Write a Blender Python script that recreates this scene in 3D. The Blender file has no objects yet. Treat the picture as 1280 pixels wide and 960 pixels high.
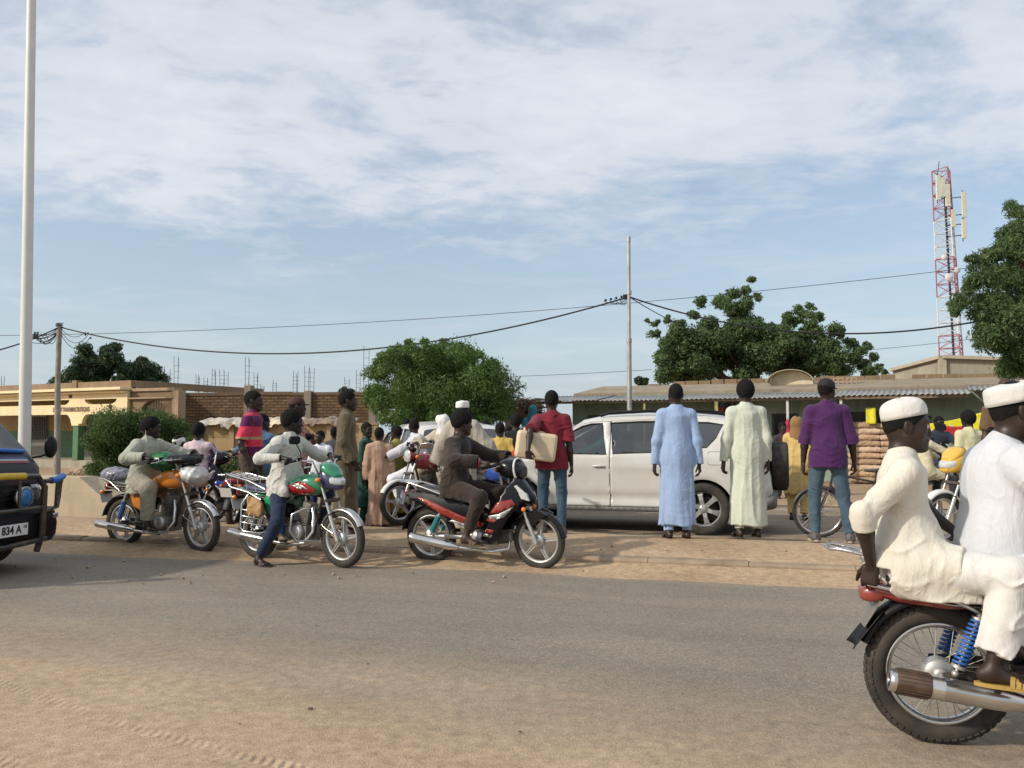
import bpy,bmesh,math,random
import numpy as np
from mathutils import Vector,Matrix,Euler,Quaternion
random.seed(7);RNG=np.random.default_rng(7)
PI=math.pi
R=math.radians
scene=bpy.context.scene
COL=scene.collection


CAM_H=1.40;FPX=1040.0;PITCH=math.atan(62.0/FPX)
cam_d=bpy.data.cameras.new('camera');cam=bpy.data.objects.new('camera',cam_d);COL.objects.link(cam)
cam_d.sensor_width=36.0;cam_d.lens=36.0*FPX/1280.0;cam_d.clip_end=3000;cam_d.clip_start=0.05
cam.location=(0,0,CAM_H);cam.rotation_euler=(PI/2+PITCH,0,0);scene.camera=cam

def ray(px,py):
 u,v=(px-640)/FPX,(480-py)/FPX
 c,s=math.cos(PITCH),math.sin(PITCH)
 return Vector((u,c - v*s,s + v*c))
def ground(px,py,z=0.0):
 d=ray(px,py);t=(z-CAM_H)/d.z
 return Vector((d.x*t,d.y*t,z))
def at(px,py,Y):
 d=ray(px,py);t=Y/d.y
 return Vector((d.x*t,Y,CAM_H+d.z*t))


def tag(o,label=None,cat=None,group=None,kind=None):
 if label: o['label']=label
 if cat: o['category']=cat
 if group: o['group']=group
 if kind: o['kind']=kind
 return o
def empty(name,loc=(0,0,0),rz=0.0,label=None,cat=None,group=None):
 o=bpy.data.objects.new(name,None);COL.objects.link(o)
 o.location=loc;o.rotation_euler=(0,0,rz);o.empty_display_size=0.1
 return tag(o,label,cat,group)
def copy_tree(o,parent=None):
 c=o.copy();COL.objects.link(c)
 if parent is not None: c.parent=parent
 for ch in KIDS.get(o.name,[]):
  k=copy_tree(ch,c);KIDS.setdefault(c.name,[]).append(k)
 return c
KIDS={}
def link(o,parent=None):
 COL.objects.link(o)
 if parent is not None:
  o.parent=parent;KIDS.setdefault(parent.name,[]).append(o)
 return o


def lin(c):
 """sRGB 0-255 or hex-like triple -> linear"""
 return tuple(((x/255.0)/12.92 if x/255.0<=0.04045 else ((x/255.0+0.055)/1.055)**2.4) for x in c)
MATS={}
def nodes_of(name):
 m=bpy.data.materials.new(name);m.use_nodes=True
 nt=m.node_tree;bs=nt.nodes['Principled BSDF']
 return m,nt,bs
def N(nt,t,**kw):
 n=nt.nodes.new(t)
 for k,v in kw.items():
  if k.startswith('i_'):
   n.inputs[k[2:].replace('_',' ')].default_value=v
  else: setattr(n,k,v)
 return n
def L(nt,a,b): nt.links.new(a,b)
def noise_node(nt,scale,detail=4,rough=0.55,vec=None,dist=0.0):
 n=nt.nodes.new('ShaderNodeTexNoise');n.inputs['Scale'].default_value=scale
 n.inputs['Detail'].default_value=detail;n.inputs['Roughness'].default_value=rough
 n.inputs['Distortion'].default_value=dist
 if vec is not None: L(nt,vec,n.inputs['Vector'])
 return n
def ramp(nt,fac,stops):
 r=nt.nodes.new('ShaderNodeValToRGB')
 els=r.color_ramp.elements
 while len(els)<len(stops): els.new(0.5)
 for e,(p,c) in zip(els,stops):
  e.position=p;e.color=(c[0],c[1],c[2],1) if not isinstance(c,(int,float)) else (c,c,c,1)
 L(nt,fac,r.inputs['Fac']);return r
def mixc(nt,fac,a,b,blend='MIX'):
 m=nt.nodes.new('ShaderNodeMix');m.data_type='RGBA';m.blend_type=blend
 def s(v,i):
  if hasattr(v,'is_output') or hasattr(v,'links'): L(nt,v,m.inputs[i])
  else: m.inputs[i].default_value=v if i==0 else (v[0],v[1],v[2],1)
 s(fac,0);s(a,6);s(b,7);return m.outputs[2]
def math_(nt,op,a,b=None,c=None,clamp=False):
 m=nt.nodes.new('ShaderNodeMath');m.operation=op;m.use_clamp=clamp
 for i,v in enumerate((a,b,c)):
  if v is None: continue
  if hasattr(v,'links'): L(nt,v,m.inputs[i])
  else: m.inputs[i].default_value=v
 return m.outputs[0]
def coords(nt,which='Object',scale=None,rot=None,loc=None):
 tc=nt.nodes.new('ShaderNodeTexCoord');o=tc.outputs[which]
 if scale or rot or loc:
  mp=nt.nodes.new('ShaderNodeMapping')
  if scale: mp.inputs['Scale'].default_value=scale
  if rot: mp.inputs['Rotation'].default_value=rot
  if loc: mp.inputs['Location'].default_value=loc
  L(nt,o,mp.inputs['Vector']);o=mp.outputs[0]
 return o
def bump(nt,bs,h,strength=0.3,dist=0.01,prev=None):
 b=nt.nodes.new('ShaderNodeBump');b.inputs['Strength'].default_value=strength
 b.inputs['Distance'].default_value=dist
 L(nt,h,b.inputs['Height'])
 if prev is not None: L(nt,prev,b.inputs['Normal'])
 if bs is not None: L(nt,b.outputs[0],bs.inputs['Normal'])
 return b.outputs[0]

def mat(name,col,rough=0.5,metal=0.0,var=0.12,scale=6.0,bmp=0.0,bscale=60.0,coat=0.0,dust=0.0,spec=0.5,dustcol=(0.34,0.235,0.14),sheen=0.0):
 """general material: base colour with noise variation, rough variation, bump and road dust settled low/randomly"""
 if name in MATS: return MATS[name]
 m,nt,bs=nodes_of(name)
 co=coords(nt)
 n1=noise_node(nt,scale,5,0.6,co)
 dark=tuple(max(0,c*(1-var*1.6)) for c in col);lite=tuple(min(1,c*(1+var)) for c in col)
 c=ramp(nt,n1.outputs['Fac'],[(0.28,dark),(0.72,lite)]).outputs['Color']
 if dust>0:
  n2=noise_node(nt,scale*0.6+1.7,6,0.65,co,0.3)
  f=ramp(nt,n2.outputs['Fac'],[(0.38,0.0),(0.72,1.0)]).outputs['Color']
  f2=math_(nt,'MULTIPLY',f,dust)
  c=mixc(nt,f2,c,dustcol)
  r=math_(nt,'ADD',rough,math_(nt,'MULTIPLY',f2,0.5),clamp=True)
  L(nt,r,bs.inputs['Roughness'])
  if metal: L(nt,math_(nt,'MULTIPLY',math_(nt,'SUBTRACT',1.0,f2),metal),bs.inputs['Metallic'])
 else:
  rr=math_(nt,'MULTIPLY_ADD',n1.outputs['Fac'],0.25,rough-0.12,clamp=True)
  L(nt,rr,bs.inputs['Roughness']);bs.inputs['Metallic'].default_value=metal
 L(nt,c,bs.inputs['Base Color'])
 bs.inputs['Specular IOR Level'].default_value=spec
 if coat: bs.inputs['Coat Weight'].default_value=coat;bs.inputs['Coat Roughness'].default_value=0.08
 if sheen: bs.inputs['Sheen Weight'].default_value=sheen
 if bmp:
  bn=noise_node(nt,bscale,4,0.6,co);bump(nt,bs,bn.outputs['Fac'],bmp,0.004)
 MATS[name]=m;return m

def cloth(name,col,var=0.10,pattern=None,sheen=0.15,stain=0.0,wr=0.16):
 """woven cloth: fine weave, soft creases, slight tint variation"""
 if name in MATS: return MATS[name]
 m,nt,bs=nodes_of(name)
 co=coords(nt)
 n1=noise_node(nt,5.0,4,0.6,co)
 c=ramp(nt,n1.outputs['Fac'],[(0.3,tuple(x*(1-var) for x in col)),(0.7,tuple(min(1,x*(1+var)) for x in col))]).outputs['Color']
 if pattern is not None: c=pattern(nt,co,c)
 if stain:
  n2=noise_node(nt,3.1,5,0.6,co)
  f=ramp(nt,n2.outputs['Fac'],[(0.5,0.0),(0.75,1.0)]).outputs['Color']
  c=mixc(nt,math_(nt,'MULTIPLY',f,stain),c,(0.3,0.2,0.12))
 L(nt,c,bs.inputs['Base Color']);bs.inputs['Roughness'].default_value=0.85
 bs.inputs['Specular IOR Level'].default_value=0.25
 bs.inputs['Sheen Weight'].default_value=sheen
 cr=noise_node(nt,9.0,5,0.55,coords(nt,'Object',scale=(1.0,1.0,0.45)),0.8)
 wk=noise_node(nt,5.5,3,0.5,coords(nt,'Object',scale=(1.0,1.0,0.6),rot=(0.3,0.5,0.4)),1.1)
 rd=math_(nt,'ABSOLUTE',math_(nt,'SUBTRACT',wk.outputs['Fac'],0.5));rd=ramp(nt,rd,[(0.0,1.0),(0.07,0.35),(0.20,0.0)]).outputs['Color']
 b0=bump(nt,None,rd,wr,0.012)
 b1=bump(nt,None,cr.outputs['Fac'],0.55,0.03,b0)
 wv=noise_node(nt,420.0,1,0.5,co)
 bump(nt,bs,wv.outputs['Fac'],0.12,0.002,prev=b1)
 MATS[name]=m;return m

def skin(name,col):
 if name in MATS: return MATS[name]
 m,nt,bs=nodes_of(name);co=coords(nt)
 n1=noise_node(nt,14.0,5,0.6,co)
 c=ramp(nt,n1.outputs['Fac'],[(0.3,tuple(x*0.72 for x in col)),(0.72,tuple(x*1.2 for x in col))]).outputs['Color']
 L(nt,c,bs.inputs['Base Color'])
 L(nt,math_(nt,'MULTIPLY_ADD',n1.outputs['Fac'],0.3,0.33),bs.inputs['Roughness'])
 bs.inputs['Specular IOR Level'].default_value=0.45
 bs.inputs['Subsurface Weight'].default_value=0.0
 n2=noise_node(nt,180.0,3,0.6,co);bump(nt,bs,n2.outputs['Fac'],0.25,0.0015)
 MATS[name]=m;return m

def glass_mat(name,tint=(0.03,0.04,0.045),alpha=0.55,rough=0.03):
 """tinted pane seen from outside: glossy coat over a partly transparent dark body"""
 if name in MATS: return MATS[name]
 m,nt,bs=nodes_of(name)
 bs.inputs['Base Color'].default_value=(*tint,1);bs.inputs['Roughness'].default_value=rough
 bs.inputs['Specular IOR Level'].default_value=0.9;bs.inputs['IOR'].default_value=1.9
 tr=nt.nodes.new('ShaderNodeBsdfTransparent');tr.inputs[0].default_value=(0.75,0.8,0.8,1)
 mx=nt.nodes.new('ShaderNodeMixShader');mx.inputs[0].default_value=alpha
 L(nt,tr.outputs[0],mx.inputs[1]);L(nt,bs.outputs[0],mx.inputs[2])
 L(nt,mx.outputs[0],nt.nodes['Material Output'].inputs['Surface'])
 MATS[name]=m;return m


def frame_from(d,ref=None):
 d=Vector(d).normalized()
 ref=Vector(ref) if ref is not None else (Vector((0,0,1)) if abs(d.z)<0.9 else Vector((1,0,0)))
 a=ref - d*ref.dot(d)
 if a.length<1e-5: a=Vector((1,0,0)) - d*d.x
 a.normalize();b=d.cross(a)
 return a,b
class MB:
 def __init__(s): s.v=[];s.f=[];s.mi=[];s.sm=[];s.M=None
 def _add(s,vs,fs,mi=0,smooth=False):
  o=len(s.v)
  if s.M is not None: vs=[s.M @ Vector(p) for p in vs]
  s.v.extend([tuple(p) for p in vs]);s.f.extend([tuple(i+o for i in f) for f in fs])
  s.mi.extend([mi]*len(fs));s.sm.extend([smooth]*len(fs));return s
 def box(s,c,size,rot=None,mi=0,taper=None):
  hx,hy,hz=size[0]/2,size[1]/2,size[2]/2
  vs=[]
  for z in (-1,1):
   t=1.0 if (taper is None or z<0) else taper
   for x,y in ((-1,-1),(1,-1),(1,1),(-1,1)): vs.append(Vector((x*hx*t,y*hy*t,z*hz)))
  if rot is not None:
   e=rot if isinstance(rot,Matrix) else Euler(rot).to_matrix()
   vs=[e @ p for p in vs]
  c=Vector(c);vs=[p+c for p in vs]
  return s._add(vs,[(3,2,1,0),(4,5,6,7),(0,1,5,4),(1,2,6,5),(2,3,7,6),(3,0,4,7)],mi)
 def beam(s,a,b,w,h,mi=0,ref=None):
  a,b=Vector(a),Vector(b);d=b-a;u,v=frame_from(d,ref)
  vs=[p + u*(i*h/2) + v*(j*w/2) for p in (a,b) for i,j in ((-1,-1),(1,-1),(1,1),(-1,1))]
  return s._add(vs,[(3,2,1,0),(4,5,6,7),(0,1,5,4),(1,2,6,5),(2,3,7,6),(3,0,4,7)],mi)
 def loft(s,rings,closed=True,caps=True,mi=0,smooth=True):
  n=len(rings[0]);vs=[p for r in rings for p in r];fs=[]
  for i in range(len(rings)-1):
   for j in range(n if closed else n-1):
    k=(j+1) % n
    fs.append((i*n+j,i*n+k,(i+1)*n+k,(i+1)*n+j))
  s._add(vs,fs,mi,smooth)
  if caps and closed:
   o=0
   s._add(rings[0],[tuple(range(n-1,-1,-1))],mi,False)
   s._add(rings[-1],[tuple(range(n))],mi,False)
  return s
 def tube(s,pts,r,n=8,mi=0,caps=True,smooth=True,squash=None,ref=None,closed=False):
  pts=[Vector(p) for p in pts];m=len(pts)
  rs=r if isinstance(r,(list,tuple)) else [r]*m
  rings=[];pa=None
  for i in range(m):
   if closed: d=pts[(i+1) % m]-pts[i-1]
   else: d=(pts[min(i+1,m-1)]-pts[max(i-1,0)])
   if d.length<1e-7: d=Vector((0,0,1))
   d.normalize()
   if pa is None: a,b=frame_from(d,ref)
   else:
    a=pa - d*pa.dot(d)
    if a.length<1e-6: a,_=frame_from(d)
    a.normalize();b=d.cross(a)
   pa=a
   sq=squash if squash else 1.0
   rings.append([pts[i] + (a*math.cos(t)*sq + b*math.sin(t))*rs[i] for t in [2*PI*k/n for k in range(n)]])
  if closed:
   rings.append(rings[0]);return s.loft(rings,True,False,mi,smooth)
  return s.loft(rings,True,caps,mi,smooth)
 def cyl(s,a,b,r,r2=None,n=16,mi=0,caps=True):
  return s.tube([a,b],[r,r if r2 is None else r2],n,mi,caps)
 def lathe(s,prof,c=(0,0,0),axis=(0,0,1),n=24,mi=0,caps=False,smooth=True,ref=None):
  """prof: list of (radius, height along axis)"""
  c=Vector(c);ax=Vector(axis).normalized();a,b=frame_from(ax,ref)
  rings=[[c + ax*h + (a*math.cos(2*PI*k/n)+b*math.sin(2*PI*k/n))*r for k in range(n)] for r,h in prof]
  return s.loft(rings,True,caps,mi,smooth)
 def ring(s,prof,R0,c=(0,0,0),axis=(0,1,0),n=40,mi=0,smooth=True):
  """closed profile [(dr, h)] swept round the axis at radius R0 (tyres, rims)"""
  c=Vector(c);ax=Vector(axis).normalized();a,b=frame_from(ax)
  rings=[[c + ax*h + (a*math.cos(2*PI*k/n)+b*math.sin(2*PI*k/n))*(R0+dr) for dr,h in prof] for k in range(n)]
  rings.append(rings[0]);return s.loft(rings,True,False,mi,smooth)
 def ball(s,c,r,n=12,m=8,mi=0,rot=None):
  c=Vector(c);r=r if isinstance(r,(list,tuple)) else (r,r,r)
  e=rot if isinstance(rot,Matrix) else (Euler(rot).to_matrix() if rot else None)
  rings=[]
  for i in range(m+1):
   t=PI*i/m;t=min(max(t,0.03),PI-0.03)
   ring=[]
   for k in range(n):
    p=Vector((math.sin(t)*math.cos(2*PI*k/n)*r[0],math.sin(t)*math.sin(2*PI*k/n)*r[1],-math.cos(t)*r[2]))
    if e: p=e @ p
    ring.append(p+c)
   rings.append(ring)
  return s.loft(rings,True,True,mi,True)
 def prism(s,poly,y0,y1,plane='xz',mi=0,smooth=False):
  """2D outline extruded: plane 'xz' -> along y, 'xy' -> along z, 'yz' -> along x"""
  def P(a,b,t): return {'xz': (a,t,b),'xy': (a,b,t),'yz': (t,a,b)}[plane]
  n=len(poly)
  vs=[P(a,b,y0) for a,b in poly]+[P(a,b,y1) for a,b in poly]
  fs=[tuple(range(n)),tuple(range(2*n-1,n-1,-1))]
  sd=[(i,i+n,(i+1) % n+n,(i+1) % n) for i in range(n)]
  s._add(vs,fs,mi,False)
  return s._add(vs,sd,mi,smooth)
 def quad(s,a,b,c,d,mi=0): return s._add([a,b,c,d],[(0,1,2,3)],mi)
 def sheet(s,fn,nu,nv,mi=0,smooth=True):
  vs=[fn(i/nu,j/nv) for j in range(nv+1) for i in range(nu+1)]
  fs=[(j*(nu+1)+i,j*(nu+1)+i+1,(j+1)*(nu+1)+i+1,(j+1)*(nu+1)+i) for j in range(nv) for i in range(nu)]
  return s._add(vs,fs,mi,smooth)
 def build(s,name,mats,parent=None,bevel=0.0,seg=2,solid=0.0,weld=False,norm=True):
  me=bpy.data.meshes.new(name)
  me.from_pydata(s.v,[],s.f)
  mats=mats if isinstance(mats,(list,tuple)) else [mats]
  for m in mats: me.materials.append(m)
  me.polygons.foreach_set('material_index',s.mi);me.polygons.foreach_set('use_smooth',s.sm)
  if weld or norm:
   bm=bmesh.new();bm.from_mesh(me)
   if weld or bevel: bmesh.ops.remove_doubles(bm,verts=bm.verts,dist=1e-5)
   if norm: bmesh.ops.recalc_face_normals(bm,faces=bm.faces)
   bm.to_mesh(me);bm.free()
  me.update()
  o=bpy.data.objects.new(name,me);link(o,parent)
  if solid:
   md=o.modifiers.new('solid','SOLIDIFY');md.thickness=solid;md.offset=0
  if bevel:
   md=o.modifiers.new('bevel','BEVEL');md.width=bevel;md.segments=seg;md.limit_method='ANGLE';md.angle_limit=R(40)
   md.harden_normals=False
  return o

def text_obj(name,s,size,M,material,parent=None,extrude=0.002,align='CENTER',sx=1.0,bold=0.0):
 cu=bpy.data.curves.new(name,'FONT');cu.body=s;cu.size=size;cu.extrude=extrude;cu.align_x=align;cu.align_y='CENTER'
 cu.offset=bold;cu.resolution_u=3
 cu.materials.append(material)
 tmp=bpy.data.objects.new(name,cu);COL.objects.link(tmp);dg=bpy.context.evaluated_depsgraph_get()
 me=bpy.data.meshes.new_from_object(tmp.evaluated_get(dg));bpy.data.objects.remove(tmp)
 if not me.materials: me.materials.append(material)
 o=bpy.data.objects.new(name,me);link(o,parent);o.matrix_local=M @ Matrix.Diagonal((sx,1,1,1));return o

_perm=RNG.random((32,32,32)).astype(np.float32)*2-1
def vnoise(x,y,z):
 xi=np.floor(x).astype(np.int32);yi=np.floor(y).astype(np.int32);zi=np.floor(z).astype(np.int32)
 fx=x-xi;fy=y-yi;fz=z-zi
 fx=fx*fx*(3-2*fx);fy=fy*fy*(3-2*fy);fz=fz*fz*(3-2*fz)
 def g(a,b,c): return _perm[(xi+a) & 31,(yi+b) & 31,(zi+c) & 31]
 r=0
 for a in (0,1):
  wa=fx if a else 1-fx
  for b in (0,1):
   wb=fy if b else 1-fy
   for c in (0,1):
    wc=fz if c else 1-fz
    r=r + g(a,b,c)*wa*wb*wc
 return r
def V3(p): return np.array([p[0],p[1],p[2]],dtype=np.float64)
def unit(v):
 v=np.asarray(v,dtype=float);n=np.linalg.norm(v);return v/n if n>1e-9 else np.array([0,0,1.0])

class SDF:
 """list of primitives; each: (lo, hi, fn(P)->d, op, k).  op: 'u' union, 's' subtract, 'i' keep only inside"""
 def __init__(s): s.p=[];s.disp=[]
 def cone(s,a,b,ra,rb,k=0.02,op='u',flat=None):
  """round cone a->b; flat=(axis, factor): cross-section scaled by factor along axis"""
  a,b=V3(a),V3(b)
  if flat is not None: u=unit(flat[0]);fc=flat[1]
  else: u=None
  def fn(X,Y,Z):
   px,py,pz=X-a[0],Y-a[1],Z-a[2];d=b-a
   if u is not None:
    t=px*u[0]+py*u[1]+pz*u[2];q=(1/fc-1)
    px=px+t*q*u[0];py=py+t*q*u[1];pz=pz+t*q*u[2]
    d=d + (d@u)*q*u
   L2=max(d@d,1e-9)
   h=np.clip((px*d[0]+py*d[1]+pz*d[2])/L2,0,1)
   r=np.sqrt((px-h*d[0])**2+(py-h*d[1])**2+(pz-h*d[2])**2) - (ra+(rb-ra)*h)
   return r*min(1,fc) if u is not None else r
  m=max(ra,rb)*(max(1,flat[1]) if flat else 1)
  s.p.append((np.minimum(a,b)-m,np.maximum(a,b)+m,fn,op,k));return s
 def chain(s,pts,rs,k=0.02,op='u',flat=None):
  for i in range(len(pts)-1): s.cone(pts[i],pts[i+1],rs[i],rs[i+1],k,op,flat)
  return s
 def ell(s,c,r,M=None,k=0.02,op='u'):
  c=V3(c);r=np.asarray(r,float)
  if M is None: M=np.eye(3)
  M=np.asarray(M,float)
  def fn(X,Y,Z):
   px,py,pz=X-c[0],Y-c[1],Z-c[2]
   q=[(px*M[0,i]+py*M[1,i]+pz*M[2,i])/r[i] for i in range(3)]
   k0=np.sqrt(q[0]**2+q[1]**2+q[2]**2)
   k1=np.sqrt((q[0]/r[0])**2+(q[1]/r[1])**2+(q[2]/r[2])**2)
   return k0*(k0-1)/np.maximum(k1,1e-6)
  m=r.max();s.p.append((c-m,c+m,fn,op,k));return s
 def rbox(s,c,h,M=None,rad=0.01,k=0.02,op='u'):
  c=V3(c);h=np.asarray(h,float)
  if M is None: M=np.eye(3)
  M=np.asarray(M,float)
  def fn(X,Y,Z):
   px,py,pz=X-c[0],Y-c[1],Z-c[2]
   q=[np.abs(px*M[0,i]+py*M[1,i]+pz*M[2,i])-(h[i]-rad) for i in range(3)]
   out=np.sqrt(np.maximum(q[0],0)**2+np.maximum(q[1],0)**2+np.maximum(q[2],0)**2)
   return out+np.minimum(np.maximum(np.maximum(q[0],q[1]),q[2]),0)-rad
  m=np.linalg.norm(h);s.p.append((c-m,c+m,fn,op,k));return s
 def plane(s,p,n,k=0.004):
  """cut away the side the normal points to"""
  p=V3(p);n=unit(n)
  def fn(X,Y,Z): return -((X-p[0])*n[0]+(Y-p[1])*n[1]+(Z-p[2])*n[2])
  s.p.append((None,None,fn,'s',k));return s
 def plane_local(s,p,n,rad,k=0.004):
  """cut, but only within rad of p (a sleeve's end)"""
  p=V3(p);n=unit(n)
  def fn(X,Y,Z):
   dx,dy,dz=X-p[0],Y-p[1],Z-p[2];t=dx*n[0]+dy*n[1]+dz*n[2]
   rr=np.sqrt(dx*dx+dy*dy+dz*dz)-rad
   return np.maximum(-t,rr)
  s.p.append((p-rad,p+rad,fn,'s',k));return s
 def mesh(s,name,vox,mats,parent=None,lap=1):
  lo=np.min([p[0] for p in s.p if p[0] is not None and p[3]=='u'],axis=0)-vox*3-0.015
  hi=np.max([p[1] for p in s.p if p[1] is not None and p[3]=='u'],axis=0)+vox*3+0.015
  n=np.ceil((hi-lo)/vox).astype(int)+1
  D=np.full(n,0.5,dtype=np.float32)
  ax=[(lo[i]+np.arange(n[i])*vox).astype(np.float32) for i in range(3)]
  for (plo,phi,fn,op,k) in s.p:
   if plo is None: i0=np.zeros(3,int);i1=n
   else:
    mg=max(3*vox,k*1.6)
    i0=np.clip(np.floor((plo-mg-lo)/vox).astype(int),0,n);i1=np.clip(np.ceil((phi+mg-lo)/vox).astype(int)+1,0,n)
   if (i1<=i0).any(): continue
   sl=tuple(slice(i0[i],i1[i]) for i in range(3))
   X=ax[0][sl[0]][:,None,None];Y=ax[1][sl[1]][None,:,None];Z=ax[2][sl[2]][None,None,:]
   d=fn(X,Y,Z);cur=D[sl]
   if op=='u':
    h=np.maximum(k-np.abs(cur-d),0)/k
    D[sl]=np.minimum(cur,d)-h*h*k*0.25
   else:
    h=np.maximum(k-np.abs(cur+d),0)/k
    D[sl]=np.maximum(cur,-d)+h*h*k*0.25
  for f in s.disp:
   idx=np.nonzero(np.abs(D)<0.06)
   x,y,z=ax[0][idx[0]],ax[1][idx[1]],ax[2][idx[2]]
   D[idx] +=f(x,y,z).astype(np.float32)
  D[0]=D[-1]=0.5;D[:,0]=D[:,-1]=0.5;D[:,:,0]=D[:,:,-1]=0.5
  ins=D<0
  c=np.zeros(n-1,dtype=np.int8)
  for a in (0,1):
   for b in (0,1):
    for e in (0,1):
     c +=ins[a:n[0]-1+a,b:n[1]-1+b,e:n[2]-1+e]
  act=np.nonzero((c>0) & (c<8));na=len(act[0])
  if na==0: return None
  vid=np.full(n-1,-1,dtype=np.int32);vid[act]=np.arange(na)
  i,j,k_=act
  corner={}
  for a in (0,1):
   for b in (0,1):
    for e in (0,1): corner[(a,b,e)]=D[i+a,j+b,k_+e]
  S=np.zeros((na,3));cnt=np.zeros(na)
  cs=list(corner.keys())
  for p in cs:
   for axn in range(3):
    if p[axn]==1: continue
    q=list(p);q[axn]=1;q=tuple(q)
    d0,d1=corner[p],corner[q]
    m=(d0<0) !=(d1<0)
    t=np.where(m,d0/np.where(m,d0-d1,1),0)
    for w in range(3):
     S[:,w] +=np.where(m,p[w]+(t if w==axn else 0),0)
    cnt +=m
  P=S/cnt[:,None]
  P=(P+np.stack([i,j,k_],1))*vox+lo
  faces=[]
  for axn in range(3):
   o1,o2=(axn+1) % 3,(axn+2) % 3
   s0=[slice(1,-1)]*3;s0[axn]=slice(0,n[axn]-1);s1=list(s0);s1[axn]=slice(1,n[axn])
   a0,a1=ins[tuple(s0)],ins[tuple(s1)]
   e=np.nonzero(a0 !=a1)
   g=[e[w]+(1 if w !=axn else 0) for w in range(3)]
   flip=a0[e]
   def V(d1,d2):
    h=[g[0].copy(),g[1].copy(),g[2].copy()];h[o1]=h[o1]-d1;h[o2]=h[o2]-d2
    return vid[h[0],h[1],h[2]]
   q=np.stack([V(1,1),V(0,1),V(0,0),V(1,0)],1)
   q[~flip]=q[~flip][:,::-1]
   faces.append(q)
  F=np.concatenate(faces)
  F=F[(F>=0).all(1)]
  for _ in range(lap):
   acc=np.zeros_like(P);ct=np.zeros(len(P))
   for a in range(4):
    b=(a+1) % 4
    np.add.at(acc,F[:,a],P[F[:,b]]);np.add.at(ct,F[:,a],1)
    np.add.at(acc,F[:,b],P[F[:,a]]);np.add.at(ct,F[:,b],1)
   P=P*0.5+0.5*acc/np.maximum(ct,1)[:,None]
  me=bpy.data.meshes.new(name)
  me.vertices.add(len(P));me.vertices.foreach_set('co',P.astype(np.float32).ravel())
  me.loops.add(len(F)*4);me.loops.foreach_set('vertex_index',F.astype(np.int32).ravel())
  me.polygons.add(len(F));me.polygons.foreach_set('loop_start',np.arange(len(F),dtype=np.int32)*4)
  try: me.polygons.foreach_set('loop_total',np.full(len(F),4,dtype=np.int32))
  except Exception: pass
  me.polygons.foreach_set('use_smooth',np.ones(len(F),dtype=bool))
  for m in (mats if isinstance(mats,(list,tuple)) else [mats]): me.materials.append(m)
  me.update(calc_edges=True);me.validate()
  o=bpy.data.objects.new(name,me);link(o,parent);return o

SKIN_A=skin('skin dark brown',(0.030,0.0165,0.0115))
SKIN_B=skin('skin deep brown',(0.021,0.0125,0.0095))
SKIN_C=skin('skin warm brown',(0.052,0.028,0.018))
HAIR=mat('black hair',(0.008,0.007,0.007),0.85,var=0.3,scale=60,bmp=0.8,bscale=260,spec=0.2)
EYE_W=mat('eye white',(0.55,0.5,0.45),0.25,var=0.05)
EYE_D=mat('iris dark',(0.012,0.008,0.006),0.15,var=0.05)
LEATHER=mat('sandal leather',(0.035,0.022,0.016),0.6,bmp=0.3,dust=0.35)

def ik(a,t,l1,l2,pole):
 a,t=Vector(a),Vector(t);d=t-a;L_=d.length
 mx=(l1+l2)*0.995
 if L_>mx: d=d*(mx/L_);t=a+d;L_=mx
 x=(l1*l1-l2*l2+L_*L_)/(2*L_);hh=math.sqrt(max(l1*l1-x*x,0))
 u=d.normalized();p=Vector(pole);p=p-u*p.dot(u)
 if p.length<1e-5: p=Vector((0,0,1))-u*u.z
 return a+u*x+p.normalized()*hh,t

def hand(S,wrist,d,pn,thumb,s=1.0,curl=(22,28,18),spread=0.05,thumbcurl=0.3):
 """wrist point, finger direction, palm normal, direction of the thumb side"""
 w=Vector(wrist);d=Vector(d).normalized();pn=Vector(pn);pn=(pn-d*pn.dot(d)).normalized()
 lt=d.cross(pn);lt=lt if lt.dot(Vector(thumb))>0 else -lt
 Mx=np.array([[d.x,lt.x,pn.x],[d.y,lt.y,pn.y],[d.z,lt.z,pn.z]])
 S.rbox(w+d*0.050*s,(0.048*s,0.040*s,0.015*s),Mx,0.013*s,k=0.012*s)
 for i,(off,ln) in enumerate(((0.031,0.070),(0.0105,0.079),(-0.0105,0.073),(-0.031,0.058))):
  p=w+d*(0.090-0.004*abs(i-1))*s+lt*off*s
  a=0.0;q=p;r=0.0092*s
  for sg,c in zip((0.46,0.30,0.24),curl):
   a +=R(c*(1+0.12*i));dd=(d*math.cos(a)+pn*math.sin(a)+lt*spread*(1.2-i*0.8)).normalized()
   q2=q+dd*ln*sg*s;S.cone(q,q2,r,r*0.93,k=0.0035*s);q=q2;r *=0.93
 b=w+d*0.022*s+lt*0.030*s+pn*0.006*s
 d1=(d*0.75+lt*0.62+pn*0.30).normalized();c=b+d1*0.038*s
 d2=(d*0.9+lt*(0.35-thumbcurl)+pn*(0.25+thumbcurl)).normalized();e=c+d2*0.030*s;f=e+(d2+pn*thumbcurl*0.6-lt*thumbcurl*0.5).normalized()*0.024*s
 S.cone(b,c,0.0145*s,0.0115*s,k=0.012*s);S.cone(c,e,0.0115*s,0.010*s,k=0.004*s);S.cone(e,f,0.010*s,0.0085*s,k=0.004*s)

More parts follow.
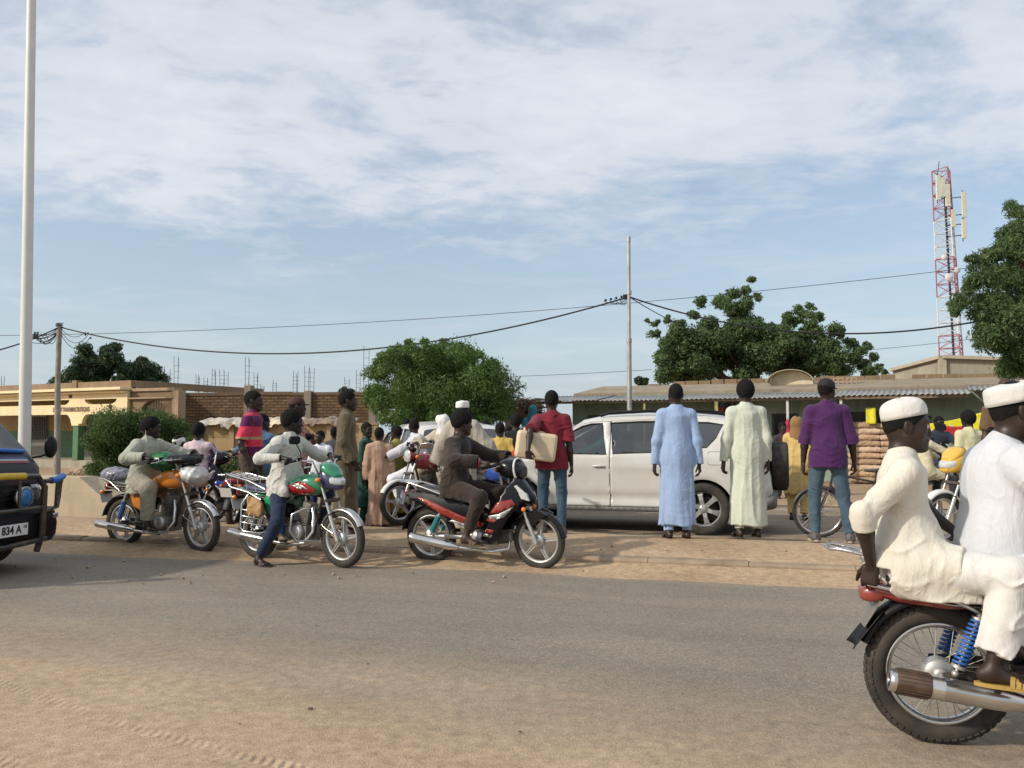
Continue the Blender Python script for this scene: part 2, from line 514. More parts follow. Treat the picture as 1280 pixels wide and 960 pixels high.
def foot(S,ankle,d,s=1.0,up=(0,0,1),toes=True):
 a=Vector(ankle);u=Vector(up).normalized();d=Vector(d);d=(d-u*d.dot(u)).normalized();l=u.cross(d)
 S.ell(a-d*0.030*s-u*0.038*s,(0.038*s,0.030*s,0.036*s),k=0.03*s)
 S.cone(a-u*0.03*s,a+d*0.10*s-u*0.055*s,0.036*s,0.024*s,k=0.03*s)
 S.cone(a-d*0.02*s-u*0.055*s+l*0.004*s,a+d*0.13*s-u*0.06*s,0.024*s,0.022*s,k=0.02*s,flat=(u,0.8))
 S.rbox(a+d*0.115*s-u*0.060*s,(0.035*s,0.042*s,0.015*s),np.array([[d.x,l.x,u.x],[d.y,l.y,u.y],[d.z,l.z,u.z]]),0.014*s,k=0.02*s)
 if toes:
  for i,o in enumerate((0.032,0.012,-0.005,-0.020,-0.034)):
   b=a+d*(0.145-0.006*i)*s+l*o*s*TOE_SIDE[0]-u*0.062*s
   S.cone(b,b+d*(0.030-0.003*i)*s-u*0.004*s,(0.0125 if i==0 else 0.0095)*s,(0.0115 if i==0 else 0.008)*s,k=0.006*s)
TOE_SIDE=[1]

def head_sdf(S,c,F,Lf,U,s=1.0,detail=True,ears=True,heavy=0.0):
 def P(x,y,z): return c+F*(x*s)+Lf*(y*s)+U*(z*s)
 M=np.array([[F.x,Lf.x,U.x],[F.y,Lf.y,U.y],[F.z,Lf.z,U.z]])
 def E(p,r,k=0.02,op='u'): S.ell(P(*p),tuple(v*s for v in r),M,k*s,op)
 E((-0.018,0,0.032),(0.098,0.074,0.088))
 E((0.028,0,-0.022),(0.062,0.060+heavy*0.01,0.088),0.035)
 E((-0.055,0,-0.015),(0.050,0.056,0.055),0.04)
 for y in (-1,1):
  S.cone(P(0.0,y*0.050,-0.050),P(0.058,y*0.018,-0.100),0.020*s,0.020*s,k=0.03*s)
  E((0.046,y*0.040,-0.026),(0.028,0.022,0.028),0.02)
 E((0.072,0,-0.100),(0.023,0.026,0.020),0.025)
 E((0.070,0,0.030),(0.018,0.050,0.014),0.025)
 S.cone(P(0.080,0,0.008),P(0.098,0,-0.030),0.009*s,0.0125*s,k=0.016*s)
 E((0.093,0,-0.036),(0.015,0.021,0.010),0.008)
 if detail:
  E((0.082,0,-0.063),(0.018,0.027,0.0085),0.006)
  E((0.079,0,-0.077),(0.017,0.024,0.009),0.006)
  for y in (-1,1):
   E((0.092,y*0.031,0.006),(0.016,0.019,0.011),0.014,'s')
   E((0.072,y*0.031,0.005),(0.0135,0.0145,0.0115),0.004)
 if ears:
  for y in (-1,1):
   E((-0.008,y*0.077,-0.006),(0.021,0.010,0.033),0.006)
   E((-0.018,y*0.083,0.002),(0.013,0.007,0.027),0.005)
   if detail: E((-0.002,y*0.087,-0.004),(0.010,0.007,0.016),0.004,'s')
 return P,M

_W=math.sqrt(0.5)
def _rot(x,y,z): return x*0.82+y*0.57,-x*0.52+y*0.78+z*0.12,z+x*0.10-y*0.14
def fold(A,sx=0.05,sz=0.22,A2=0.0,seed=0.0):
 """soft vertical folds, lattice turned off-axis and warped"""
 def f(x,y,z):
  x,y,z=_rot(x,y,z);wx=0.03*vnoise((x+7)/0.13,(y+7)/0.13,(z+7+seed)/0.2)
  n=vnoise((x+wx+seed*7.3+30)/sx,(y-wx+seed*3.1+30)/sx,(z+seed+30)/sz)
  m=A*0.9*n-A*0.25
  if A2: m=m + A2*vnoise((x+11)/0.13,(y+11)/0.13,(z+11)/0.11)
  return m
 return f
def creases(A,seed=0.0):
 """diagonal pull creases: sparse raised ridges"""
 def f(x,y,z):
  wx=0.04*vnoise((x+17)/0.17,(y+17)/0.17,(z+17)/0.17)
  u=(x+y*0.6+z*0.8+seed+40);v=(x*0.5-y+z*0.2+40);w=(z-x*0.7+40+wx)
  n=vnoise(u/0.24,v/0.14,w/0.075);n=1-np.minimum(np.abs(n)*2.6,1)
  msk=np.clip(0.5+1.2*vnoise(u/0.2+9,v/0.2,w/0.2),0,1)
  return -A*2.3*n*n*msk
 return f

def person(label,loc,yaw,h=1.75,pel=None,lean=0.0,bend=0.0,twist=0.0,head=(0,0,0),hands=None,feet=None,
     elbow=None,knee=None,top=None,bottom=None,hat=None,hair=1.0,skinm=None,vox=0.008,group=None,
     handpose=None,shoes=None,build=1.0,detail=True,side=0.0,robe=None,beard=False,footdir=None,cvox=None,cat='person',nfw=0.0):
 """local frame: x forward, y left, z up; all joint targets in metres in this frame"""
 s=h/1.75;B=build
 root=empty('person',loc,yaw,label,cat,group)
 pel=Vector(pel) if pel is not None else Vector((0,0,0.525*h))
 T1=Vector((math.sin(R(lean)),math.sin(R(side)),math.cos(R(lean)))).normalized()
 l2=lean+bend
 T2=Vector((math.sin(R(l2)),math.sin(R(side)),math.cos(R(l2)))).normalized()
 waist=pel+T1*0.12*s;chest=waist+T1*0.06*s+T2*0.13*s;nb=chest+T2*0.225*s
 qt=Quaternion((0,0,1),R(twist))
 Lf=qt @ Vector((0,1,0));Lf=(Lf-T2*Lf.dot(T2)).normalized();Fw=Lf.cross(T2)
 Fp=Vector((1,0,0));Lp=Vector((0,1,0))
 sh=[chest+T2*0.150*s+Lf*sg*0.163*s*(0.5+0.5*B) for sg in (1,-1)]
 hip=[pel+Lp*sg*0.088*s-Vector((0,0,0.0)) for sg in (1,-1)]
 UA,FA,TH,SH=0.300*s,0.262*s,0.425*s,0.425*s
 hands=hands or [None,None];elbow=elbow or [None,None];feet=feet or [None,None];knee=knee or [None,None]
 hp=handpose or [None,None]
 el,wr,kn,an=[],[],[],[]
 for i,sg in enumerate((1,-1)):
  t=hands[i] if hands[i] is not None else sh[i]+Vector((0.03,sg*0.060,-0.555))*s
  p=elbow[i] if elbow[i] is not None else (-1,sg*0.4,-0.2)
  e,w=ik(sh[i],t,UA,FA,p);el.append(e);wr.append(w)
  t=feet[i] if feet[i] is not None else Vector((-0.03,sg*0.10*s,0.082*s))
  p=knee[i] if knee[i] is not None else (1,sg*0.15,0.2)
  k,a=ik(hip[i],t,TH,SH,p);kn.append(k);an.append(a)
 sk=skinm or SKIN_A

 S=SDF()
 hy,hpit,hrol=head
 Hq=Euler((R(hrol),R(hpit),R(hy)),'XYZ').to_quaternion()
 HF=Hq @ Vector((1,0,0));HU=Hq @ Vector((0,0,1));HL=HU.cross(HF)
 hc=nb+T2*0.045*s+HU*0.105*s+HF*(0.022+nfw)*s
 Pf,HM=head_sdf(S,hc,HF,HL,HU,s,detail,heavy=max(0,B-1)*2)
 S.cone(hc-HF*0.030*s-HU*0.060*s,nb-T2*0.02*s-Fw*0.01*s,0.053*s*(0.6+0.4*B),0.060*s*(0.6+0.4*B),k=0.03*s)
 S.cone(nb-T2*0.05*s,chest,0.085*s,0.115*s,k=0.04*s,flat=(Fw,0.7))
 S.cone(chest,pel+T1*0.03*s,0.118*s*B,0.115*s*B,k=0.05*s,flat=(Fw,0.7))
 S.cone(sh[0]-Lf*0.03,sh[1]+Lf*0.03,0.040*s,0.040*s,k=0.05*s)
 for i,sg in enumerate((1,-1)):
  S.cone(sh[i],el[i],0.042*s,0.034*s,k=0.02*s);S.cone(el[i],el[i].lerp(wr[i],0.3),0.036*s,0.040*s,k=0.02*s)
  S.cone(el[i].lerp(wr[i],0.3),wr[i],0.040*s,0.0235*s,k=0.02*s)
  fd=(wr[i]-el[i]).normalized();q=hp[i] or {}
  d=Vector(q.get('d',fd));pn=Vector(q.get('pn',(0.15,-sg,0.0)));th=Vector(q.get('th',(1,0,0.2)))
  hand(S,wr[i]-d.normalized()*0.004,d,pn,th,s,q.get('curl',(24,30,20)),q.get('spread',0.03),q.get('tc',0.15))
  S.cone(hip[i],kn[i],0.068*s,0.046*s,k=0.04*s);S.cone(kn[i],kn[i].lerp(an[i],0.35),0.046*s,0.046*s,k=0.02*s)
  S.cone(kn[i].lerp(an[i],0.35),an[i],0.046*s,0.032*s,k=0.02*s)
  TOE_SIDE[0]=-sg
  fdir=footdir[i] if footdir and footdir[i] is not None else (1,sg*0.12,0)
  foot(S,an[i],fdir,s,toes=detail)
 S.mesh('body',vox,sk,root)
 if detail and vox<0.006:
  for y in (-1,1):
   e=MB();e.ball(Pf(0.0765,y*0.031,0.005),0.0122*s,14,10);e.ball(Pf(0.0835,y*0.031,0.005),0.0064*s,10,8,mi=1);e.build('eye',[EYE_W,EYE_D],root)
 cv=cvox or vox

 if hair:
  H=SDF();t=0.010*hair*s
  H.ell(Pf(-0.020,0,0.036),(0.100*s+t,0.0755*s+t,0.090*s+t*1.3),HM)
  H.ell(Pf(-0.062,0,-0.012),(0.048*s+t*0.5,0.057*s+t*0.5,0.052*s),HM,k=0.02)
  H.ell(Pf(0.085,0,-0.035),(0.080*s,0.11*s,0.098*s),HM,k=0.008,op='s')
  H.ell(Pf(0.005,0,-0.075),(0.062*s,0.13*s,0.082*s),HM,k=0.008,op='s')
  H.plane(Pf(-0.05,0,-0.055),-HU)
  am=0.0025*min(hair,2)
  H.disp.append(lambda x,y,z: am*vnoise((x+9)/0.011,(y+9)/0.011,(z+9)/0.011))
  H.mesh('hair',min(cv,0.007),HAIR,root)
 if beard:
  H=SDF()
  H.ell(Pf(0.058,0,-0.098),(0.042*s,0.050*s,0.044*s),HM)
  H.cone(Pf(0.008,0.058,-0.035),Pf(0.055,0.035,-0.098),0.014*s,0.022*s,k=0.02);H.cone(Pf(0.008,-0.058,-0.035),Pf(0.055,-0.035,-0.098),0.014*s,0.022*s,k=0.02)
  H.ell(Pf(0.088,0,-0.052),(0.012*s,0.026*s,0.006*s),HM)
  H.ell(Pf(0.099,0,-0.070),(0.020*s,0.026*s,0.012*s),HM,k=0.004,op='s')
  H.disp.append(lambda x,y,z: 0.003*vnoise((x+9)/0.009,(y+9)/0.009,(z+9)/0.009))
  H.mesh('beard',min(cv,0.006),HAIR,root)

 if hat:
  kind=hat.get('kind','kufi');hm=hat['m']
  if kind=='kufi':
   mb=MB();tl=hat.get('tilt',-12);z0=hat.get('z',0.045);hh=hat.get('h',0.075);ex=hat.get('ex',0)
   q=Matrix.Rotation(R(tl),3,'Y')
   rings=[]
   prof=[(0.98,-0.004),(1.0,0.0),(1.02,0.22),(1.01,0.48),(0.965,0.70),(0.87,0.87),(0.72,1.0),(0.5,1.10),(0.25,1.16),(0.03,1.17)] if hat.get('dome') else [(0.98,-0.004),(1.02,0.0),(1.025,0.25),(1.01,0.6),(0.985,0.84),(0.93,0.955),(0.80,1.03),(0.55,1.085),(0.25,1.11),(0.03,1.115)]
   for k,(f,zz) in enumerate(prof):
    ring=[]
    for j in range(48):
     a=2*PI*j/48
     w=1+0.012*math.sin(3*a+zz*4)+0.006*math.sin(9*a+zz*9)
     p=Vector(((0.108+ex)*f*w*math.cos(a),(0.086+ex)*f*w*math.sin(a),zz*hh+0.004*math.sin(2*a+1)*min(zz,1)))
     p=q @ p;ring.append(Pf(p.x-0.020,p.y,p.z+z0))
    rings.append(ring)
   mb.loft(rings,True,True);o=mb.build('cap',hm,root)
  elif kind=='ball':
   mb=SDF();mb.ell(Pf(-0.018,0,0.050),(0.108*s,0.086*s,0.086*s),HM);mb.plane(Pf(0,0,0.030),-(HU*0.97-HF*0.1));mb.mesh('cap',min(cv,0.007),hm,root)
   b=MB();b.sheet(lambda u,v: Pf(0.078+0.075*v*(1-(2*u-1)**2*0.35),(2*u-1)*0.066*(1-0.15*v),0.042-0.012*(2*u-1)**2-0.012*v),10,6);b.build('visor',hm,root,solid=0.004)
  elif kind=='turban':
   mb=SDF()
   for k in range(5):
    c=Pf(-0.018,0,0.03+0.019*k);rr=0.098-0.009*k*k*0.35
    mb.ell(c,(rr*1.14*s,rr*s,0.026*s),HM,k=0.006)
   mb.ell(Pf(-0.055,0,-0.01),(0.055*s,0.07*s,0.055*s),HM,k=0.02)
   mb.disp.append(creases(0.004));mb.mesh('turban',cv,hm,root)
  elif kind=='hijab':
   mb=SDF()
   mb.ell(Pf(-0.02,0,0.03),(0.118*s,0.092*s,0.105*s),HM)
   mb.cone(Pf(-0.045,0,-0.03),nb-T2*0.06,0.085*s,0.14*s,k=0.08,flat=(Fw,0.85))
   mb.ell(Pf(0.085,0,-0.02),(0.055*s,0.062*s,0.085*s),HM,k=0.02,op='s')
   mb.disp.append(fold(0.006,0.05,0.15));mb.mesh('headscarf',cv,hm,root)
  elif kind=='hood':
   mb=SDF()
   mb.ell(Pf(-0.03,0,0.03),(0.125*s,0.100*s,0.115*s),HM)
   mb.cone(Pf(-0.05,0,-0.03),nb-T2*0.12-Fw*0.02,0.09*s,0.19*s,k=0.10,flat=(Fw,0.8))
   mb.ell(Pf(0.085,0,-0.02),(0.05*s,0.06*s,0.085*s),HM,k=0.02,op='s')
   mb.disp.append(fold(0.007,0.06,0.2));mb.mesh('headscarf',cv,hm,root)

 seated=abs((kn[0]-hip[0]).z)<0.30*s or abs((kn[1]-hip[1]).z)<0.30*s
 if bottom:
  G=SDF();g=bottom.get('g',1.0);hem=bottom.get('hem',0.93)
  G.cone(pel+T1*0.09*s,pel-Vector((0,0,0.0))*s,0.145*s*B,0.150*s*B,k=0.05*s,flat=(Fp,0.76))
  for i,sg in enumerate((1,-1)):
   kh=kn[i]+(an[i]-kn[i])*hem
   G.cone(hip[i]+Vector((0,0,0.0)),kn[i],0.094*s*g*B,(0.064+0.02*(g-1))*s*g,k=0.035*s)
   G.cone(kn[i],kh,(0.064+0.02*(g-1))*s*g,bottom.get('cuff',0.050)*s*g,k=0.03*s)
   G.plane_local(kh,(an[i]-kn[i]).normalized(),0.11*s*g)
  for i,sg in enumerate((1,-1)):
   pass
  G.disp.append(creases(0.0045*bottom.get('f',1.0),0.3+len(label)*0.37));G.disp.append(fold(0.003*bottom.get('f',1.0),0.05,0.09,0,2.0+len(label)*0.11))
  G.mesh(bottom.get('name','trousers'),cv,bottom['m'],root)

 if top:
  G=SDF();g=top.get('g',1.0);kind=top.get('kind','shirt');sl=top.get('sleeve','long')
  bl=top.get('belly',0.0)
  G.cone(chest+T2*0.07*s,waist,0.154*s*B*(0.5+0.5*g),0.143*s*B*g,k=0.05*s,flat=(Fw,0.72))
  G.cone(waist,pel+T1*0.0*s,0.150*s*B*g,0.160*s*B*g,k=0.05*s,flat=(Fp,0.76))
  if bl: G.ell(waist+Fw*0.07*s+T1*0.0,(0.13*bl,0.15*bl,0.15*bl),None,k=0.08)
  G.cone(sh[0]-Lf*0.035*s,sh[1]+Lf*0.035*s,0.056*s,0.056*s,k=0.05*s)
  for i in (0,1): G.cone(nb-T2*0.045*s,sh[i]+T2*0.004*s,0.062*s,0.050*s,k=0.04*s)
  G.cone(nb-T2*0.075*s,nb-T2*0.03*s-Fw*0.005,0.105*s,0.072*s,k=0.05*s,flat=(Fw,0.85))
  if top.get('collar',True):
   G.cone(nb-T2*0.045*s,nb+T2*0.012*s+Fw*0.0,0.076*s,0.068*s,k=0.01*s)
  for i,sg in enumerate((1,-1)):
   r0,r1,r2={'slim': (0.056,0.047,0.037),'long': (0.060,0.053,0.038),'loose': (0.072,0.070,0.064),'wide': (0.078,0.085,0.095),'short': (0.066,0.064,0.0),'roll': (0.068,0.060,0.058)}[sl]
   sf=0.5+0.5*g
   if sl=='short':
    e=sh[i].lerp(el[i],top.get('slen',0.72));G.cone(sh[i],e,r0*s,(r1+0.008)*s,k=0.03*s);G.plane_local(e,(el[i]-sh[i]).normalized(),0.10*s)
   else:
    fr=top.get('slen',0.94 if sl !='roll' else 0.30)
    e=el[i].lerp(wr[i],fr);fd=(wr[i]-el[i]).normalized()
    G.cone(sh[i],el[i],r0*s*sf,r1*s*sf,k=0.035*s);G.cone(el[i],e,r1*s*sf,(r1+(r2-r1)*fr)*s*sf,k=0.03*s)
    if top.get('cuff'): G.cone(e-fd*top['cuff'],e,(r1+(r2-r1)*fr)*s*sf+0.006,(r1+(r2-r1)*fr)*s*sf+0.007,k=0.006*s)
    G.plane_local(e,fd,0.13*s)
    G.cone(e-fd*0.015,e+fd*0.08,r2*s*sf*0.80+0.004,r2*s*sf*0.80+0.004,k=0.004,op='s') if vox<0.0085 else None
  ln=top.get('len',0.16)
  if seated:
   gs=top.get('lap',0.55)
   for i in (0,1):
    e=hip[i].lerp(kn[i],gs)
    if gs>0.05:
     G.cone(hip[i]+Vector((0,0,0.01)),e+Vector((0,0,0.012)),0.112*s*B*top.get('lr',1),0.086*s*top.get('lr',1),k=0.05*s)
     G.plane_local(e+(kn[i]-hip[i]).normalized()*0.03,(kn[i]-hip[i]).normalized(),0.115*s*top.get('lr',1))
   if top.get('drape',0):
    for i,sg in enumerate((1,-1)):
     a=hip[i]+Vector((0.03,sg*0.045,0.02));b=a+Vector((top.get('dx',0.02),sg*0.03,-top['drape']))
     G.cone(a,b,0.105*s,0.13*s,k=0.05*s,flat=((0,1,0),0.40))
     G.plane_local(b+Vector((0,0,-0.02)),(0,0,-1),0.17*s)
   if top.get('tail',0):
    a=pel+Vector((-0.10,0,0.02));b=a+Vector((-0.05,0,-top['tail']));G.cone(a,b,0.11,0.12,k=0.05,flat=((1,0,0),0.4));G.plane_local(b,(0,0,-1),0.17)
  else:
   hz=pel.z-ln
   if kind=='robe':
    w=top.get('hem',0.215)
    G.cone(pel,Vector((pel.x+top.get('hx',0.0),0,hz-0.10)),0.165*s*B,w*s*1.06,k=0.06*s,flat=(Fp,top.get('fl',0.74)))
   else:
    G.cone(pel,Vector((pel.x,0,hz-0.08)),0.163*s*B*g,(0.178*g)*s*B,k=0.06*s,flat=(Fp,0.76))
   nrm=Vector((top.get('hemtilt',0.0),0,-1))
   def dhem(x,y,z): return 0
   G.plane(Vector((0,0,hz)),nrm)
  if top.get('armfree',False) is False and not seated:
   pass
  fa=top.get('f',1.0)
  if kind=='robe' and not seated:
   z1=pel.z+0.1
   def rf(x,y,z):
    t=np.clip((z1+0.45-z)/(z1+0.45-hz),0,1)
    x,y=x*0.82+y*0.57,-x*0.57+y*0.82;n=vnoise((x+33+len(label))/0.085,(y+33)/0.085,(z+3)/1.3);n2=vnoise((x+3)/0.035,(y+3)/0.035,(z+3)/0.45)
    return fa*(-(0.002+0.020*t)*np.maximum(0,1-1.5*np.abs(n))**2+0.004*t-(0.001+0.0015*t)*n2)
   G.disp.append(rf)
  G.disp.append(creases((0.0018 if kind=='robe' and not seated else 0.0042)*fa,1.1+len(label)*0.53));G.disp.append(fold(0.0042*fa,0.06,0.20,0.004,0.7+len(label)*0.19))
  o=G.mesh(top.get('name','robe' if kind=='robe' else 'shirt'),cv,top['m'],root)

 if shoes:
  sm=shoes['m']
  for i,sg in enumerate((1,-1)):
   fdir=Vector(footdir[i]) if footdir and footdir[i] is not None else Vector((1,sg*0.12,0))
   fdir.z=0;fdir.normalize();l=Vector((0,0,1)).cross(fdir);a=an[i]
   if shoes.get('kind')=='shoe':
    Z=SDF();M=np.array([[fdir.x,l.x,0],[fdir.y,l.y,0],[0,0,1]])
    Z.cone(a+Vector((0,0,0.015))*s,a-Vector((0,0,0.04))*s,0.044*s,0.046*s,k=0.02*s)
    Z.cone(a-fdir*0.025*s-Vector((0,0,0.045))*s,a+fdir*0.145*s-Vector((0,0,0.054))*s,0.042*s,0.036*s,k=0.03*s,flat=(l,1.15))
    Z.plane(a-Vector((0,0,0.078*s)),(0,0,-1));Z.mesh('shoe',min(cv,0.007),sm,root)
    b=MB();b.M=Matrix.Translation(a-Vector((0,0,0.080*s))) @ Matrix(((fdir.x,l.x,0,0),(fdir.y,l.y,0,0),(0,0,1,0),(0,0,0,1)))
    ol=[(0.20*math.cos(t)*0.66*s+0.055*s,0.050*math.sin(t)*s*(1+0.15*math.cos(t))) for t in [2*PI*k/24 for k in range(24)]]
    b.prism(ol,-0.004,0.018,'xy');b.build('sole',shoes.get('sole',sm),root,bevel=0.004)
   else:
    b=MB();b.M=Matrix.Translation(a-Vector((0,0,0.083*s))) @ Matrix(((fdir.x,l.x,0,0),(fdir.y,l.y,0,0),(0,0,1,0),(0,0,0,1)))
    ol=[((0.138*math.cos(t)+0.062)*s,(0.046*math.sin(t)*(1+0.18*math.cos(t)))*s) for t in [2*PI*k/28 for k in range(28)]]
    b.prism(ol,-0.006,0.010,'xy')
    nst=shoes.get('straps',2)
    for q in range(nst):
     x0=0.072+0.070*q/max(nst,1);wd=shoes.get('sw',0.026)
     b.sheet(lambda u,v: Vector((x0+wd*v-0.010*abs(math.cos(PI*u)),0.0495*math.cos(PI*u),0.006+(0.052-0.26*(x0+wd*v-0.072))*math.sin(PI*u)**0.8))*s,14,2)
    if shoes.get('heel'):
     b.tube([Vector((-0.05*math.sin(t)+0.0,0.042*math.cos(t),0.055))*s for t in [PI*k/10 for k in range(11)]],0.006*s,6)
    b.build('sandal',sm,root)
 return root,dict(hc=hc,Pf=Pf,el=el,wr=wr,kn=kn,an=an,sh=sh,nb=nb,pel=pel,HM=HM)

CHROME=mat('chrome',(0.62,0.62,0.61),0.16,1.0,var=0.05,scale=12,dust=0.22)
ALU=mat('cast aluminium',(0.50,0.50,0.49),0.42,0.75,var=0.08,scale=10,dust=0.25)
ALUD=mat('dull engine alloy',(0.22,0.22,0.21),0.5,0.7,var=0.25,scale=14,bmp=0.4,dust=0.40)
BLACKP=mat('black plastic',(0.007,0.007,0.008),0.45,var=0.2,scale=8,spec=0.25)
BLACKG=mat('gloss black paint',(0.006,0.006,0.008),0.28,var=0.1,coat=0.15,dust=0.0,spec=0.3)
FRAMEB=mat('black frame paint',(0.016,0.016,0.016),0.4,var=0.2,dust=0.28)
VINYL=mat('black seat vinyl',(0.022,0.022,0.024),0.45,var=0.15,scale=20,bmp=0.35,bscale=240,dust=0.12)
RED_LENS=mat('red lens',(0.32,0.01,0.012),0.12,var=0.05,coat=0.5)
AMBER=mat('amber lens',(0.75,0.22,0.02),0.15,var=0.05,coat=0.5)
CLEARL=mat('headlamp glass',(0.55,0.56,0.55),0.08,var=0.15,scale=30,spec=0.8,coat=0.8)
WHITE_PAINT=mat('white enamel',(0.75,0.75,0.72),0.35,var=0.05,dust=0.15)
STEEL=mat('plated steel',(0.45,0.44,0.42),0.3,0.9,var=0.1,dust=0.3)
def rubber_mat(tread):
 name='tyre rubber tread' if tread else 'tyre rubber'
 m,nt,bs=nodes_of(name);co=coords(nt)
 n1=noise_node(nt,9,5,0.6,co)
 sp=nt.nodes.new('ShaderNodeSeparateXYZ');L(nt,co,sp.inputs[0])
 c=ramp(nt,n1.outputs['Fac'],[(0.3,(0.018,0.017,0.016)),(0.75,(0.075,0.062,0.048))]).outputs['Color']
 L(nt,c,bs.inputs['Base Color']);bs.inputs['Roughness'].default_value=0.85
 n2=noise_node(nt,120,3,0.6,co);bump(nt,bs,n2.outputs['Fac'],0.4,0.002)
 return m
RUBBER=rubber_mat(False)
def paint(name,col,rough=0.22,dust=0.12): return mat(name,col,rough,var=0.05,scale=3,coat=0.7,dust=dust)

def sec(x,w,z0,z1,e=0.75,n=24,y0=0.0,wt=None):
 """rounded section at station x between heights z0,z1, half width w (wt: half width factor at the top)"""
 zc,hz=(z0+z1)/2,(z1-z0)/2;out=[]
 for k in range(n):
  t=2*PI*k/n;c,s_=math.cos(t),math.sin(t)
  y=w*math.copysign(abs(c)**e,c);z=hz*math.copysign(abs(s_)**e,s_)
  if wt is not None: y *=1+(wt-1)*(z/hz+1)/2
  out.append(Vector((x,y0+y,zc+z)))
 return out
def loft_secs(mb,secs,mi=0):
 def shrink(r,f,dx):
  c=sum(r,Vector())/len(r);return [c+(p-c)*f+Vector((dx,0,0)) for p in r]
 d0=0.012 if secs[0][0].x>secs[1][0].x else -0.012
 rs=[shrink(secs[0],0.55,d0)]+[shrink(secs[0],0.86,d0*0.75)]+secs+[shrink(secs[-1],0.86,-d0*0.75),shrink(secs[-1],0.55,-d0)]
 mb.loft(rs,True,True,mi)

def wheel(name,c,Rr,tw,kind,parent,M=None,hi=False,drum=True,spin=0.0,rimm=None):
 rimm=rimm or (CHROME if kind=='wire' else ALU)
 n=72 if hi else 44;c=Vector(c);rim_r=Rr-tw*1.05
 h=MB();h.M=M
 h.lathe([(0.012,-0.062),(0.030,-0.060),(0.034,-0.045),(0.028,-0.03),(0.026,0.03),(0.034,0.045),(0.03,0.06),(0.012,0.062)],c,(0,1,0),24,caps=True)
 if drum:
  h.lathe([(0.020,-0.046),(0.062,-0.044),(0.070,-0.030),(0.070,0.020),(0.064,0.034),(0.02,0.036)],c,(0,1,0),32,caps=True)
 h.cyl(c+Vector((0,-0.085,0)),c+Vector((0,0.085,0)),0.009,n=10)
 hub=h.build(name,ALU,parent)
 t=MB();t.M=M
 hw=tw*0.52
 prof=[]
 for k in range(18):
  a=2*PI*k/18;prof.append((-tw*0.5+tw*0.54*math.cos(a),hw*math.sin(a)*(1.0 if abs(math.sin(a))<0.99 else 1)))
 t.ring(prof,Rr-tw*0.04,c,(0,1,0),n)
 nb=56 if hi else 40
 ax,bx=frame_from((0,1,0))
 for k in range(nb):
  a=2*PI*(k+0.5)/nb;rd=ax*math.cos(a)+bx*math.sin(a);tn=Vector((0,1,0)).cross(rd)
  for sg in ((-1,1)):
   for row in ((0.30,0.0),(0.78,0.45)):
    off=(0.5 if sg>0 else 0)+row[1]
    a2=2*PI*(k+off)/nb;r2=ax*math.cos(a2)+bx*math.sin(a2);t2=Vector((0,1,0)).cross(r2)
    yy=sg*hw*row[0];rr=Rr-tw*0.54+tw*0.54*math.sqrt(max(0.02,1-row[0]**2))
    pn=(r2*math.sqrt(1-row[0]**2)+Vector((0,sg*row[0],0))).normalized()
    p=c+r2*rr+Vector((0,yy,0))+pn*0.0005
    u=pn.cross(t2).normalized()
    Mx=Matrix(((t2.x,u.x,pn.x),(t2.y,u.y,pn.y),(t2.z,u.z,pn.z)))
    t.box(p,(2*PI*Rr/nb*0.62,hw*0.42,0.006 if not hi else 0.009),Mx)
 t.build('tyre',RUBBER,hub)
 r=MB();r.M=M
 wy=tw*0.34
 r.ring([(0.006,-wy),(0.010,-wy*0.8),(-0.004,-wy*0.55),(-0.010,0),(-0.004,wy*0.55),(0.010,wy*0.8),(0.006,wy),(-0.006,wy*0.95),(-0.016,wy*0.5),(-0.020,0),(-0.016,-wy*0.5),(-0.006,-wy*0.95)],rim_r,c,(0,1,0),n)
 if kind=='wire':
  r.build('rim',rimm,hub)
  w=MB();w.M=M;ns=36
  for k in range(ns):
   sd=1 if k % 2 else -1;dirn=1 if (k//2) % 2 else -1
   a0=2*PI*k/ns;a1=a0+dirn*R(38)
   p1=c+(ax*math.cos(a0)+bx*math.sin(a0))*(rim_r-0.012);p0=c+(ax*math.cos(a1)+bx*math.sin(a1))*0.040+Vector((0,sd*0.034,0))
   w.tube([p0,p1],0.0019 if hi else 0.0026,6,caps=False)
  w.build('spokes',STEEL,hub)
 else:
  for k in range(5):
   a=2*PI*k/5+spin;rd=ax*math.cos(a)+bx*math.sin(a);tn=Vector((0,1,0)).cross(rd)
   for sg in (-1,1):
    p0=c+rd*0.045+tn*sg*0.017;p1=c+rd*(rim_r-0.012)+tn*sg*0.010
    r.beam(p0,p1,0.011,0.030,ref=(0,1,0))
   r.beam(c+rd*0.04,c+rd*(rim_r-0.012),0.024,0.010,ref=(0,1,0))
   r.beam(c+rd*0.03,c+rd*0.07,0.055,0.034,ref=(0,1,0))
  r.build('rim',rimm,hub)
 return hub

def fender(mb,c,Rr,a0,a1,w,thick=0.003,mi=0,n=28):
 """curved mudguard around wheel centre c from angle a0 to a1 (deg, 0 = forward, 90 = up)"""
 prof=[(-0.030,-w),(-0.012,-w*0.96),(0.0,-w*0.6),(0.004,0),(0.0,w*0.6),(-0.012,w*0.96),(-0.030,w)]
 prof2=[(d-thick*1.5,y*0.94) for d,y in reversed(prof)]
 P=prof+prof2;rings=[]
 for i in range(n+1):
  a=R(a0+(a1-a0)*i/n);rd=Vector((math.cos(a),0,math.sin(a)))
  rings.append([Vector(c)+rd*(Rr+d)+Vector((0,y,0)) for d,y in P])
 mb.loft(rings,True,True,mi)

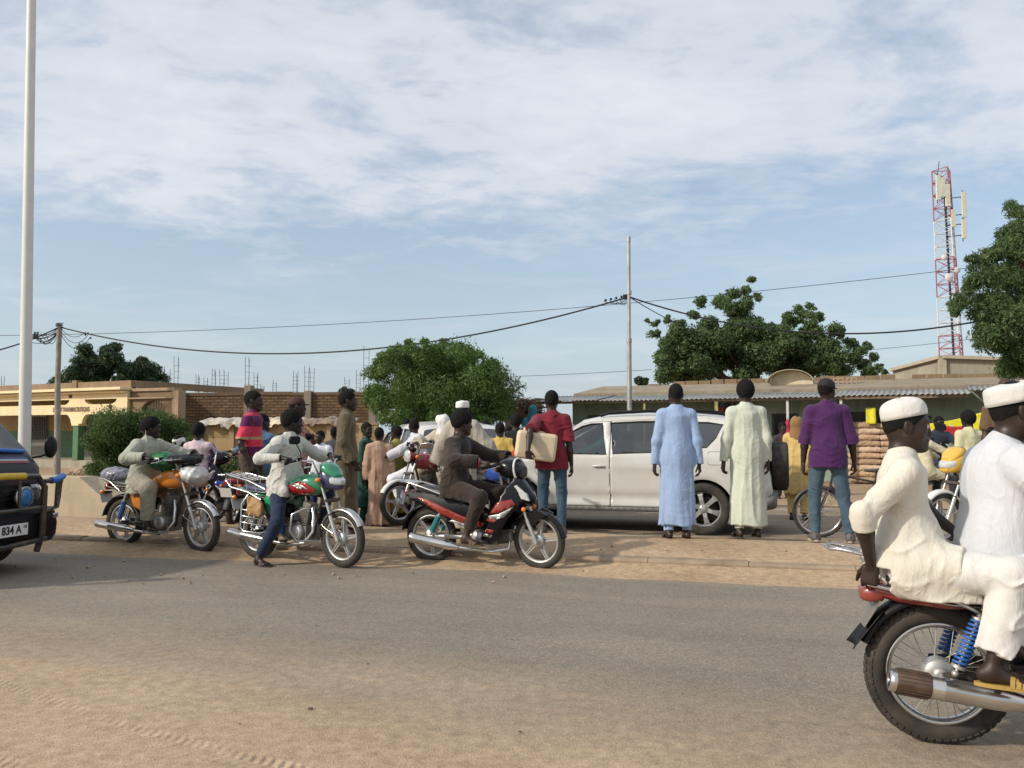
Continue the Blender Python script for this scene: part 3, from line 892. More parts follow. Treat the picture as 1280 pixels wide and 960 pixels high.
def shock(parent,a,b,col,hi=False,M=None,name='shock_absorber'):
 m=MB();m.M=M;a,b=Vector(a),Vector(b);d=b-a
 m.cyl(a,a+d*0.30,0.016,n=14);m.cyl(a+d*0.25,b,0.008,n=10);m.ball(a,0.016);m.ball(b,0.016)
 m.cyl(a+d*0.22,a+d*0.25,0.030,n=18);m.cyl(a+d*0.88,a+d*0.92,0.030,n=18)
 s_=m.build(name,ALU,parent)
 sp=MB();sp.M=M
 u,v=frame_from(d);N_=11;pts=[]
 for k in range(N_*14+1):
  t=k/(N_*14);an_=2*PI*N_*t;pts.append(a+d*(0.25+0.63*t)+(u*math.cos(an_)+v*math.sin(an_))*0.026)
 sp.tube(pts,0.0068,7);sp.build('spring',col,s_)
 return s_

def bag(name,c,r,material,label=None,parent=None,seed=0,vox=0.010,z=0.0):
 s_=SDF();c=Vector(c)
 s_.ell(c,r,k=0.03);s_.ell(c+Vector((r[0]*0.5,0,-r[2]*0.2)),(r[0]*0.6,r[1]*0.8,r[2]*0.7),k=0.05);s_.ell(c+Vector((-r[0]*0.5,0,r[2]*0.1)),(r[0]*0.6,r[1]*0.8,r[2]*0.75),k=0.05)
 s_.disp.append(creases(0.010,seed));s_.disp.append(fold(0.006,0.04,0.05,0,seed))
 return s_.mesh(name,vox,material,parent)

def motorcycle(label,loc,yaw,o,group=None):
 """standard commuter bike. o: options"""
 g=o.get;hi=g('hi',False)
 root=empty('motorcycle',loc,yaw,label,'motorcycle',group)
 if g('roll'): root.rotation_euler=(R(g('roll')),0,yaw)
 WB=g('wb',1.26);Rr=g('R',0.30);tw=g('tw',0.075);xr,xf=-WB/2,WB/2
 head_t=Vector((xf-0.245,0,0.90));axle=Vector((xf,0,Rr));fa=(head_t-axle).normalized()
 st=g('steer',0.0)
 SM=Matrix.Translation(head_t) @ Matrix.Rotation(R(st),4,fa) @ Matrix.Translation(-head_t)
 kind=g('wheel','cast')
 wheel('rear_wheel',(xr,0,Rr),Rr,g('twr',tw*1.1),g('wheelr',kind),root,hi=hi,spin=0.4,rimm=g('rimm'))
 wheel('front_wheel',axle,Rr,tw,kind,root,M=SM,hi=hi,spin=0.1,rimm=g('rimm'))
 f=MB();f.M=SM
 for sg in (-1,1):
  y=sg*0.085;off=Vector((0,y,0))
  f.cyl(axle+off-fa*0.02,axle+off+fa*0.27,0.021,n=14);f.cyl(axle+off+fa*0.25,axle+off+fa*0.60,0.0145,n=12,mi=0)
  f.cyl(axle+off+fa*0.26,axle+off+fa*0.275,0.024,n=12,mi=1)
 f.box(axle+fa*0.42,(0.05,0.20,0.03),(0,-math.atan2(fa.x,fa.z)*-1,0),mi=1);f.box(axle+fa*0.59,(0.06,0.20,0.02),(0,0.38,0),mi=1)
 fk=f.build('fork',[ALU,FRAMEB],root,bevel=0)
 fd=MB();fd.M=SM;fender(fd,axle,Rr+0.020,g('ff0',28),g('ff1',158),0.048)
 for sg in (-1,1):
  fd.tube([axle+Vector((0.0,sg*0.062,0.02)),axle+Vector((-0.07,sg*0.060,0.16)),axle+Vector((-0.14,sg*0.052,Rr-0.02))],0.005,6)
  fd.tube([axle+Vector((0.0,sg*0.062,0.02)),axle+Vector((-0.20,sg*0.060,0.10)),axle+Vector((-0.27,sg*0.050,0.14))],0.005,6)
 fd.build('front_mudguard',g('ffm',CHROME),root)
 hb=MB();hb.M=SM;ht=head_t+fa*0.05;hh=g('barh',0.14)
 pts=[ht+Vector((0.01,0,0.0)),ht+Vector((0.01,0.09,0.0)),ht+Vector((-0.01,0.16,hh)),ht+Vector((-0.10,0.30,hh+0.01)),ht+Vector((-0.19,0.36,hh-0.015))]
 both=[Vector((p.x,-p.y,p.z)) for p in reversed(pts)]+pts[1:]
 hb.tube(both,0.011,10);GR=pts[-1]
 for sg in (-1,1):
  a=Vector((pts[3].x,sg*pts[3].y,pts[3].z));b=Vector((pts[4].x,sg*pts[4].y,pts[4].z));dd=(b-a).normalized()
  hb.cyl(a+dd*0.0,b+dd*0.02,0.0175,n=12,mi=1)
  hb.tube([a-dd*0.03+Vector((0.03,0,0)),a+Vector((0.055,0,-0.01)),b+Vector((0.04,0,-0.01))],0.005,6,mi=2)
  hb.box(a-dd*0.03,(0.045,0.04,0.05),(0,0,0.5*sg),mi=1)
 hb.build('handlebar',[CHROME,BLACKP,ALU],root)
 info=dict(grip=[SM @ Vector((pts[4].x+0.03,pts[4].y-0.02,pts[4].z+0.02)),SM @ Vector((pts[4].x+0.03,-pts[4].y+0.02,pts[4].z+0.02))],SM=SM)
 if g('mirrors',True):
  for sg in (g('mirror_sides',(-1,1))):
   m=MB();m.M=SM;a=Vector((pts[3].x+0.02,sg*0.26,pts[3].z));mh=g('mirrorh',0.17)
   m.tube([a,a+Vector((0.02,sg*0.02,0.08)),a+Vector((-0.01,sg*0.07,mh))],0.0055,8)
   m.prism([(a.y+sg*0.08+0.068*math.copysign(abs(math.cos(t))**0.6,math.cos(t)),a.z+mh+0.015+0.043*math.copysign(abs(math.sin(t))**0.6,math.sin(t))) for t in [2*PI*k/28 for k in range(28)]],a.x-0.02,a.x+0.004,'yz',smooth=True)
   m.build('mirror',BLACKP,root)
 hl=g('headlight','round')
 m=MB();m.M=SM
 hp=head_t+Vector((0.09,0,0.03))
 if hl=='round':
  m.lathe([(0.02,-0.10),(0.06,-0.085),(0.082,-0.04),(0.088,0.0),(0.088,0.012)],hp,(1,0,-0.05),28,mi=0,caps=True)
  m.lathe([(0.082,0.012),(0.070,0.022),(0.04,0.030),(0.005,0.033)],hp,(1,0,-0.05),28,mi=1,caps=True)
  m.ring([(0.004,0.0),(0,0.008),(-0.006,0.006),(-0.004,-0.004)],0.088,hp+Vector((0.012,0,0)),(1,0,-0.05),32,mi=2)
  m.build('headlight',[g('hlm',BLACKP),CLEARL,CHROME],root)
 elif hl=='fairing':
  loft_secs(m,[sec(hp.x-0.08,0.115,hp.z-0.09,hp.z+0.11),sec(hp.x-0.02,0.125,hp.z-0.12,hp.z+0.11),sec(hp.x+0.05,0.110,hp.z-0.13,hp.z+0.07),sec(hp.x+0.10,0.085,hp.z-0.13,hp.z+0.0),sec(hp.x+0.13,0.05,hp.z-0.12,hp.z-0.04)],0)
  fr=m.build('headlight_fairing',g('fairm',g('tankm')),root)
  l_=MB();l_.M=SM
  loft_secs(l_,[sec(hp.x+0.02,0.112,hp.z-0.075,hp.z+0.035,0.6),sec(hp.x+0.075,0.101,hp.z-0.08,hp.z+0.02,0.6),sec(hp.x+0.125,0.075,hp.z-0.08,hp.z-0.008,0.6),sec(hp.x+0.148,0.045,hp.z-0.075,hp.z-0.02,0.6)]);l_.build('headlight',CLEARL,root)
  t_=MB();t_.M=SM
  loft_secs(t_,[sec(hp.x-0.085,0.10,hp.z+0.04,hp.z+0.16),sec(hp.x-0.02,0.115,hp.z+0.03,hp.z+0.155),sec(hp.x+0.05,0.10,hp.z+0.0,hp.z+0.10),sec(hp.x+0.09,0.07,hp.z-0.01,hp.z+0.04)]);t_.build('fly_screen',g('screenm',g('tankm')),root)
 ins=MB();ins.M=SM
 for sg in (-1,1): ins.lathe([(0.01,-0.03),(0.035,-0.025),(0.042,0.0),(0.042,0.022),(0.036,0.026)],head_t+Vector((0.035,sg*0.046,0.115)),(-0.5,0,0.85),20,caps=True)
 ins.build('instruments',BLACKP,root)
 for sg in (-1,1):
  m=MB();m.M=SM;p=hp+Vector((-0.045,0,-0.02));m.cyl(p+Vector((0,sg*0.06,0)),p+Vector((0,sg*0.145,0)),0.008,n=8);m.ball(p+Vector((0.0,sg*0.165,0)),(0.030,0.026,0.028),14,10,mi=1);m.build('turn_signal',[BLACKP,AMBER],root)
 fr=MB()
 fr.tube([head_t+Vector((-0.03,0,-0.04)),Vector((0.10,0,0.80)),Vector((-0.20,0,0.70)),Vector((-0.70,0,0.74))],0.019,10)
 fr.tube([head_t+Vector((-0.02,0,-0.10)),Vector((xf-0.36,0,0.50)),Vector((xf-0.42,0,0.30)),Vector((0.0,0,0.23)),Vector((-0.22,0,0.28)),Vector((-0.24,0,0.68))],0.017,10)
 for sg in (-1,1):
  fr.tube([Vector((-0.22,sg*0.10,0.66)),Vector((-0.55,sg*0.115,0.70)),Vector((-0.86,sg*0.105,0.745))],0.013,8)
  fr.tube([Vector((-0.24,sg*0.09,0.35)),Vector((-0.50,sg*0.115,0.69))],0.012,8)
  fr.tube([Vector((-0.24,sg*0.07,Rr+0.02)),Vector((xr,sg*0.09,Rr))],0.016,8,squash=1.4)
  fr.tube([Vector((-0.10,sg*0.10,0.24)),Vector((-0.02,sg*0.20,0.25))],0.009,8);fr.cyl((0.0,sg*0.18,0.255),(0.0,sg*0.27,0.26),0.016,n=10)
  fr.tube([Vector((-0.20,sg*0.11,0.28)),Vector((-0.42,sg*0.13,0.33))],0.008,8);fr.cyl((-0.42,sg*0.13,0.335),(-0.42,sg*0.23,0.34),0.015,n=10)
 fr.build('frame',FRAMEB,root)
 e=MB()
 e.box((0.03,0,0.325),(0.36,0.22,0.17));e.lathe([(0.0,-0.145),(0.06,-0.145),(0.088,-0.130),(0.092,-0.10),(0.092,0.10),(0.085,0.135),(0.0,0.14)],(0.10,0,0.345),(0,1,0),28)
 e.lathe([(0.0,-0.15),(0.05,-0.148),(0.070,-0.135),(0.075,-0.10),(0.075,0.10),(0.07,0.13),(0.0,0.13)],(-0.06,0,0.335),(0,1,0),24)
 cy=Vector((0.105,0,0.42));cd=Vector((0.30,0,1)).normalized();q=Matrix.Rotation(math.atan2(cd.x,cd.z),3,'Y')
 e.box(cy+cd*0.10,(0.10,0.11,0.22),q)
 for k in range(9): e.box(cy+cd*(0.02+0.019*k),(0.155 if k<7 else 0.14,0.165,0.006),q)
 e.box(cy+cd*0.215,(0.115,0.12,0.06),q)
 eng=e.build('engine',ALUD,root,bevel=0.004,seg=1)
 cb=MB();cb.cyl((-0.05,0.0,0.53),(0.06,0.0,0.54),0.030,n=16);cb.box((-0.02,0,0.50),(0.06,0.07,0.08));cb.lathe([(0.02,-0.06),(0.075,-0.05),(0.08,0.0),(0.075,0.05),(0.02,0.06)],(-0.15,0,0.55),(1,0,0),16,mi=1);cb.build('carburettor',[ALU,BLACKP],eng,bevel=0)
 cv=MB();cv.lathe([(0.0,-0.012),(0.062,-0.010),(0.075,0.0),(0.078,0.012)],(0.10,-0.148,0.345),(0,1,0),28);cv.build('engine_cover',ALU,eng);cv=MB();cv.lathe([(0.0,0.012),(0.05,0.010),(0.068,0.0)],(0.10,0.14,0.345),(0,1,0),28);cv.build('engine_cover',ALU,eng)
 ped=MB();ped.tube([Vector((-0.05,-0.16,0.30)),Vector((0.06,-0.19,0.26)),Vector((0.14,-0.20,0.27))],0.008,8);ped.tube([Vector((-0.10,-0.15,0.30)),Vector((-0.14,-0.19,0.40)),Vector((-0.13,-0.23,0.41))],0.008,8);ped.build('pedal',STEEL,root)
 ex=MB();ml=g('muffler',0.62)
 ex.tube([cy+cd*0.19+Vector((0.07,-0.03,0)),Vector((0.27,-0.06,0.52)),Vector((0.30,-0.10,0.36)),Vector((0.22,-0.14,0.24)),Vector((0.0,-0.155,0.215)),Vector((-0.30,-0.165,0.235))],0.0175,12)
 mo=Vector((-0.28,-0.168,0.238));md=Vector((-1,-0.02,g('mrise',0.09))).normalized();mr=g('mr',0.046)
 pr=[(0.018,0),(0.026,0.02),(mr*0.95,0.13),(mr,0.17),(mr,ml*0.62),(mr+0.002,ml*0.62+0.004),(mr+0.002,ml*0.62+0.012),(mr,ml*0.62+0.016),(mr,ml-0.02),(mr*0.94,ml),(0.016,ml),(0.016,ml-0.03)]
 ex.lathe(pr,mo,md,28)
 exo=ex.build('exhaust',CHROME,root)
 if hi:
  h_=MB();h_.lathe([(mr+0.003,ml*0.72),(mr+0.004,ml*0.725),(mr+0.004,ml*0.95),(mr+0.003,ml*0.955)],mo,md,28)
  for k in range(20):
   a=2*PI*k/20;u,v=frame_from(md);p=(u*math.cos(a)+v*math.sin(a))*(mr+0.005);h_.tube([mo+md*ml*0.73+p,mo+md*ml*0.94+p],0.0028,6)
  h_.build('muffler_band',mat('burnt brown chrome',(0.16,0.11,0.09),0.35,0.8,var=0.3,dust=0.3),exo)
 tk=MB();tz=g('tankz',0.0)
 if g('tankshape','round')=='round':
  S_=[sec(0.385,0.055,0.78+tz,0.90+tz,0.8),sec(0.34,0.105,0.755+tz,0.945+tz,0.8),sec(0.24,0.142,0.735+tz,0.965+tz,0.78),sec(0.12,0.150,0.735+tz,0.960+tz,0.78),sec(0.0,0.130,0.735+tz,0.925+tz,0.78),sec(-0.09,0.095,0.735+tz,0.865+tz,0.78),sec(-0.14,0.07,0.74+tz,0.83+tz,0.8)]
 loft_secs(tk,S_)
 tko=tk.build('fuel_tank',g('tankm'),root)
 cp=MB();cp.lathe([(0.034,0),(0.034,0.012),(0.028,0.018),(0.0,0.019)],(0.17,0,0.962+tz),(0.05,0,1),20);cp.build('tank_cap',CHROME,tko)
 if g('tankpanel'):
  for sg in (-1,1):
   p=MB();ol=[(0.35,0.80),(0.28,0.752),(0.0,0.745),(-0.09,0.775),(-0.01,0.845),(0.12,0.885),(0.24,0.875)]
   def yy(x,z):
    t=(z-0.85)/0.115;w=0.150-max(0,abs(x-0.14)-0.08)**1.5*0.75;return w*max(0.05,(1-min(1,abs(t))**2.55))**(1/2.55)
   grid_poly(p,ol,lambda x,z: Vector((x,sg*(yy(x,z)+0.004),z+tz)),0.02)
   p.build('tank_panel',g('tankpanel'),tko,solid=0.003);p=MB();grid_poly(p,[(0.27,0.80),(0.10,0.815),(0.02,0.845),(0.10,0.85),(0.05,0.865),(0.14,0.868),(0.22,0.835)],lambda x,z: Vector((x,sg*(yy(x,z)+0.008),z+tz)),0.02);p.build('tank_decal',ALU,tko,solid=0.002)
 se=MB();sz=g('seatz',0.0);x1=g('seatx',-0.74)
 ss=[sec(-0.10,0.085,0.735+sz,0.80+sz),sec(-0.20,0.125,0.725+sz,0.795+sz),sec(-0.34,0.142,0.720+sz,0.795+sz),sec(-0.44,0.145,0.725+sz,0.815+sz),sec(-0.60,0.140,0.730+sz,0.830+sz),sec(x1,0.115,0.745+sz,0.838+sz),sec(x1-0.04,0.09,0.765+sz,0.83+sz)]
 loft_secs(se,ss)
 seo=se.build('seat',g('seatm',VINYL),root)
 if g('seatpipe',True):
  for sg in (-1,1):
   p=MB();p.tube([Vector((-0.14,sg*0.110,0.748+sz)),Vector((-0.34,sg*0.147,0.745+sz)),Vector((-0.60,sg*0.144,0.757+sz)),Vector((x1,sg*0.120,0.772+sz))],0.004,6);p.build('seat_trim',CHROME,seo)
 for sg in (-1,1):
  p=MB();ol=g('sideol',[(-0.07,0.70),(-0.12,0.52),(-0.20,0.46),(-0.33,0.52),(-0.42,0.68),(-0.36,0.72)])
  cxp=sum(a for a,b in ol)/len(ol);czp=sum(b for a,b in ol)/len(ol)
  grid_poly(p,ol,lambda x,z: Vector((x,sg*(0.125+0.02*max(0,1-((x-cxp)/0.18)**2-((z-czp)/0.14)**2)),z)),0.03)
  p.build('side_panel',g('sidem',g('tankm')),root,solid=0.006)
 tl=MB();fender(tl,(xr,0,Rr),Rr+0.05,g('rf0',52),g('rf1',168),0.066 if not hi else 0.07,mi=0)
 tl.build('rear_mudguard',g('rfm',BLACKP),root)
 if g('cowl',True):
  c_=MB();loft_secs(c_,[sec(-0.40,0.10,0.69,0.735),sec(-0.60,0.125,0.68,0.752),sec(-0.80,0.105,0.70,0.775),sec(-0.90,0.07,0.725,0.785)]);c_.build('tail_cowl',g('cowlm',g('tankm')),root)
 l_=MB();loft_secs(l_,[sec(-0.87,0.075,0.70,0.78,0.6),sec(-0.92,0.07,0.695,0.775,0.6),sec(-0.945,0.055,0.70,0.765,0.6)]);l_.build('tail_light',g('tailm',RED_LENS),root)
 for sg in (-1,1) if g('rear_signals',True) else ():
  m=MB();p=Vector((-0.86,0,0.68));m.cyl(p+Vector((0,sg*0.06,0)),p+Vector((0,sg*0.13,0)),0.007,n=8);m.ball(p+Vector((0,sg*0.15,0)),(0.028,0.024,0.026),14,10,mi=1);m.build('turn_signal',[BLACKP,AMBER],root)
 if g('plate',True):
  m=MB();m.box((-0.965,0,0.60),(0.004,0.18,0.13),(0,-0.35,0));m.box((-0.95,0,0.66),(0.05,0.10,0.02),(0,-0.3,0),mi=1);m.build('number_plate',[WHITE_PAINT,BLACKP],root)
 rk=g('rack','small')
 if rk in ('small','big'):
  m=MB()
  if rk=='small':
   for sg in (-1,1): m.tube([Vector((-0.55,sg*0.155,0.70)),Vector((-0.72,sg*0.15,0.80)),Vector((-0.84,sg*0.135,0.835)),Vector((-0.98,sg*0.12,0.84)),Vector((-1.0,sg*0.09,0.84))],0.009,8)
   m.tube([Vector((-1.0,-0.1,0.84)),Vector((-1.01,0,0.84)),Vector((-1.0,0.1,0.84))],0.009,8)
   for y in (-0.06,0,0.06): m.tube([Vector((-0.80,y,0.835)),Vector((-1.0,y,0.842))],0.006,6)
   m.tube([Vector((-0.82,-0.14,0.835)),Vector((-0.82,0.14,0.835))],0.007,6)
  elif rk=='big':
   for sg in (-1,1):
    y=sg*0.165
    m.tube([Vector((-0.35,y,0.785)),Vector((-0.62,y,0.87)),Vector((-0.98,y*0.95,0.93)),Vector((-1.03,y*0.8,0.93)),Vector((-1.0,y*0.9,0.86)),Vector((-0.90,y,0.79)),Vector((-0.62,y,0.745)),Vector((-0.42,y,0.67))],0.012,8)
    for x in (-0.52,-0.66,-0.80,-0.92): m.tube([Vector((x,y,0.84+(-0.52-x)*0.2)),Vector((x+0.02,y,0.765))],0.0045,6)
   for x in (-0.62,-0.82,-1.02): m.tube([Vector((x,-0.16,0.875+(-0.62-x)*0.16)),Vector((x,0.16,0.875+(-0.62-x)*0.16))],0.006,6)
   for y in (-0.08,0.0,0.08): m.tube([Vector((-0.6,y,0.872)),Vector((-1.02,y,0.935))],0.006,6)
  m.build('luggage_rack',g('rackm',CHROME),root)
 if g('guards'):
  for sg in (-1,1):
   m=MB();y=sg*0.215
   m.tube([Vector((-0.62,sg*0.14,0.74)),Vector((-0.66,y,0.62)),Vector((-0.68,y,0.36)),Vector((-0.62,y,0.32)),Vector((-0.36,y,0.315)),Vector((-0.33,sg*0.14,0.33))],0.010,8)
   for z in (0.42,0.49,0.56): m.tube([Vector((-0.675,y,z)),Vector((-0.40,y,z-0.02)),Vector((-0.36,sg*0.14,z-0.02))],0.007,8)
   m.tube([Vector((-0.58,y,0.56)),Vector((-0.56,y,0.64)),Vector((-0.48,y,0.66)),Vector((-0.42,y,0.60)),Vector((-0.46,y,0.54))],0.007,8)
   m.build('side_guard',CHROME,root)
   c_=MB();c_.tube([Vector((0.27,sg*0.03,0.62)),Vector((0.25,sg*0.20,0.60)),Vector((0.18,sg*0.28,0.55)),Vector((0.15,sg*0.285,0.38)),Vector((0.20,sg*0.24,0.27)),Vector((0.30,sg*0.03,0.26))],0.012,10);c_.build('crash_bar',CHROME,root)
 for sg in (-1,1): shock(root,(-0.46,sg*0.135,0.66),(xr+0.04,sg*0.125,Rr+0.03),g('springm',STEEL),hi)
 cg=MB();cg.box(((xr-0.06)/2,0.085,Rr+0.02),(abs(xr)-0.02,0.02,0.085));cg.build('chain_guard',g('chainm',BLACKP),root,bevel=0.008)
 stn=MB();stn.tube([Vector((-0.12,0.10,0.25)),Vector((-0.20,0.14,0.16)),Vector((-0.42,0.17,0.17))],0.010,8);stn.build('kickstand',FRAMEB,root)
 info['root']=root
 return root,info

def grid_poly(mb,ol,fn,step,mi=0,smooth=True,holes=()):
 """fill a 2D outline with a fine grid of points and map it through fn"""
 from mathutils.geometry import delaunay_2d_cdt
 def dens(poly):
  out=[]
  for i in range(len(poly)):
   a,b=poly[i],poly[(i+1) % len(poly)];n=max(1,int(math.hypot(b[0]-a[0],b[1]-a[1])/step))
   for k in range(n): out.append((a[0]+(b[0]-a[0])*k/n,a[1]+(b[1]-a[1])*k/n))
  return out
 def inside(p,poly):
  c=False;j=len(poly)-1
  for i in range(len(poly)):
   if (poly[i][1]>p[1]) !=(poly[j][1]>p[1]) and p[0]<(poly[j][0]-poly[i][0])*(p[1]-poly[i][1])/(poly[j][1]-poly[i][1])+poly[i][0]: c=not c
   j=i
  return c
 loops=[dens(ol)]+[dens(h) for h in holes]
 pts=[];edges=[]
 for lp in loops:
  o=len(pts);pts +=[Vector(p) for p in lp];edges +=[(o+i,o+(i+1) % len(lp)) for i in range(len(lp))]
 xs=[p[0] for p in ol];zs=[p[1] for p in ol]
 nb=len(pts);bp=np.array([(p.x,p.y) for p in pts])
 x=min(xs)+step*0.5
 while x<max(xs):
  z=min(zs)+step*0.5
  while z<max(zs):
   if inside((x,z),ol) and not any(inside((x,z),h) for h in holes):
    if np.min((bp[:,0]-x)**2+(bp[:,1]-z)**2)>(step*0.45)**2: pts.append(Vector((x,z)))
   z +=step
  x +=step
 r=delaunay_2d_cdt(pts,edges,[],0,1e-6)
 vs,fs=r[0],r[2];keep=[]
 for f in fs:
  c=sum((vs[i] for i in f),Vector((0,0)))/len(f)
  if inside((c.x,c.y),ol) and not any(inside((c.x,c.y),h) for h in holes): keep.append(f)
 mb._add([fn(v.x,v.y) for v in vs],keep,mi,smooth)

def underbone(label,loc,yaw,o,group=None):
 """step-through underbone with leg shield"""
 g=o.get
 root=empty('scooter',loc,yaw,label,'scooter',group)
 WB=g('wb',1.24);Rr=g('R',0.292);tw=g('tw',0.065);xr,xf=-WB/2,WB/2
 axle=Vector((xf,0,Rr));head_t=Vector((xf-0.24,0,0.86));fa=(head_t-axle).normalized()
 SM=Matrix.Translation(head_t) @ Matrix.Rotation(R(g('steer',0)),4,fa) @ Matrix.Translation(-head_t)
 wheel('rear_wheel',(xr,0,Rr),Rr,tw*1.15,g('wheel','cast'),root,spin=0.5,rimm=g('rimm'));wheel('front_wheel',axle,Rr,tw,g('wheel','cast'),root,M=SM,spin=0.16,rimm=g('rimm'))
 f=MB();f.M=SM
 for sg in (-1,1):
  off=Vector((0,sg*0.08,0));f.cyl(axle+off-fa*0.02,axle+off+fa*0.24,0.020,n=14);f.cyl(axle+off+fa*0.22,axle+off+fa*0.36,0.0135,n=12)
 f.build('fork',ALU,root)
 A=g('bodym',BLACKG);B=g('panelm',BLACKP)
 fd=MB();fd.M=SM;fender(fd,axle,Rr+0.018,8,150,0.052)
 for sg in (-1,1): fd.prism([(xf-0.10,Rr+0.26),(xf+0.02,Rr+0.33),(xf+0.14,Rr+0.28),(xf+0.03,Rr+0.22),(xf-0.06,Rr+0.14),(xf-0.13,Rr+0.15)],sg*0.055,sg*0.085)
 fd.build('front_mudguard',A,root,bevel=0.006)
 for sg in (-1,1):
  p=MB()
  ol=[(0.47,0.92),(0.52,0.80),(0.50,0.70),(0.40,0.60),(0.33,0.50),(0.22,0.30),(0.12,0.24),(0.02,0.30),(0.10,0.42),(0.18,0.55),(0.24,0.70),(0.31,0.85),(0.38,0.95)]
  grid_poly(p,ol,lambda x,z: Vector((x,sg*(0.10+0.11*math.sin(PI*min(max((0.98-z)/0.80,0),1))*max(0,min(1,(0.56-x)/0.28))),z)),0.04)
  sh_=p.build('leg_shield',A,root,solid=0.008)
  s1=MB();yy=lambda x,z: sg*(0.107+0.11*math.sin(PI*min(max((0.98-z)/0.80,0),1))*max(0,min(1,(0.56-x)/0.28))+0.003)
  for (ol2,mi) in (([(0.38,0.72),(0.42,0.66),(0.26,0.58),(0.15,0.57),(0.24,0.69)],0),([(0.40,0.645),(0.31,0.535),(0.16,0.50),(0.14,0.545),(0.26,0.57)],1),([(0.24,0.51),(0.20,0.475),(0.11,0.50),(0.13,0.52)],0),([(0.20,0.40),(0.17,0.36),(0.08,0.38),(0.11,0.41)],0),([(0.17,0.35),(0.15,0.315),(0.05,0.33),(0.08,0.36)],1)):
   grid_poly(s1,ol2,lambda x,z: Vector((x,yy(x,z),z)),0.03,mi)
  s1.build('shield_decal',[g('stripem',RED_LENS),ALU],sh_,solid=0.002)
 nose=MB();nose.M=SM
 nose.M=None
 loft_secs(nose,[sec(0.33,0.10,0.78,0.99),sec(0.40,0.125,0.72,0.97),sec(0.47,0.115,0.66,0.90),sec(0.53,0.085,0.66,0.82),sec(0.57,0.045,0.67,0.76)])
 nz=nose.build('front_cowl',A,root)
 for sg in (-1,1): lm=MB();lm.prism([(0.37,0.85),(0.47,0.72),(0.56,0.70),(0.53,0.775),(0.42,0.865)],sg*0.09,sg*0.136);lm.build('front_lamp',CLEARL,root,bevel=0.01)
 for sg in (-1,1):
  m=MB();m.M=SM;m.ball((xf-0.11,sg*0.115,Rr+0.33),(0.026,0.022,0.026),mi=0);m.build('turn_signal',AMBER,root)
 hc=MB();hc.M=SM;ht=Vector((0.30,0,1.04))
 loft_secs(hc,[sec(ht.x-0.09,0.12,ht.z-0.07,ht.z+0.07),sec(ht.x-0.01,0.155,ht.z-0.11,ht.z+0.10),sec(ht.x+0.08,0.145,ht.z-0.12,ht.z+0.08),sec(ht.x+0.15,0.10,ht.z-0.11,ht.z+0.02)]);hc.build('handlebar_cowl',A,root)
 rm=MB();rm.M=SM;rm.ring([(0.010,0),(0,0.016),(-0.010,0),(0,-0.016)],0.122,ht+Vector((0.105,0,-0.025)),(1,0,0.15),32);rm.build('headlight_rim',g('rimcol',WHITE_PAINT),root)
 hb=MB();hb.M=SM
 for sg in (-1,1):
  hb.tube([ht+Vector((0,sg*0.05,0)),ht+Vector((-0.02,sg*0.18,0.03)),ht+Vector((-0.07,sg*0.26,0.035)),ht+Vector((-0.12,sg*0.35,0.02))],0.011,10);hb.cyl(ht+Vector((-0.06,sg*0.245,0.036)),ht+Vector((-0.13,sg*0.365,0.018)),0.0175,n=12)
  hb.tube([ht+Vector((-0.01,sg*0.20,0.03)),ht+Vector((-0.02,sg*0.34,0.02))],0.005,6,mi=1)
 hb.build('handlebar',[BLACKP,ALU],root)
 grip=[SM @ (ht+Vector((-0.08,0.30,0.045))),SM @ (ht+Vector((-0.08,-0.30,0.045)))]
 if g('mirrors',False):
  for sg in (-1,1):
   m=MB();m.M=SM;a=ht+Vector((0,sg*0.2,0.03));m.tube([a,a+Vector((0.03,sg*0.03,0.10)),a+Vector((0,sg*0.08,0.17))],0.005,8);m.ball(a+Vector((0,sg*0.09,0.19)),(0.015,0.055,0.038));m.build('mirror',BLACKP,root)
 for sg in (-1,1):
  p=MB();ol=[(0.14,0.50),(0.05,0.40),(-0.15,0.42),(-0.35,0.50),(-0.60,0.60),(-0.82,0.68),(-0.90,0.74),(-0.84,0.78),(-0.50,0.745),(-0.20,0.70),(0.0,0.58)]
  grid_poly(p,ol,lambda x,z: Vector((x,sg*(0.085+0.055*math.sin(PI*min(max((z-0.38)/0.42,0),1))*(1-0.35*max(0,-x-0.45)*2)),z)),0.04)
  bd=p.build('side_panel',B,root,solid=0.008)
  s1=MB();yy=lambda x,z: sg*(0.085+0.055*math.sin(PI*min(max((z-0.38)/0.42,0),1))*(1-0.35*max(0,-x-0.45)*2)+0.008)
  for ol2,mi in (([(0.06,0.455),(0.02,0.41),(-0.22,0.455),(-0.45,0.54),(-0.76,0.715),(-0.60,0.685),(-0.38,0.60),(-0.18,0.52)],0),([(-0.30,0.478),(-0.05,0.405),(-0.18,0.408),(-0.36,0.465)],1)):
   grid_poly(s1,ol2,lambda x,z: Vector((x,yy(x,z),z)),0.03,mi)
  s1.build('panel_decal',[g('stripem',RED_LENS),ALU],bd,solid=0.002)
 sp=MB();loft_secs(sp,[sec(0.26,0.06,0.55,0.75),sec(0.15,0.07,0.45,0.62),sec(0.0,0.085,0.42,0.56),sec(-0.15,0.09,0.44,0.68),sec(-0.5,0.10,0.55,0.735),sec(-0.82,0.07,0.67,0.76)]);sp.build('centre_body',B,root)
 se=MB();loft_secs(se,[sec(-0.02,0.07,0.66,0.72),sec(-0.10,0.115,0.69,0.765),sec(-0.25,0.135,0.70,0.78),sec(-0.40,0.135,0.705,0.80),sec(-0.55,0.13,0.72,0.825),sec(-0.72,0.10,0.745,0.84),sec(-0.76,0.08,0.76,0.83)]);se.build('seat',VINYL,root)
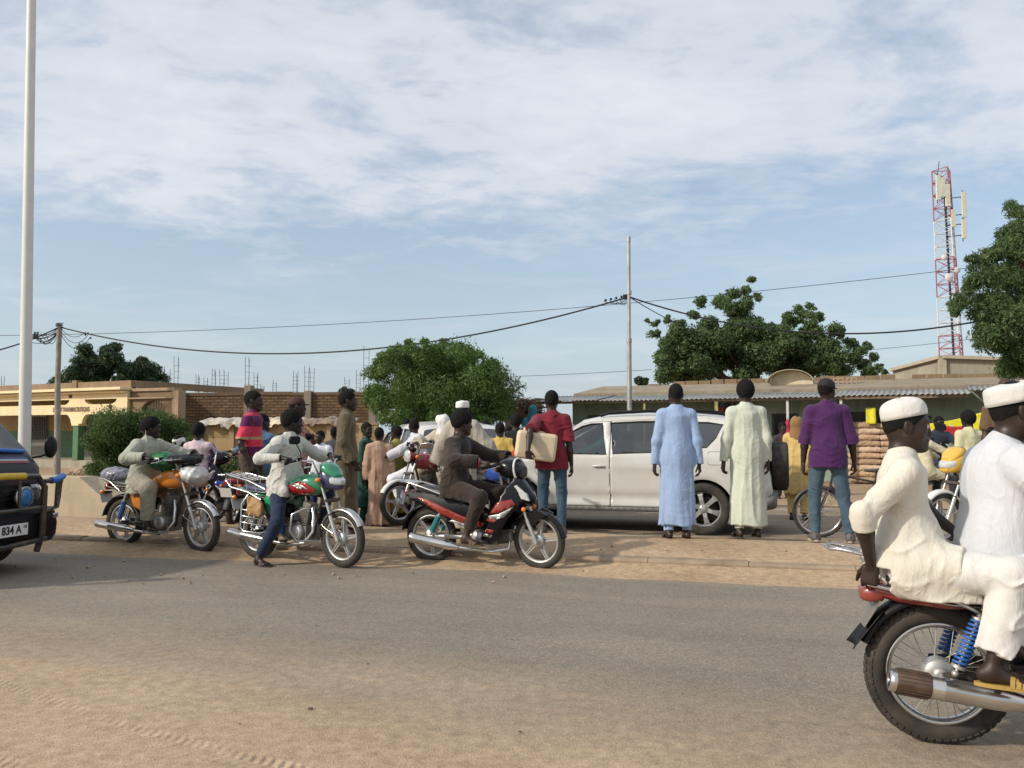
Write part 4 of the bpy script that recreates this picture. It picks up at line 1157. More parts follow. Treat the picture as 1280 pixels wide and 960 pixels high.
 tl=MB();loft_secs(tl,[sec(-0.80,0.085,0.69,0.78,0.6),sec(-0.88,0.075,0.70,0.775,0.6),sec(-0.92,0.05,0.71,0.765,0.6)]);tl.build('tail_light',RED_LENS,root)
 rf=MB();fender(rf,(xr,0,Rr),Rr+0.06,62,172,0.06);rf.build('rear_mudguard',BLACKP,root)
 rk=MB()
 for sg in (-1,1):
  rk.tube([Vector((-0.40,sg*0.15,0.735)),Vector((-0.60,sg*0.155,0.80)),Vector((-0.82,sg*0.13,0.86)),Vector((-0.98,sg*0.10,0.875)),Vector((-1.0,sg*0.05,0.877))],0.011,8)
 rk.tube([Vector((-1.0,-0.06,0.877)),Vector((-1.0,0.06,0.877))],0.011,8)
 for y in (-0.05,0.05): rk.tube([Vector((-0.80,y,0.855)),Vector((-0.99,y,0.876))],0.008,8)
 rk.tube([Vector((-0.80,-0.135,0.855)),Vector((-0.80,0.135,0.855))],0.008,8);rk.build('luggage_rack',CHROME,root)
 e=MB();e.box((0.06,0,0.30),(0.26,0.20,0.13));e.lathe([(0,-0.13),(0.07,-0.125),(0.08,-0.10),(0.08,0.10),(0.07,0.12),(0,0.12)],(-0.02,0,0.31),(0,1,0),24);e.cyl((0.15,0,0.30),(0.33,0,0.33),0.055,n=18)
 for k in range(7): e.cyl((0.18+k*0.02,0,0.305+k*0.003),(0.185+k*0.02,0,0.305+k*0.003),0.073,n=20)
 eng=e.build('engine',ALUD,root,bevel=0.004,seg=1)
 c_=MB();c_.lathe([(0,-0.14),(0.05,-0.138),(0.065,-0.125),(0.07,-0.11)],(-0.02,0,0.31),(0,1,0),24,mi=0);c_.build('engine_cover',ALU,eng)
 ex=MB();ex.tube([Vector((0.30,-0.02,0.28)),Vector((0.31,-0.08,0.20)),Vector((0.15,-0.13,0.17)),Vector((-0.25,-0.15,0.20))],0.016,12)
 ex.lathe([(0.018,0),(0.032,0.04),(0.046,0.10),(0.052,0.20),(0.052,0.50),(0.056,0.51),(0.056,0.56),(0.050,0.58),(0.016,0.58)],(-0.22,-0.155,0.198),(-1,-0.03,0.15),28);ex.build('exhaust',CHROME,root)
 fr=MB()
 for sg in (-1,1):
  fr.tube([Vector((-0.12,sg*0.08,0.30)),Vector((xr,sg*0.085,Rr))],0.015,8,squash=1.5);fr.cyl((0.0,sg*0.12,0.235),(0.0,sg*0.27,0.24),0.016,n=10)
  fr.tube([Vector((-0.14,sg*0.10,0.28)),Vector((-0.30,sg*0.15,0.31)),Vector((-0.36,sg*0.22,0.32))],0.012,8)
 fr.tube([Vector((-0.05,-0.15,0.24)),Vector((0.12,-0.19,0.23))],0.008,8);fr.build('frame',ALU,root)
 for sg in (-1,1): shock(root,(-0.44,sg*0.13,0.58),(xr+0.05,sg*0.12,Rr+0.03),g('springm',STEEL))
 return root,dict(grip=grip,SM=SM)

CARWHITE=mat('pearl white car paint',(0.62,0.61,0.565),0.20,var=0.03,scale=2,coat=0.9,dust=0.22)
CARBLACK=mat('black van paint',(0.010,0.012,0.018),0.38,var=0.1,scale=2,coat=0.15,dust=0.05,spec=0.3)
TRIM=mat('black rubber trim',(0.012,0.012,0.012),0.6,dust=0.2)
GLASS=glass_mat('tinted window glass',(0.015,0.02,0.022),0.62)
GLASSD=glass_mat('dark privacy glass',(0.012,0.014,0.016),0.82)
CABIN=mat('cabin lining',(0.06,0.06,0.06),0.8)
GREYP=mat('grey plastic',(0.16,0.16,0.15),0.6,dust=0.3)

def poly_offset(poly,d):
 n=len(poly);A=sum(poly[i][0]*poly[(i+1) % n][1]-poly[(i+1) % n][0]*poly[i][1] for i in range(n));sg=1 if A>0 else -1
 out=[]
 for i in range(n):
  p0,p1,p2=Vector(poly[i-1]),Vector(poly[i]),Vector(poly[(i+1) % n])
  e1=(p1-p0).normalized();e2=(p2-p1).normalized()
  n1=Vector((-e1.y,e1.x))*sg;n2=Vector((-e2.y,e2.x))*sg;m=n1+n2
  if m.length<1e-4: m=n1
  m=m/max(m.dot(n1),0.35) if m.length else n1
  out.append((p1.x+m.x*d,p1.y+m.y*d))
 return out
def arc(cx,cz,r,a0,a1,n=14): return [(cx+r*math.cos(R(a0+(a1-a0)*k/n)),cz+r*math.sin(R(a0+(a1-a0)*k/n))) for k in range(n+1)]

def car_wheel(name,c,Rr,tw,parent,side,spokes=6,rimm=None,turn=0,rimr=0.66):
 rimm=rimm or ALU;c=Vector(c)
 M=Matrix.Translation(c) @ Matrix.Rotation(R(turn),4,'Z') @ Matrix.Scale(side,4,(0,1,0))
 h=MB();h.M=M;rr=Rr*rimr
 h.lathe([(0.0,tw*0.36),(0.05,tw*0.36),(0.065,tw*0.30),(0.08,tw*0.1),(0.08,-tw*0.3)],(0,0,0),(0,1,0),28)
 for k in range(spokes):
  a=2*PI*k/spokes+0.3;d=Vector((math.cos(a),0,math.sin(a)));t=Vector((-math.sin(a),0,math.cos(a)))
  pr=[]
  for f,w,y in ((0.04,0.036,0.30),(0.5,0.030,0.36),(0.80,0.036,0.34),(0.97,0.055,0.28)):
   p=d*rr*f;pr.append([p+t*w+Vector((0,tw*y-0.015,0)),p+t*w*0.8+Vector((0,tw*y,0)),p-t*w*0.8+Vector((0,tw*y,0)),p-t*w+Vector((0,tw*y-0.015,0)),p-t*w+Vector((0,tw*y-0.05,0)),p+t*w+Vector((0,tw*y-0.05,0))])
  h.loft(pr,True,True,smooth=False)
 for k in range(5):
  a=2*PI*k/5;h.cyl((0.045*math.cos(a),tw*0.3,0.045*math.sin(a)),(0.045*math.cos(a),tw*0.385,0.045*math.sin(a)),0.009,n=8,mi=1)
 hub=h.build(name,[rimm,GREYP],parent)
 t=MB();t.M=M
 prof=[(-Rr*(1-rimr)+0.0,tw*0.42),(-Rr*(1-rimr)*0.75,tw*0.50),(-0.05,tw*0.53),(-0.018,tw*0.50),(-0.004,tw*0.44),(0,tw*0.3),(0,-tw*0.3),(-0.004,-tw*0.44),(-0.02,-tw*0.5),(-0.06,-tw*0.53),(-Rr*(1-rimr),-tw*0.42)]
 t.ring(prof,Rr,(0,0,0),(0,1,0),64)
 for k in range(64):
  a=2*PI*k/64;d=Vector((math.cos(a),0,math.sin(a)))
  for y in (-0.36,-0.12,0.12,0.36): t.box(d*(Rr+0.001)+Vector((0,y*tw,0)),(0.022,tw*0.19,0.006),Matrix(((-d.z,0,d.x),(0,1,0),(d.x,0,d.z))))
 t.build('tyre',RUBBER,hub)
 r=MB();r.M=M
 r.ring([(0.012,tw*0.44),(0.016,tw*0.40),(-0.004,tw*0.36),(-0.014,tw*0.2),(-0.02,-tw*0.1),(-0.01,-tw*0.42),(0.01,-tw*0.42),(0.004,0)],rr,(0,0,0),(0,1,0),56)
 r.build('rim',rimm,hub)
 b=MB();b.M=M;b.lathe([(0,tw*0.02),(rr*0.72,tw*0.02),(rr*0.74,-0.01),(rr*0.98,-0.03),(rr*0.98,-tw*0.3),(0,-tw*0.3)],(0,0,0),(0,1,0),40);b.build('brake_disc',mat('dark wheel well',(0.012,0.012,0.012),0.7,dust=0.2),hub)
 return hub

def side_y(w0,belt,tumble,xf,xr,taper=0.16,bulge=0.03,wl=0.35,top=None,rad=0.06):
 tp=top
 def f(x,z):
  y=w0
  t=(x-xf)/0.75
  if x>xf-0.0: y -=0
  ef=max(0,(x-(xf-0.85))/0.85);er=max(0,((xr+0.60)-x)/0.60)
  y -=taper*1.25*ef**2.4+taper*er**2.4
  if z>belt: y -=(z-belt)*tumble
  else: y -=bulge*((belt-0.28-z)/0.5)**2 if z<belt-0.28 else 0
  if tp is not None:
   d=tp(x,z)
   if d<rad: y -=rad*(1-math.sqrt(max(0,1-(1-d/rad)**2)))
  return y
 return f
def seg_dist_fn(pl):
 P=[(pl[i],pl[i+1]) for i in range(len(pl)-1)]
 def d(x,z):
  b=9
  for (a,c) in P:
   dx,dz=c[0]-a[0],c[1]-a[1];L2=dx*dx+dz*dz;t=0 if L2==0 else min(1,max(0,((x-a[0])*dx+(z-a[1])*dz)/L2))
   b=min(b,math.hypot(x-a[0]-t*dx,z-a[1]-t*dz))
  return b
 return d

def car_shell(root,upper,sill,arches,yf,doors,glass,paintm,crown=0.04,rows=9,skip=(),step=0.06,bottom=0.30,strip_glass=None,glassm=None,sides=(-1,1),rubber=True):
 """upper: outline polyline front-bottom -> over the roof -> rear-bottom. arches: [(cx, r)], doors: [(outline, window outline or None)], glass: fixed side glass outlines"""
 low=[]
 for cx,cz,r in sorted(arches):
  a=math.degrees(math.asin(max(-1,min(1,(bottom-cz)/r))))
  low +=[(cx-r*math.cos(R(a)),bottom)]+arc(cx,cz,r,180-a,a,16)[1:-1]+[(cx+r*math.cos(R(a)),bottom)]
 outline=list(upper)+low
 body=MB()
 hol=[d[0] for d in doors]+list(glass)
 for sg in sides:
  grid_poly(body,outline,lambda x,z: Vector((x,sg*yf(x,z),z)),step,0,True,hol)
 us=[]
 for i in range(len(upper)-1):
  a,b=upper[i],upper[i+1];n=max(1,int(math.hypot(b[0]-a[0],b[1]-a[1])/step))
  us +=[(a[0]+(b[0]-a[0])*k/n,a[1]+(b[1]-a[1])*k/n,i) for k in range(n)]
 us.append((*upper[-1],len(upper)-2))
 def rowp(u):
  x,z,i=u;w=yf(x,z);nx,nz=0,1
  return [Vector((x,w*math.sin(PI/2*t),z+crown*math.cos(PI/2*t)*(1 if z>0.9 else 0.3))) for t in [2*k/rows-1 for k in range(rows+1)]]
 R_=[rowp(u) for u in us]
 for i in range(len(us)-1):
  if us[i][2] in skip: continue
  vs=R_[i]+R_[i+1];n=rows+1
  body._add(vs,[(k,k+1,k+1+n,k+n) for k in range(rows)],0,True)
 bo=body.build('body',paintm,root,weld=False)
 bm=bmesh.new();bm.from_mesh(bo.data);bmesh.ops.remove_doubles(bm,verts=bm.verts,dist=0.002);bmesh.ops.recalc_face_normals(bm,faces=bm.faces);bm.to_mesh(bo.data);bm.free()
 gm=glassm or GLASS
 if strip_glass:
  for idx,nm in strip_glass:
   g_=MB();rs=[R_[i] for i in range(len(us)) if us[i][2]==idx]+[R_[[i for i in range(len(us)) if us[i][2]==idx][-1]+1]]
   n=rows+1
   for a,b in zip(rs[:-1],rs[1:]): g_._add(a+b,[(k,k+1,k+1+n,k+n) for k in range(rows)],0,True)
   g_.build(nm,gm,root,weld=True)
 for sg in sides:
  for (ol,win,extra) in doors:
   d=MB();grid_poly(d,poly_offset(ol,0.005),lambda x,z: Vector((x,sg*yf(x,z),z)),step,0,True,[win] if win else [])
   do=d.build('door',paintm,root,weld=True,solid=0.0)
   md=do.modifiers.new('solid','SOLIDIFY');md.thickness=0.02;md.offset=-1 if sg>0 else -1
   if win:
    w=MB();grid_poly(w,poly_offset(win,-0.004),lambda x,z: Vector((x,sg*(yf(x,z)-0.012),z)),step*1.5);w.build('window',gm if not extra.get('dark') else GLASSD,do)
    t=MB();t.tube([Vector((x,sg*(yf(x,z)-0.001),z)) for x,z in win],0.010,6,closed=True);t.build('window_seal',TRIM,do)
   if extra.get('handle'):
    hx,hz=extra['handle'];y=sg*yf(hx,hz)
    h=MB();h.tube([Vector((hx-0.085,y,hz)),Vector((hx-0.06,y+sg*0.022,hz+0.003)),Vector((hx+0.06,y+sg*0.022,hz+0.003)),Vector((hx+0.085,y,hz))],0.011,8);h.ball((hx,y-sg*0.004,hz-0.004),(0.075,0.010,0.024));h.build('handle',paintm,do)
  for gl in glass:
   w=MB();grid_poly(w,poly_offset(gl,-0.004),lambda x,z: Vector((x,sg*(yf(x,z)-0.010),z)),step*1.5);w.build('side_window',GLASSD if glassm is None else gm,root)
   t=MB();t.tube([Vector((x,sg*(yf(x,z)-0.001),z)) for x,z in gl],0.009,6,closed=True);t.build('window_seal',TRIM,root)
 fl=MB();x0,x1=upper[0][0]-0.1,upper[-1][0]+0.1
 fl.box(((x0+x1)/2,0,bottom+0.10),(x0-x1,yf(0,0.4)*2-0.5,0.10))
 fl.box(((x0+x1)/2,0,bottom+0.03),(max(0.4,(x0-x1)-1.9),yf(0,0.4)*2-0.06,0.06))
 for cx,cz,r in arches:
  for sg in (-1,1):
   P=arc(cx,cz,r+0.01,-8,188,16);fl._add([(x,sg*(yf(cx,cz)-0.005),z) for x,z in P]+[(x,sg*(yf(cx,cz)-0.30),z) for x,z in P],[(k,k+1,k+18,k+17) for k in range(16)],0,True)
   fl._add([(x,sg*(yf(cx,cz)-0.30),z) for x,z in P],[tuple(range(17))])
 fl.build('floor_pan',mat('underbody black',(0.01,0.01,0.01),0.9),root)
 return bo

def seats(root,spots,m,w=0.5):
 for (x,y,z) in spots:
  s_=MB();loft_secs(s_,[sec(x-0.25,w/2,z-0.06,z+0.10),sec(x,w/2,z-0.06,z+0.12),sec(x+0.25,w/2*0.9,z-0.06,z+0.10)])
  s_.box((x-0.30,y,z+0.35),(0.13,w*0.92,0.62),(0,-0.22,0));s_.box((x-0.39,y,z+0.72),(0.09,w*0.5,0.18),(0,-0.15,0))
  for i in range(len(s_.v)-16): pass
  vv=s_.v;k=len(vv)-16
  s_.v=[(a,b+y,c) if i<k else (a,b,c) for i,(a,b,c) in enumerate(vv)]
  s_.build('car_seat',m,root,bevel=0.04,seg=3)

def build_suv(loc,yaw):
 root=empty('parked_car',loc,yaw,'white estate car with a spare wheel on its tailgate, standing behind the robed men','car')
 upper=[(2.10,0.30),(2.20,0.42),(2.21,0.62),(2.15,0.80),(2.02,0.93),(1.60,1.03),(1.18,1.09),(0.42,1.57),(0.10,1.635),(-0.50,1.665),(-1.20,1.655),(-1.85,1.60),(-2.02,1.545),(-2.16,1.12),(-2.21,0.95),(-2.25,0.62),(-2.22,0.40),(-2.12,0.32)]
 dist=seg_dist_fn(upper[:])
 def yf(x,z):
  y=0.905
  ef=max(0,(x-1.25)/0.95);er=max(0,(-1.55-x)/0.70)
  y -=0.26*ef**2.6+0.14*er**2.2
  if z>1.06: y -=(z-1.06)*0.36+ (z-1.06)**2*0.15
  y +=0.012*math.exp(-((z-0.93)/0.05)**2)+0.014*math.exp(-((z-0.56)/0.022)**2)*(1 if -0.95<x<0.95 else 0)
  y -=0.030*max(0,min(1,(0.60-z)/0.1))*(1-max(0,min(1,(0.47-z)/0.05)))
  y +=0.028*math.exp(-((math.hypot(x-1.33,z-0.36)-0.46)/0.05)**2)*(1 if z<0.95 else 0)+0.028*math.exp(-((math.hypot(x+1.33,z-0.36)-0.46)/0.05)**2)*(1 if z<0.95 else 0)
  d=dist(x,z);rad=0.09
  if d<rad: y -=rad*(1-math.sqrt(max(0,1-(1-d/rad)**2)))
  return y
 fw=[(1.02,1.105),(0.93,1.21),(0.40,1.50),(0.26,1.535),(0.10,1.545),(0.02,1.10)]
 rw=[(-0.08,1.11),(-0.02,1.55),(-0.50,1.57),(-0.93,1.565),(-0.98,1.14)]
 fd=[(0.86,0.36),(0.88,0.62),(1.06,0.83),(1.09,1.05),(1.0,1.235),(0.42,1.535),(0.25,1.565),(-0.03,1.578),(-0.045,0.36)]
 rd=[(-0.045,0.36),(-0.03,1.578),(-0.50,1.597),(-0.97,1.592),(-1.06,1.30),(-1.10,0.92),(-0.93,0.72),(-0.86,0.60),(-0.84,0.36)]
 qg=[(-1.10,1.185),(-1.045,1.56),(-1.40,1.55),(-1.60,1.52),(-1.50,1.33),(-1.38,1.20)]
 body=car_shell(root,upper,None,[(1.33,0.36,0.405),(-1.33,0.36,0.405)],yf,[(fd,fw,dict(handle=(0.12,0.93))),(rd,rw,dict(handle=(-0.88,0.97),dark=False))],[qg],CARWHITE,crown=0.045,skip=(6,),strip_glass=[(6,'windscreen')],step=0.05)
 for sx in (1,-1):
  for sg in (1,-1): car_wheel('wheel',(1.33*sx,sg*0.80,0.357),0.357,0.225,root,sg,6)
 for sg in (-1,1):
  m=MB();grid_poly(m,[(0.90,0.30),(0.90,0.36),(-0.90,0.36),(-0.90,0.30)],lambda x,z: Vector((x,sg*(yf(x,z)+0.006),z)),0.1);m.build('sill',GREYP,root,solid=0.006)
  f=MB();f.tube([Vector((x,sg*(yf(x,z)+0.001),z)) for x,z in [(-1.62,0.98),(-1.62,1.13),(-1.60,1.145),(-1.42,1.145),(-1.40,1.13),(-1.40,0.98),(-1.42,0.965),(-1.60,0.965)]],0.0035,5,closed=True);f.build('fuel_flap',GREYP,root)
  r_=MB();r_.tube([Vector((0.15,sg*0.60,1.655)),Vector((0.0,sg*0.605,1.70)),Vector((-0.7,sg*0.61,1.725)),Vector((-1.45,sg*0.60,1.71)),Vector((-1.65,sg*0.59,1.655))],0.018,8,squash=1.3)
  r_.build('roof_rail',BLACKP,root)
  mm=MB();y=sg*(yf(0.95,1.10));mm.cyl((0.93,y,1.13),(0.92,y+sg*0.09,1.14),0.025,n=10);loft_secs(mm,[sec(0.97,0.09,1.08,1.22,y0=y+sg*0.14),sec(0.91,0.11,1.07,1.235,y0=y+sg*0.14),sec(0.87,0.10,1.08,1.225,y0=y+sg*0.14)]);mm.build('wing_mirror',[BLACKP],root)
  hl=MB();grid_poly(hl,[(2.12,0.72),(1.78,0.84),(1.70,0.93),(1.92,0.925),(2.08,0.86)],lambda x,z: Vector((x,sg*(yf(x,z)+0.006),z)),0.05);hl.build('headlight',CLEARL,root)
  tl=MB();grid_poly(tl,[(-2.05,0.95),(-2.16,0.95),(-2.12,1.20),(-2.02,1.42),(-1.96,1.38),(-2.02,1.15)],lambda x,z: Vector((x,sg*(yf(x,z)+0.006),z)),0.05);tl.build('tail_light',RED_LENS,root)
 b=MB();loft_secs(b,[sec(-2.08,0.80,0.30,0.60),sec(-2.24,0.78,0.32,0.62),sec(-2.30,0.66,0.34,0.60)]);b.build('bumper',GREYP,root)
 rg=MB();rg._add([(-2.035,-0.55,1.53),(-2.035,0.55,1.53),(-2.165,0.60,1.15),(-2.165,-0.60,1.15)],[(0,1,2,3)]);rg.build('rear_window',GLASSD,root,solid=0.006)
 sp=MB();c=Vector((-2.36,0.12,0.93))
 sp.ring([(-0.12,0.10),(-0.05,0.115),(-0.015,0.10),(0,0.06),(0,-0.06),(-0.015,-0.10),(-0.05,-0.115),(-0.12,-0.10)],0.35,c,(1,0,0),56)
 sw=sp.build('spare_wheel',RUBBER,root)
 r2=MB();r2.lathe([(0.25,-0.08),(0.235,0.05),(0.10,0.0),(0.05,0.02),(0.0,0.02)],c,(-1,0,0),40);r2.ring([(0,0.08),(0.012,0.07),(0,-0.08),(-0.015,0)],0.235,c,(1,0,0),40);r2.build('rim',ALU,sw)
 br=MB();br.box((-2.26,0.12,0.93),(0.12,0.25,0.25));br.build('wheel_bracket',BLACKP,root)
 seats(root,[(0.25,0.38,0.62),(0.25,-0.38,0.62),(-0.75,0.38,0.62),(-0.75,-0.38,0.62)],mat('fawn seat cloth',(0.14,0.13,0.115),0.9),0.5)
 d=MB();loft_secs(d,[sec(1.02,0.66,0.88,1.02),sec(1.15,0.66,0.84,1.08),sec(1.30,0.62,0.80,1.04)]);d.ring([(0.012,0),(0,0.012),(-0.012,0),(0,-0.012)],0.18,(0.78,0.38,1.03),(0.9,0,0.45),30,mi=0);d.cyl((0.78,0.38,1.03),(1.0,0.38,0.95),0.03);d.build('dashboard',CABIN,root)
 return root

def build_van(loc,yaw):
 root=empty('minibus',loc,yaw,'black minibus with a bull bar and blue wrapped tubes entering from the left','minibus')
 upper=[(-0.02,0.33),(0.05,0.45),(0.06,0.66),(0.0,0.98),(-0.04,1.12),(-0.16,1.27),(-0.80,1.88),(-1.2,1.97),(-2.6,2.0),(-4.2,1.98),(-4.60,1.90),(-4.72,1.1),(-4.74,0.45),(-4.62,0.33)]
 dist=seg_dist_fn(upper)
 def yf(x,z):
  y=0.845-0.12*max(0,(x+0.60)/0.65)**2.6-0.05*max(0,(-4.3-x)/0.5)**2
  if z>1.12: y -=(z-1.12)*0.17
  y +=0.01*math.exp(-((z-0.98)/0.04)**2)
  d=dist(x,z)
  if d<0.08: y -=0.08*(1-math.sqrt(max(0,1-(1-d/0.08)**2)))
  return y
 fw=[(-0.47,1.24),(-0.95,1.75),(-1.10,1.79),(-1.68,1.80),(-1.70,1.22)]
 fd=[(-1.13,0.40),(-1.12,0.78),(-0.44,0.86),(-0.40,1.17),(-0.98,1.81),(-1.2,1.85),(-1.76,1.86),(-1.76,0.40)]
 sw=[[(-1.90,1.19),(-1.90,1.79),(-2.95,1.81),(-2.95,1.19)],[(-3.10,1.19),(-3.10,1.81),(-4.25,1.79),(-4.30,1.19)]]
 car_shell(root,upper,None,[(-0.70,0.34,0.39),(-3.55,0.34,0.39)],yf,[(fd,fw,dict(handle=(-1.62,1.02)))],sw,CARBLACK,crown=0.03,skip=(5,),strip_glass=[(5,'windscreen')],step=0.07)
 for x in (-0.70,-3.55):
  for sg in (-1,1): car_wheel('wheel',(x,sg*0.735,0.335),0.335,0.20,root,sg,8,mat('grey steel wheel',(0.2,0.2,0.2),0.5,0.5,dust=0.4))
 BLU=mat('blue tape',(0.02,0.16,0.55),0.4,var=0.2,scale=30,bmp=0.5,bscale=90,dust=0.08);YEL=mat('yellow tape',(0.65,0.42,0.03),0.4,var=0.15,scale=30,bmp=0.5,bscale=90,dust=0.1)
 BM=Matrix.Translation((-0.09,0,0))
 b=MB();N_=24
 rings=[]
 for k in range(N_+1):
  t=-1+2*k/N_;y=0.83*math.sin(t*PI/2)*1.0;x=0.13-0.11*abs(t)**3.4
  nx=Vector((1,0,0))
  ring=[(x-0.10,y,0.28),(x,y*1.0,0.29),(x+0.035,y*1.02,0.36),(x+0.04,y*1.03,0.48),(x+0.02,y*1.02,0.60),(x-0.01,y,0.66),(x-0.12,y*0.97,0.66)]
  rings.append([Vector(p) for p in ring])
 b.loft(rings,True,True);b.build('bumper',BLACKP,root)
 st_=MB()
 for sg in (1,-1): st_.tube([Vector((0.13-0.11*abs(t)**3.4+0.040,sg*0.83*math.sin(t*PI/2)*1.035,0.565)) for t in (0.62,0.75,0.88,0.97)],0.028,8,squash=0.35,ref=(1,0,0))
 st_.build('bumper_strip',CHROME,root)
 gr=MB()
 for z in (0.72,0.77,0.82,0.87,0.92): gr.box((0.055-0.02*(z-0.7),0,z),(0.03,0.95,0.022))
 gr.box((0.03,0,0.82),(0.03,0.98,0.26),mi=1);gr.build('grille',[BLACKG,TRIM],root)
 for sg in (1,-1):
  h=MB();h.prism([(0.50,0.72),(0.72,0.73),(0.76,0.80),(0.74,0.92),(0.50,0.93)][::1],0,1,'yz') if False else None
  rings=[]
  for k in range(8):
   y=0.50+0.27*k/7;x=0.045-0.16*(k/7)**2.5+0.010
   rings.append([Vector((x,sg*y,0.725)),Vector((x+0.018,sg*y,0.78)),Vector((x+0.015,sg*y,0.87)),Vector((x-0.005,sg*y,0.925)),Vector((x-0.06,sg*y,0.925)),Vector((x-0.06,sg*y,0.725))])
  h.loft(rings,True,True);h.build('headlight',mat('dull headlamp',(0.10,0.105,0.11),0.1,var=0.4,scale=25,spec=0.8,coat=0.8),root)
  a=MB();c=Vector((0.145,sg*0.31,0.80));a.lathe([(0.02,-0.08),(0.08,-0.06),(0.115,-0.01),(0.118,0.015),(0.104,0.018)],c,(1,0,0),32,mi=0,caps=True);a.lathe([(0.100,0.014),(0.085,0.030),(0.05,0.040),(0.0,0.043)],c,(1,0,0),28,mi=1)
  a.build('auxiliary_lamp',[CHROME,mat('blue lamp glass',(0.01,0.16,0.42),0.08,var=0.35,scale=16,coat=1.0)],root)
  mm=MB();y=sg*yf(-0.45,1.2);mm.tube([Vector((-0.40,y,1.18)),Vector((-0.20,y+sg*0.10,1.22)),Vector((-0.12,y+sg*0.15,1.26))],0.012,8);mm.ball((-0.12,y+sg*0.15,1.33),(0.045,0.085,0.13),20,14);mm.build('wing_mirror',BLACKP,root)
  w=MB();w.M=BM
  w.tube([Vector((0.30,sg*0.50,0.96)),Vector((0.29,sg*0.69,0.97)),Vector((0.22,sg*0.86,1.0))],0.026,12)
  w.tube([Vector((0.22,sg*0.86,1.0)),Vector((0.19,sg*0.87,0.92)),Vector((0.18,sg*0.86,0.74)),Vector((0.20,sg*0.82,0.66)),Vector((0.27,sg*0.52,0.62))],0.022,12)
  w.tube([Vector((0.24,sg*0.76,0.97)),Vector((0.22,sg*0.77,0.65))],0.014,8)
  for z in (0.72,0.78,0.84,0.90): w.tube([Vector((0.24,sg*0.76,z-0.02)),Vector((0.185,sg*0.865,z+0.01))],0.007,6)
  w.build('bull_bar_wing',mat('black bull bar paint',(0.018,0.018,0.018),0.35,coat=0.3,dust=0.3),root)
  t=MB();t.M=BM;t.tube([Vector((0.296,sg*0.60,0.965)),Vector((0.29,sg*0.69,0.97)),Vector((0.22,sg*0.865,1.0))],0.037,14);t.build('tape_wrap',BLU,root)
 bb=MB();bb.M=BM
 bb.tube([Vector((0.22,-0.52,0.20)),Vector((0.28,-0.52,0.40)),Vector((0.30,-0.51,0.90)),Vector((0.29,-0.42,1.02)),Vector((0.29,0.0,1.04)),Vector((0.29,0.42,1.02)),Vector((0.30,0.51,0.90)),Vector((0.28,0.52,0.40)),Vector((0.22,0.52,0.20))],0.032,14)
 bb.tube([Vector((0.29,-0.52,0.68)),Vector((0.31,0,0.68)),Vector((0.29,0.52,0.68))],0.022,12);bb.tube([Vector((0.25,-0.60,0.33)),Vector((0.30,0,0.31)),Vector((0.25,0.60,0.33))],0.030,12)
 for y in (-0.18,0.18): bb.tube([Vector((0.30,y,0.68)),Vector((0.29,y,1.03))],0.016,10)
 bb.build('bull_bar',mat('black bull bar paint',(0.018,0.018,0.018),0.35,coat=0.3,dust=0.3),root)
 t=MB();t.M=BM;t.tube([Vector((0.29,-0.30,1.035)),Vector((0.29,0.0,1.04)),Vector((0.29,0.24,1.032))],0.036,14);t.build('tape_wrap',YEL,root)
 t=MB();t.tube([Vector((-0.14,0.10,1.315)),Vector((-0.15,0.62,1.285))],0.024,10);t.tube([Vector((-0.14,0.11,1.32)),Vector((-0.48,0.02,1.63))],0.008,6,mi=1);t.build('wiper',[BLU,BLACKP],root)
 for i,(c,dz) in enumerate((((0.26,0.015,0.02),0.0),((0.40,0.40,0.42),-0.018),((0.02,0.035,0.18),-0.034))):
  t=MB();rows=10
  def sp2(u,v,i=i):
   xx=-0.050-0.018*i-0.015*v
   yy=(2*u-1)*0.60;t_=math.asin(max(-1,min(1,yy/yf(xx,1.10))))/(PI/2)
   zz=1.12+(-0.04-xx)*(0.15/0.12)+0.03*math.cos(PI/2*t_)+0.007
   return Vector((xx,yy,zz))
  t.sheet(sp2,16,1);t.build('bonnet_stripe',mat('stripe %d' % i,c,0.35,coat=0.5),root)
 p=MB();p.box((0.205,0.05,0.475),(0.012,0.50,0.125));pl=p.build('number_plate',WHITE_PAINT,root,bevel=0.003)
 M=Matrix.Translation((0.2135,0.085,0.475)) @ Matrix(((0,0,1,0),(1,0,0,0),(0,1,0,0),(0,0,0,1)))
 ink=mat('plate ink',(0.015,0.015,0.015),0.5)
 text_obj('lettering','834 A',0.115,M,ink,pl,0.001,sx=0.88,bold=0.003)
 text_obj('lettering','18',0.05,Matrix.Translation((0.2135,0.255,0.50)) @ Matrix(((0,0,1,0),(1,0,0,0),(0,1,0,0),(0,0,0,1))),ink,pl,0.001)
 seats(root,[(-1.35,0.38,0.85),(-1.35,-0.38,0.85)],CABIN,0.5)
 pp=MB();pp._add([(-0.36,0.22,1.455),(-0.34,0.50,1.435),(-0.49,0.52,1.58),(-0.51,0.24,1.60)],[(0,1,2,3)]);pp.build('windscreen_paper',mat('paper notice',(0.75,0.75,0.75),0.7),root,solid=0.002)
 cu=MB();loft_secs(cu,[sec(-0.24,0.68,1.05,1.24),sec(-0.50,0.70,1.0,1.28),sec(-0.80,0.70,0.98,1.2)]);cu.build('dashboard',CABIN,root)
 lc=MB();lc.sheet(lambda u,v: Vector((-0.26-0.4*v+0.01*math.sin(u*50),-0.66+1.32*u,1.315+0.02*math.sin(u*37+v*9)+0.01*math.sin(u*90)+v*0.02)),60,8);lc.build('dashboard_cloth',cloth('lace cloth',(0.55,0.55,0.52)),root,solid=0.004)
 return root

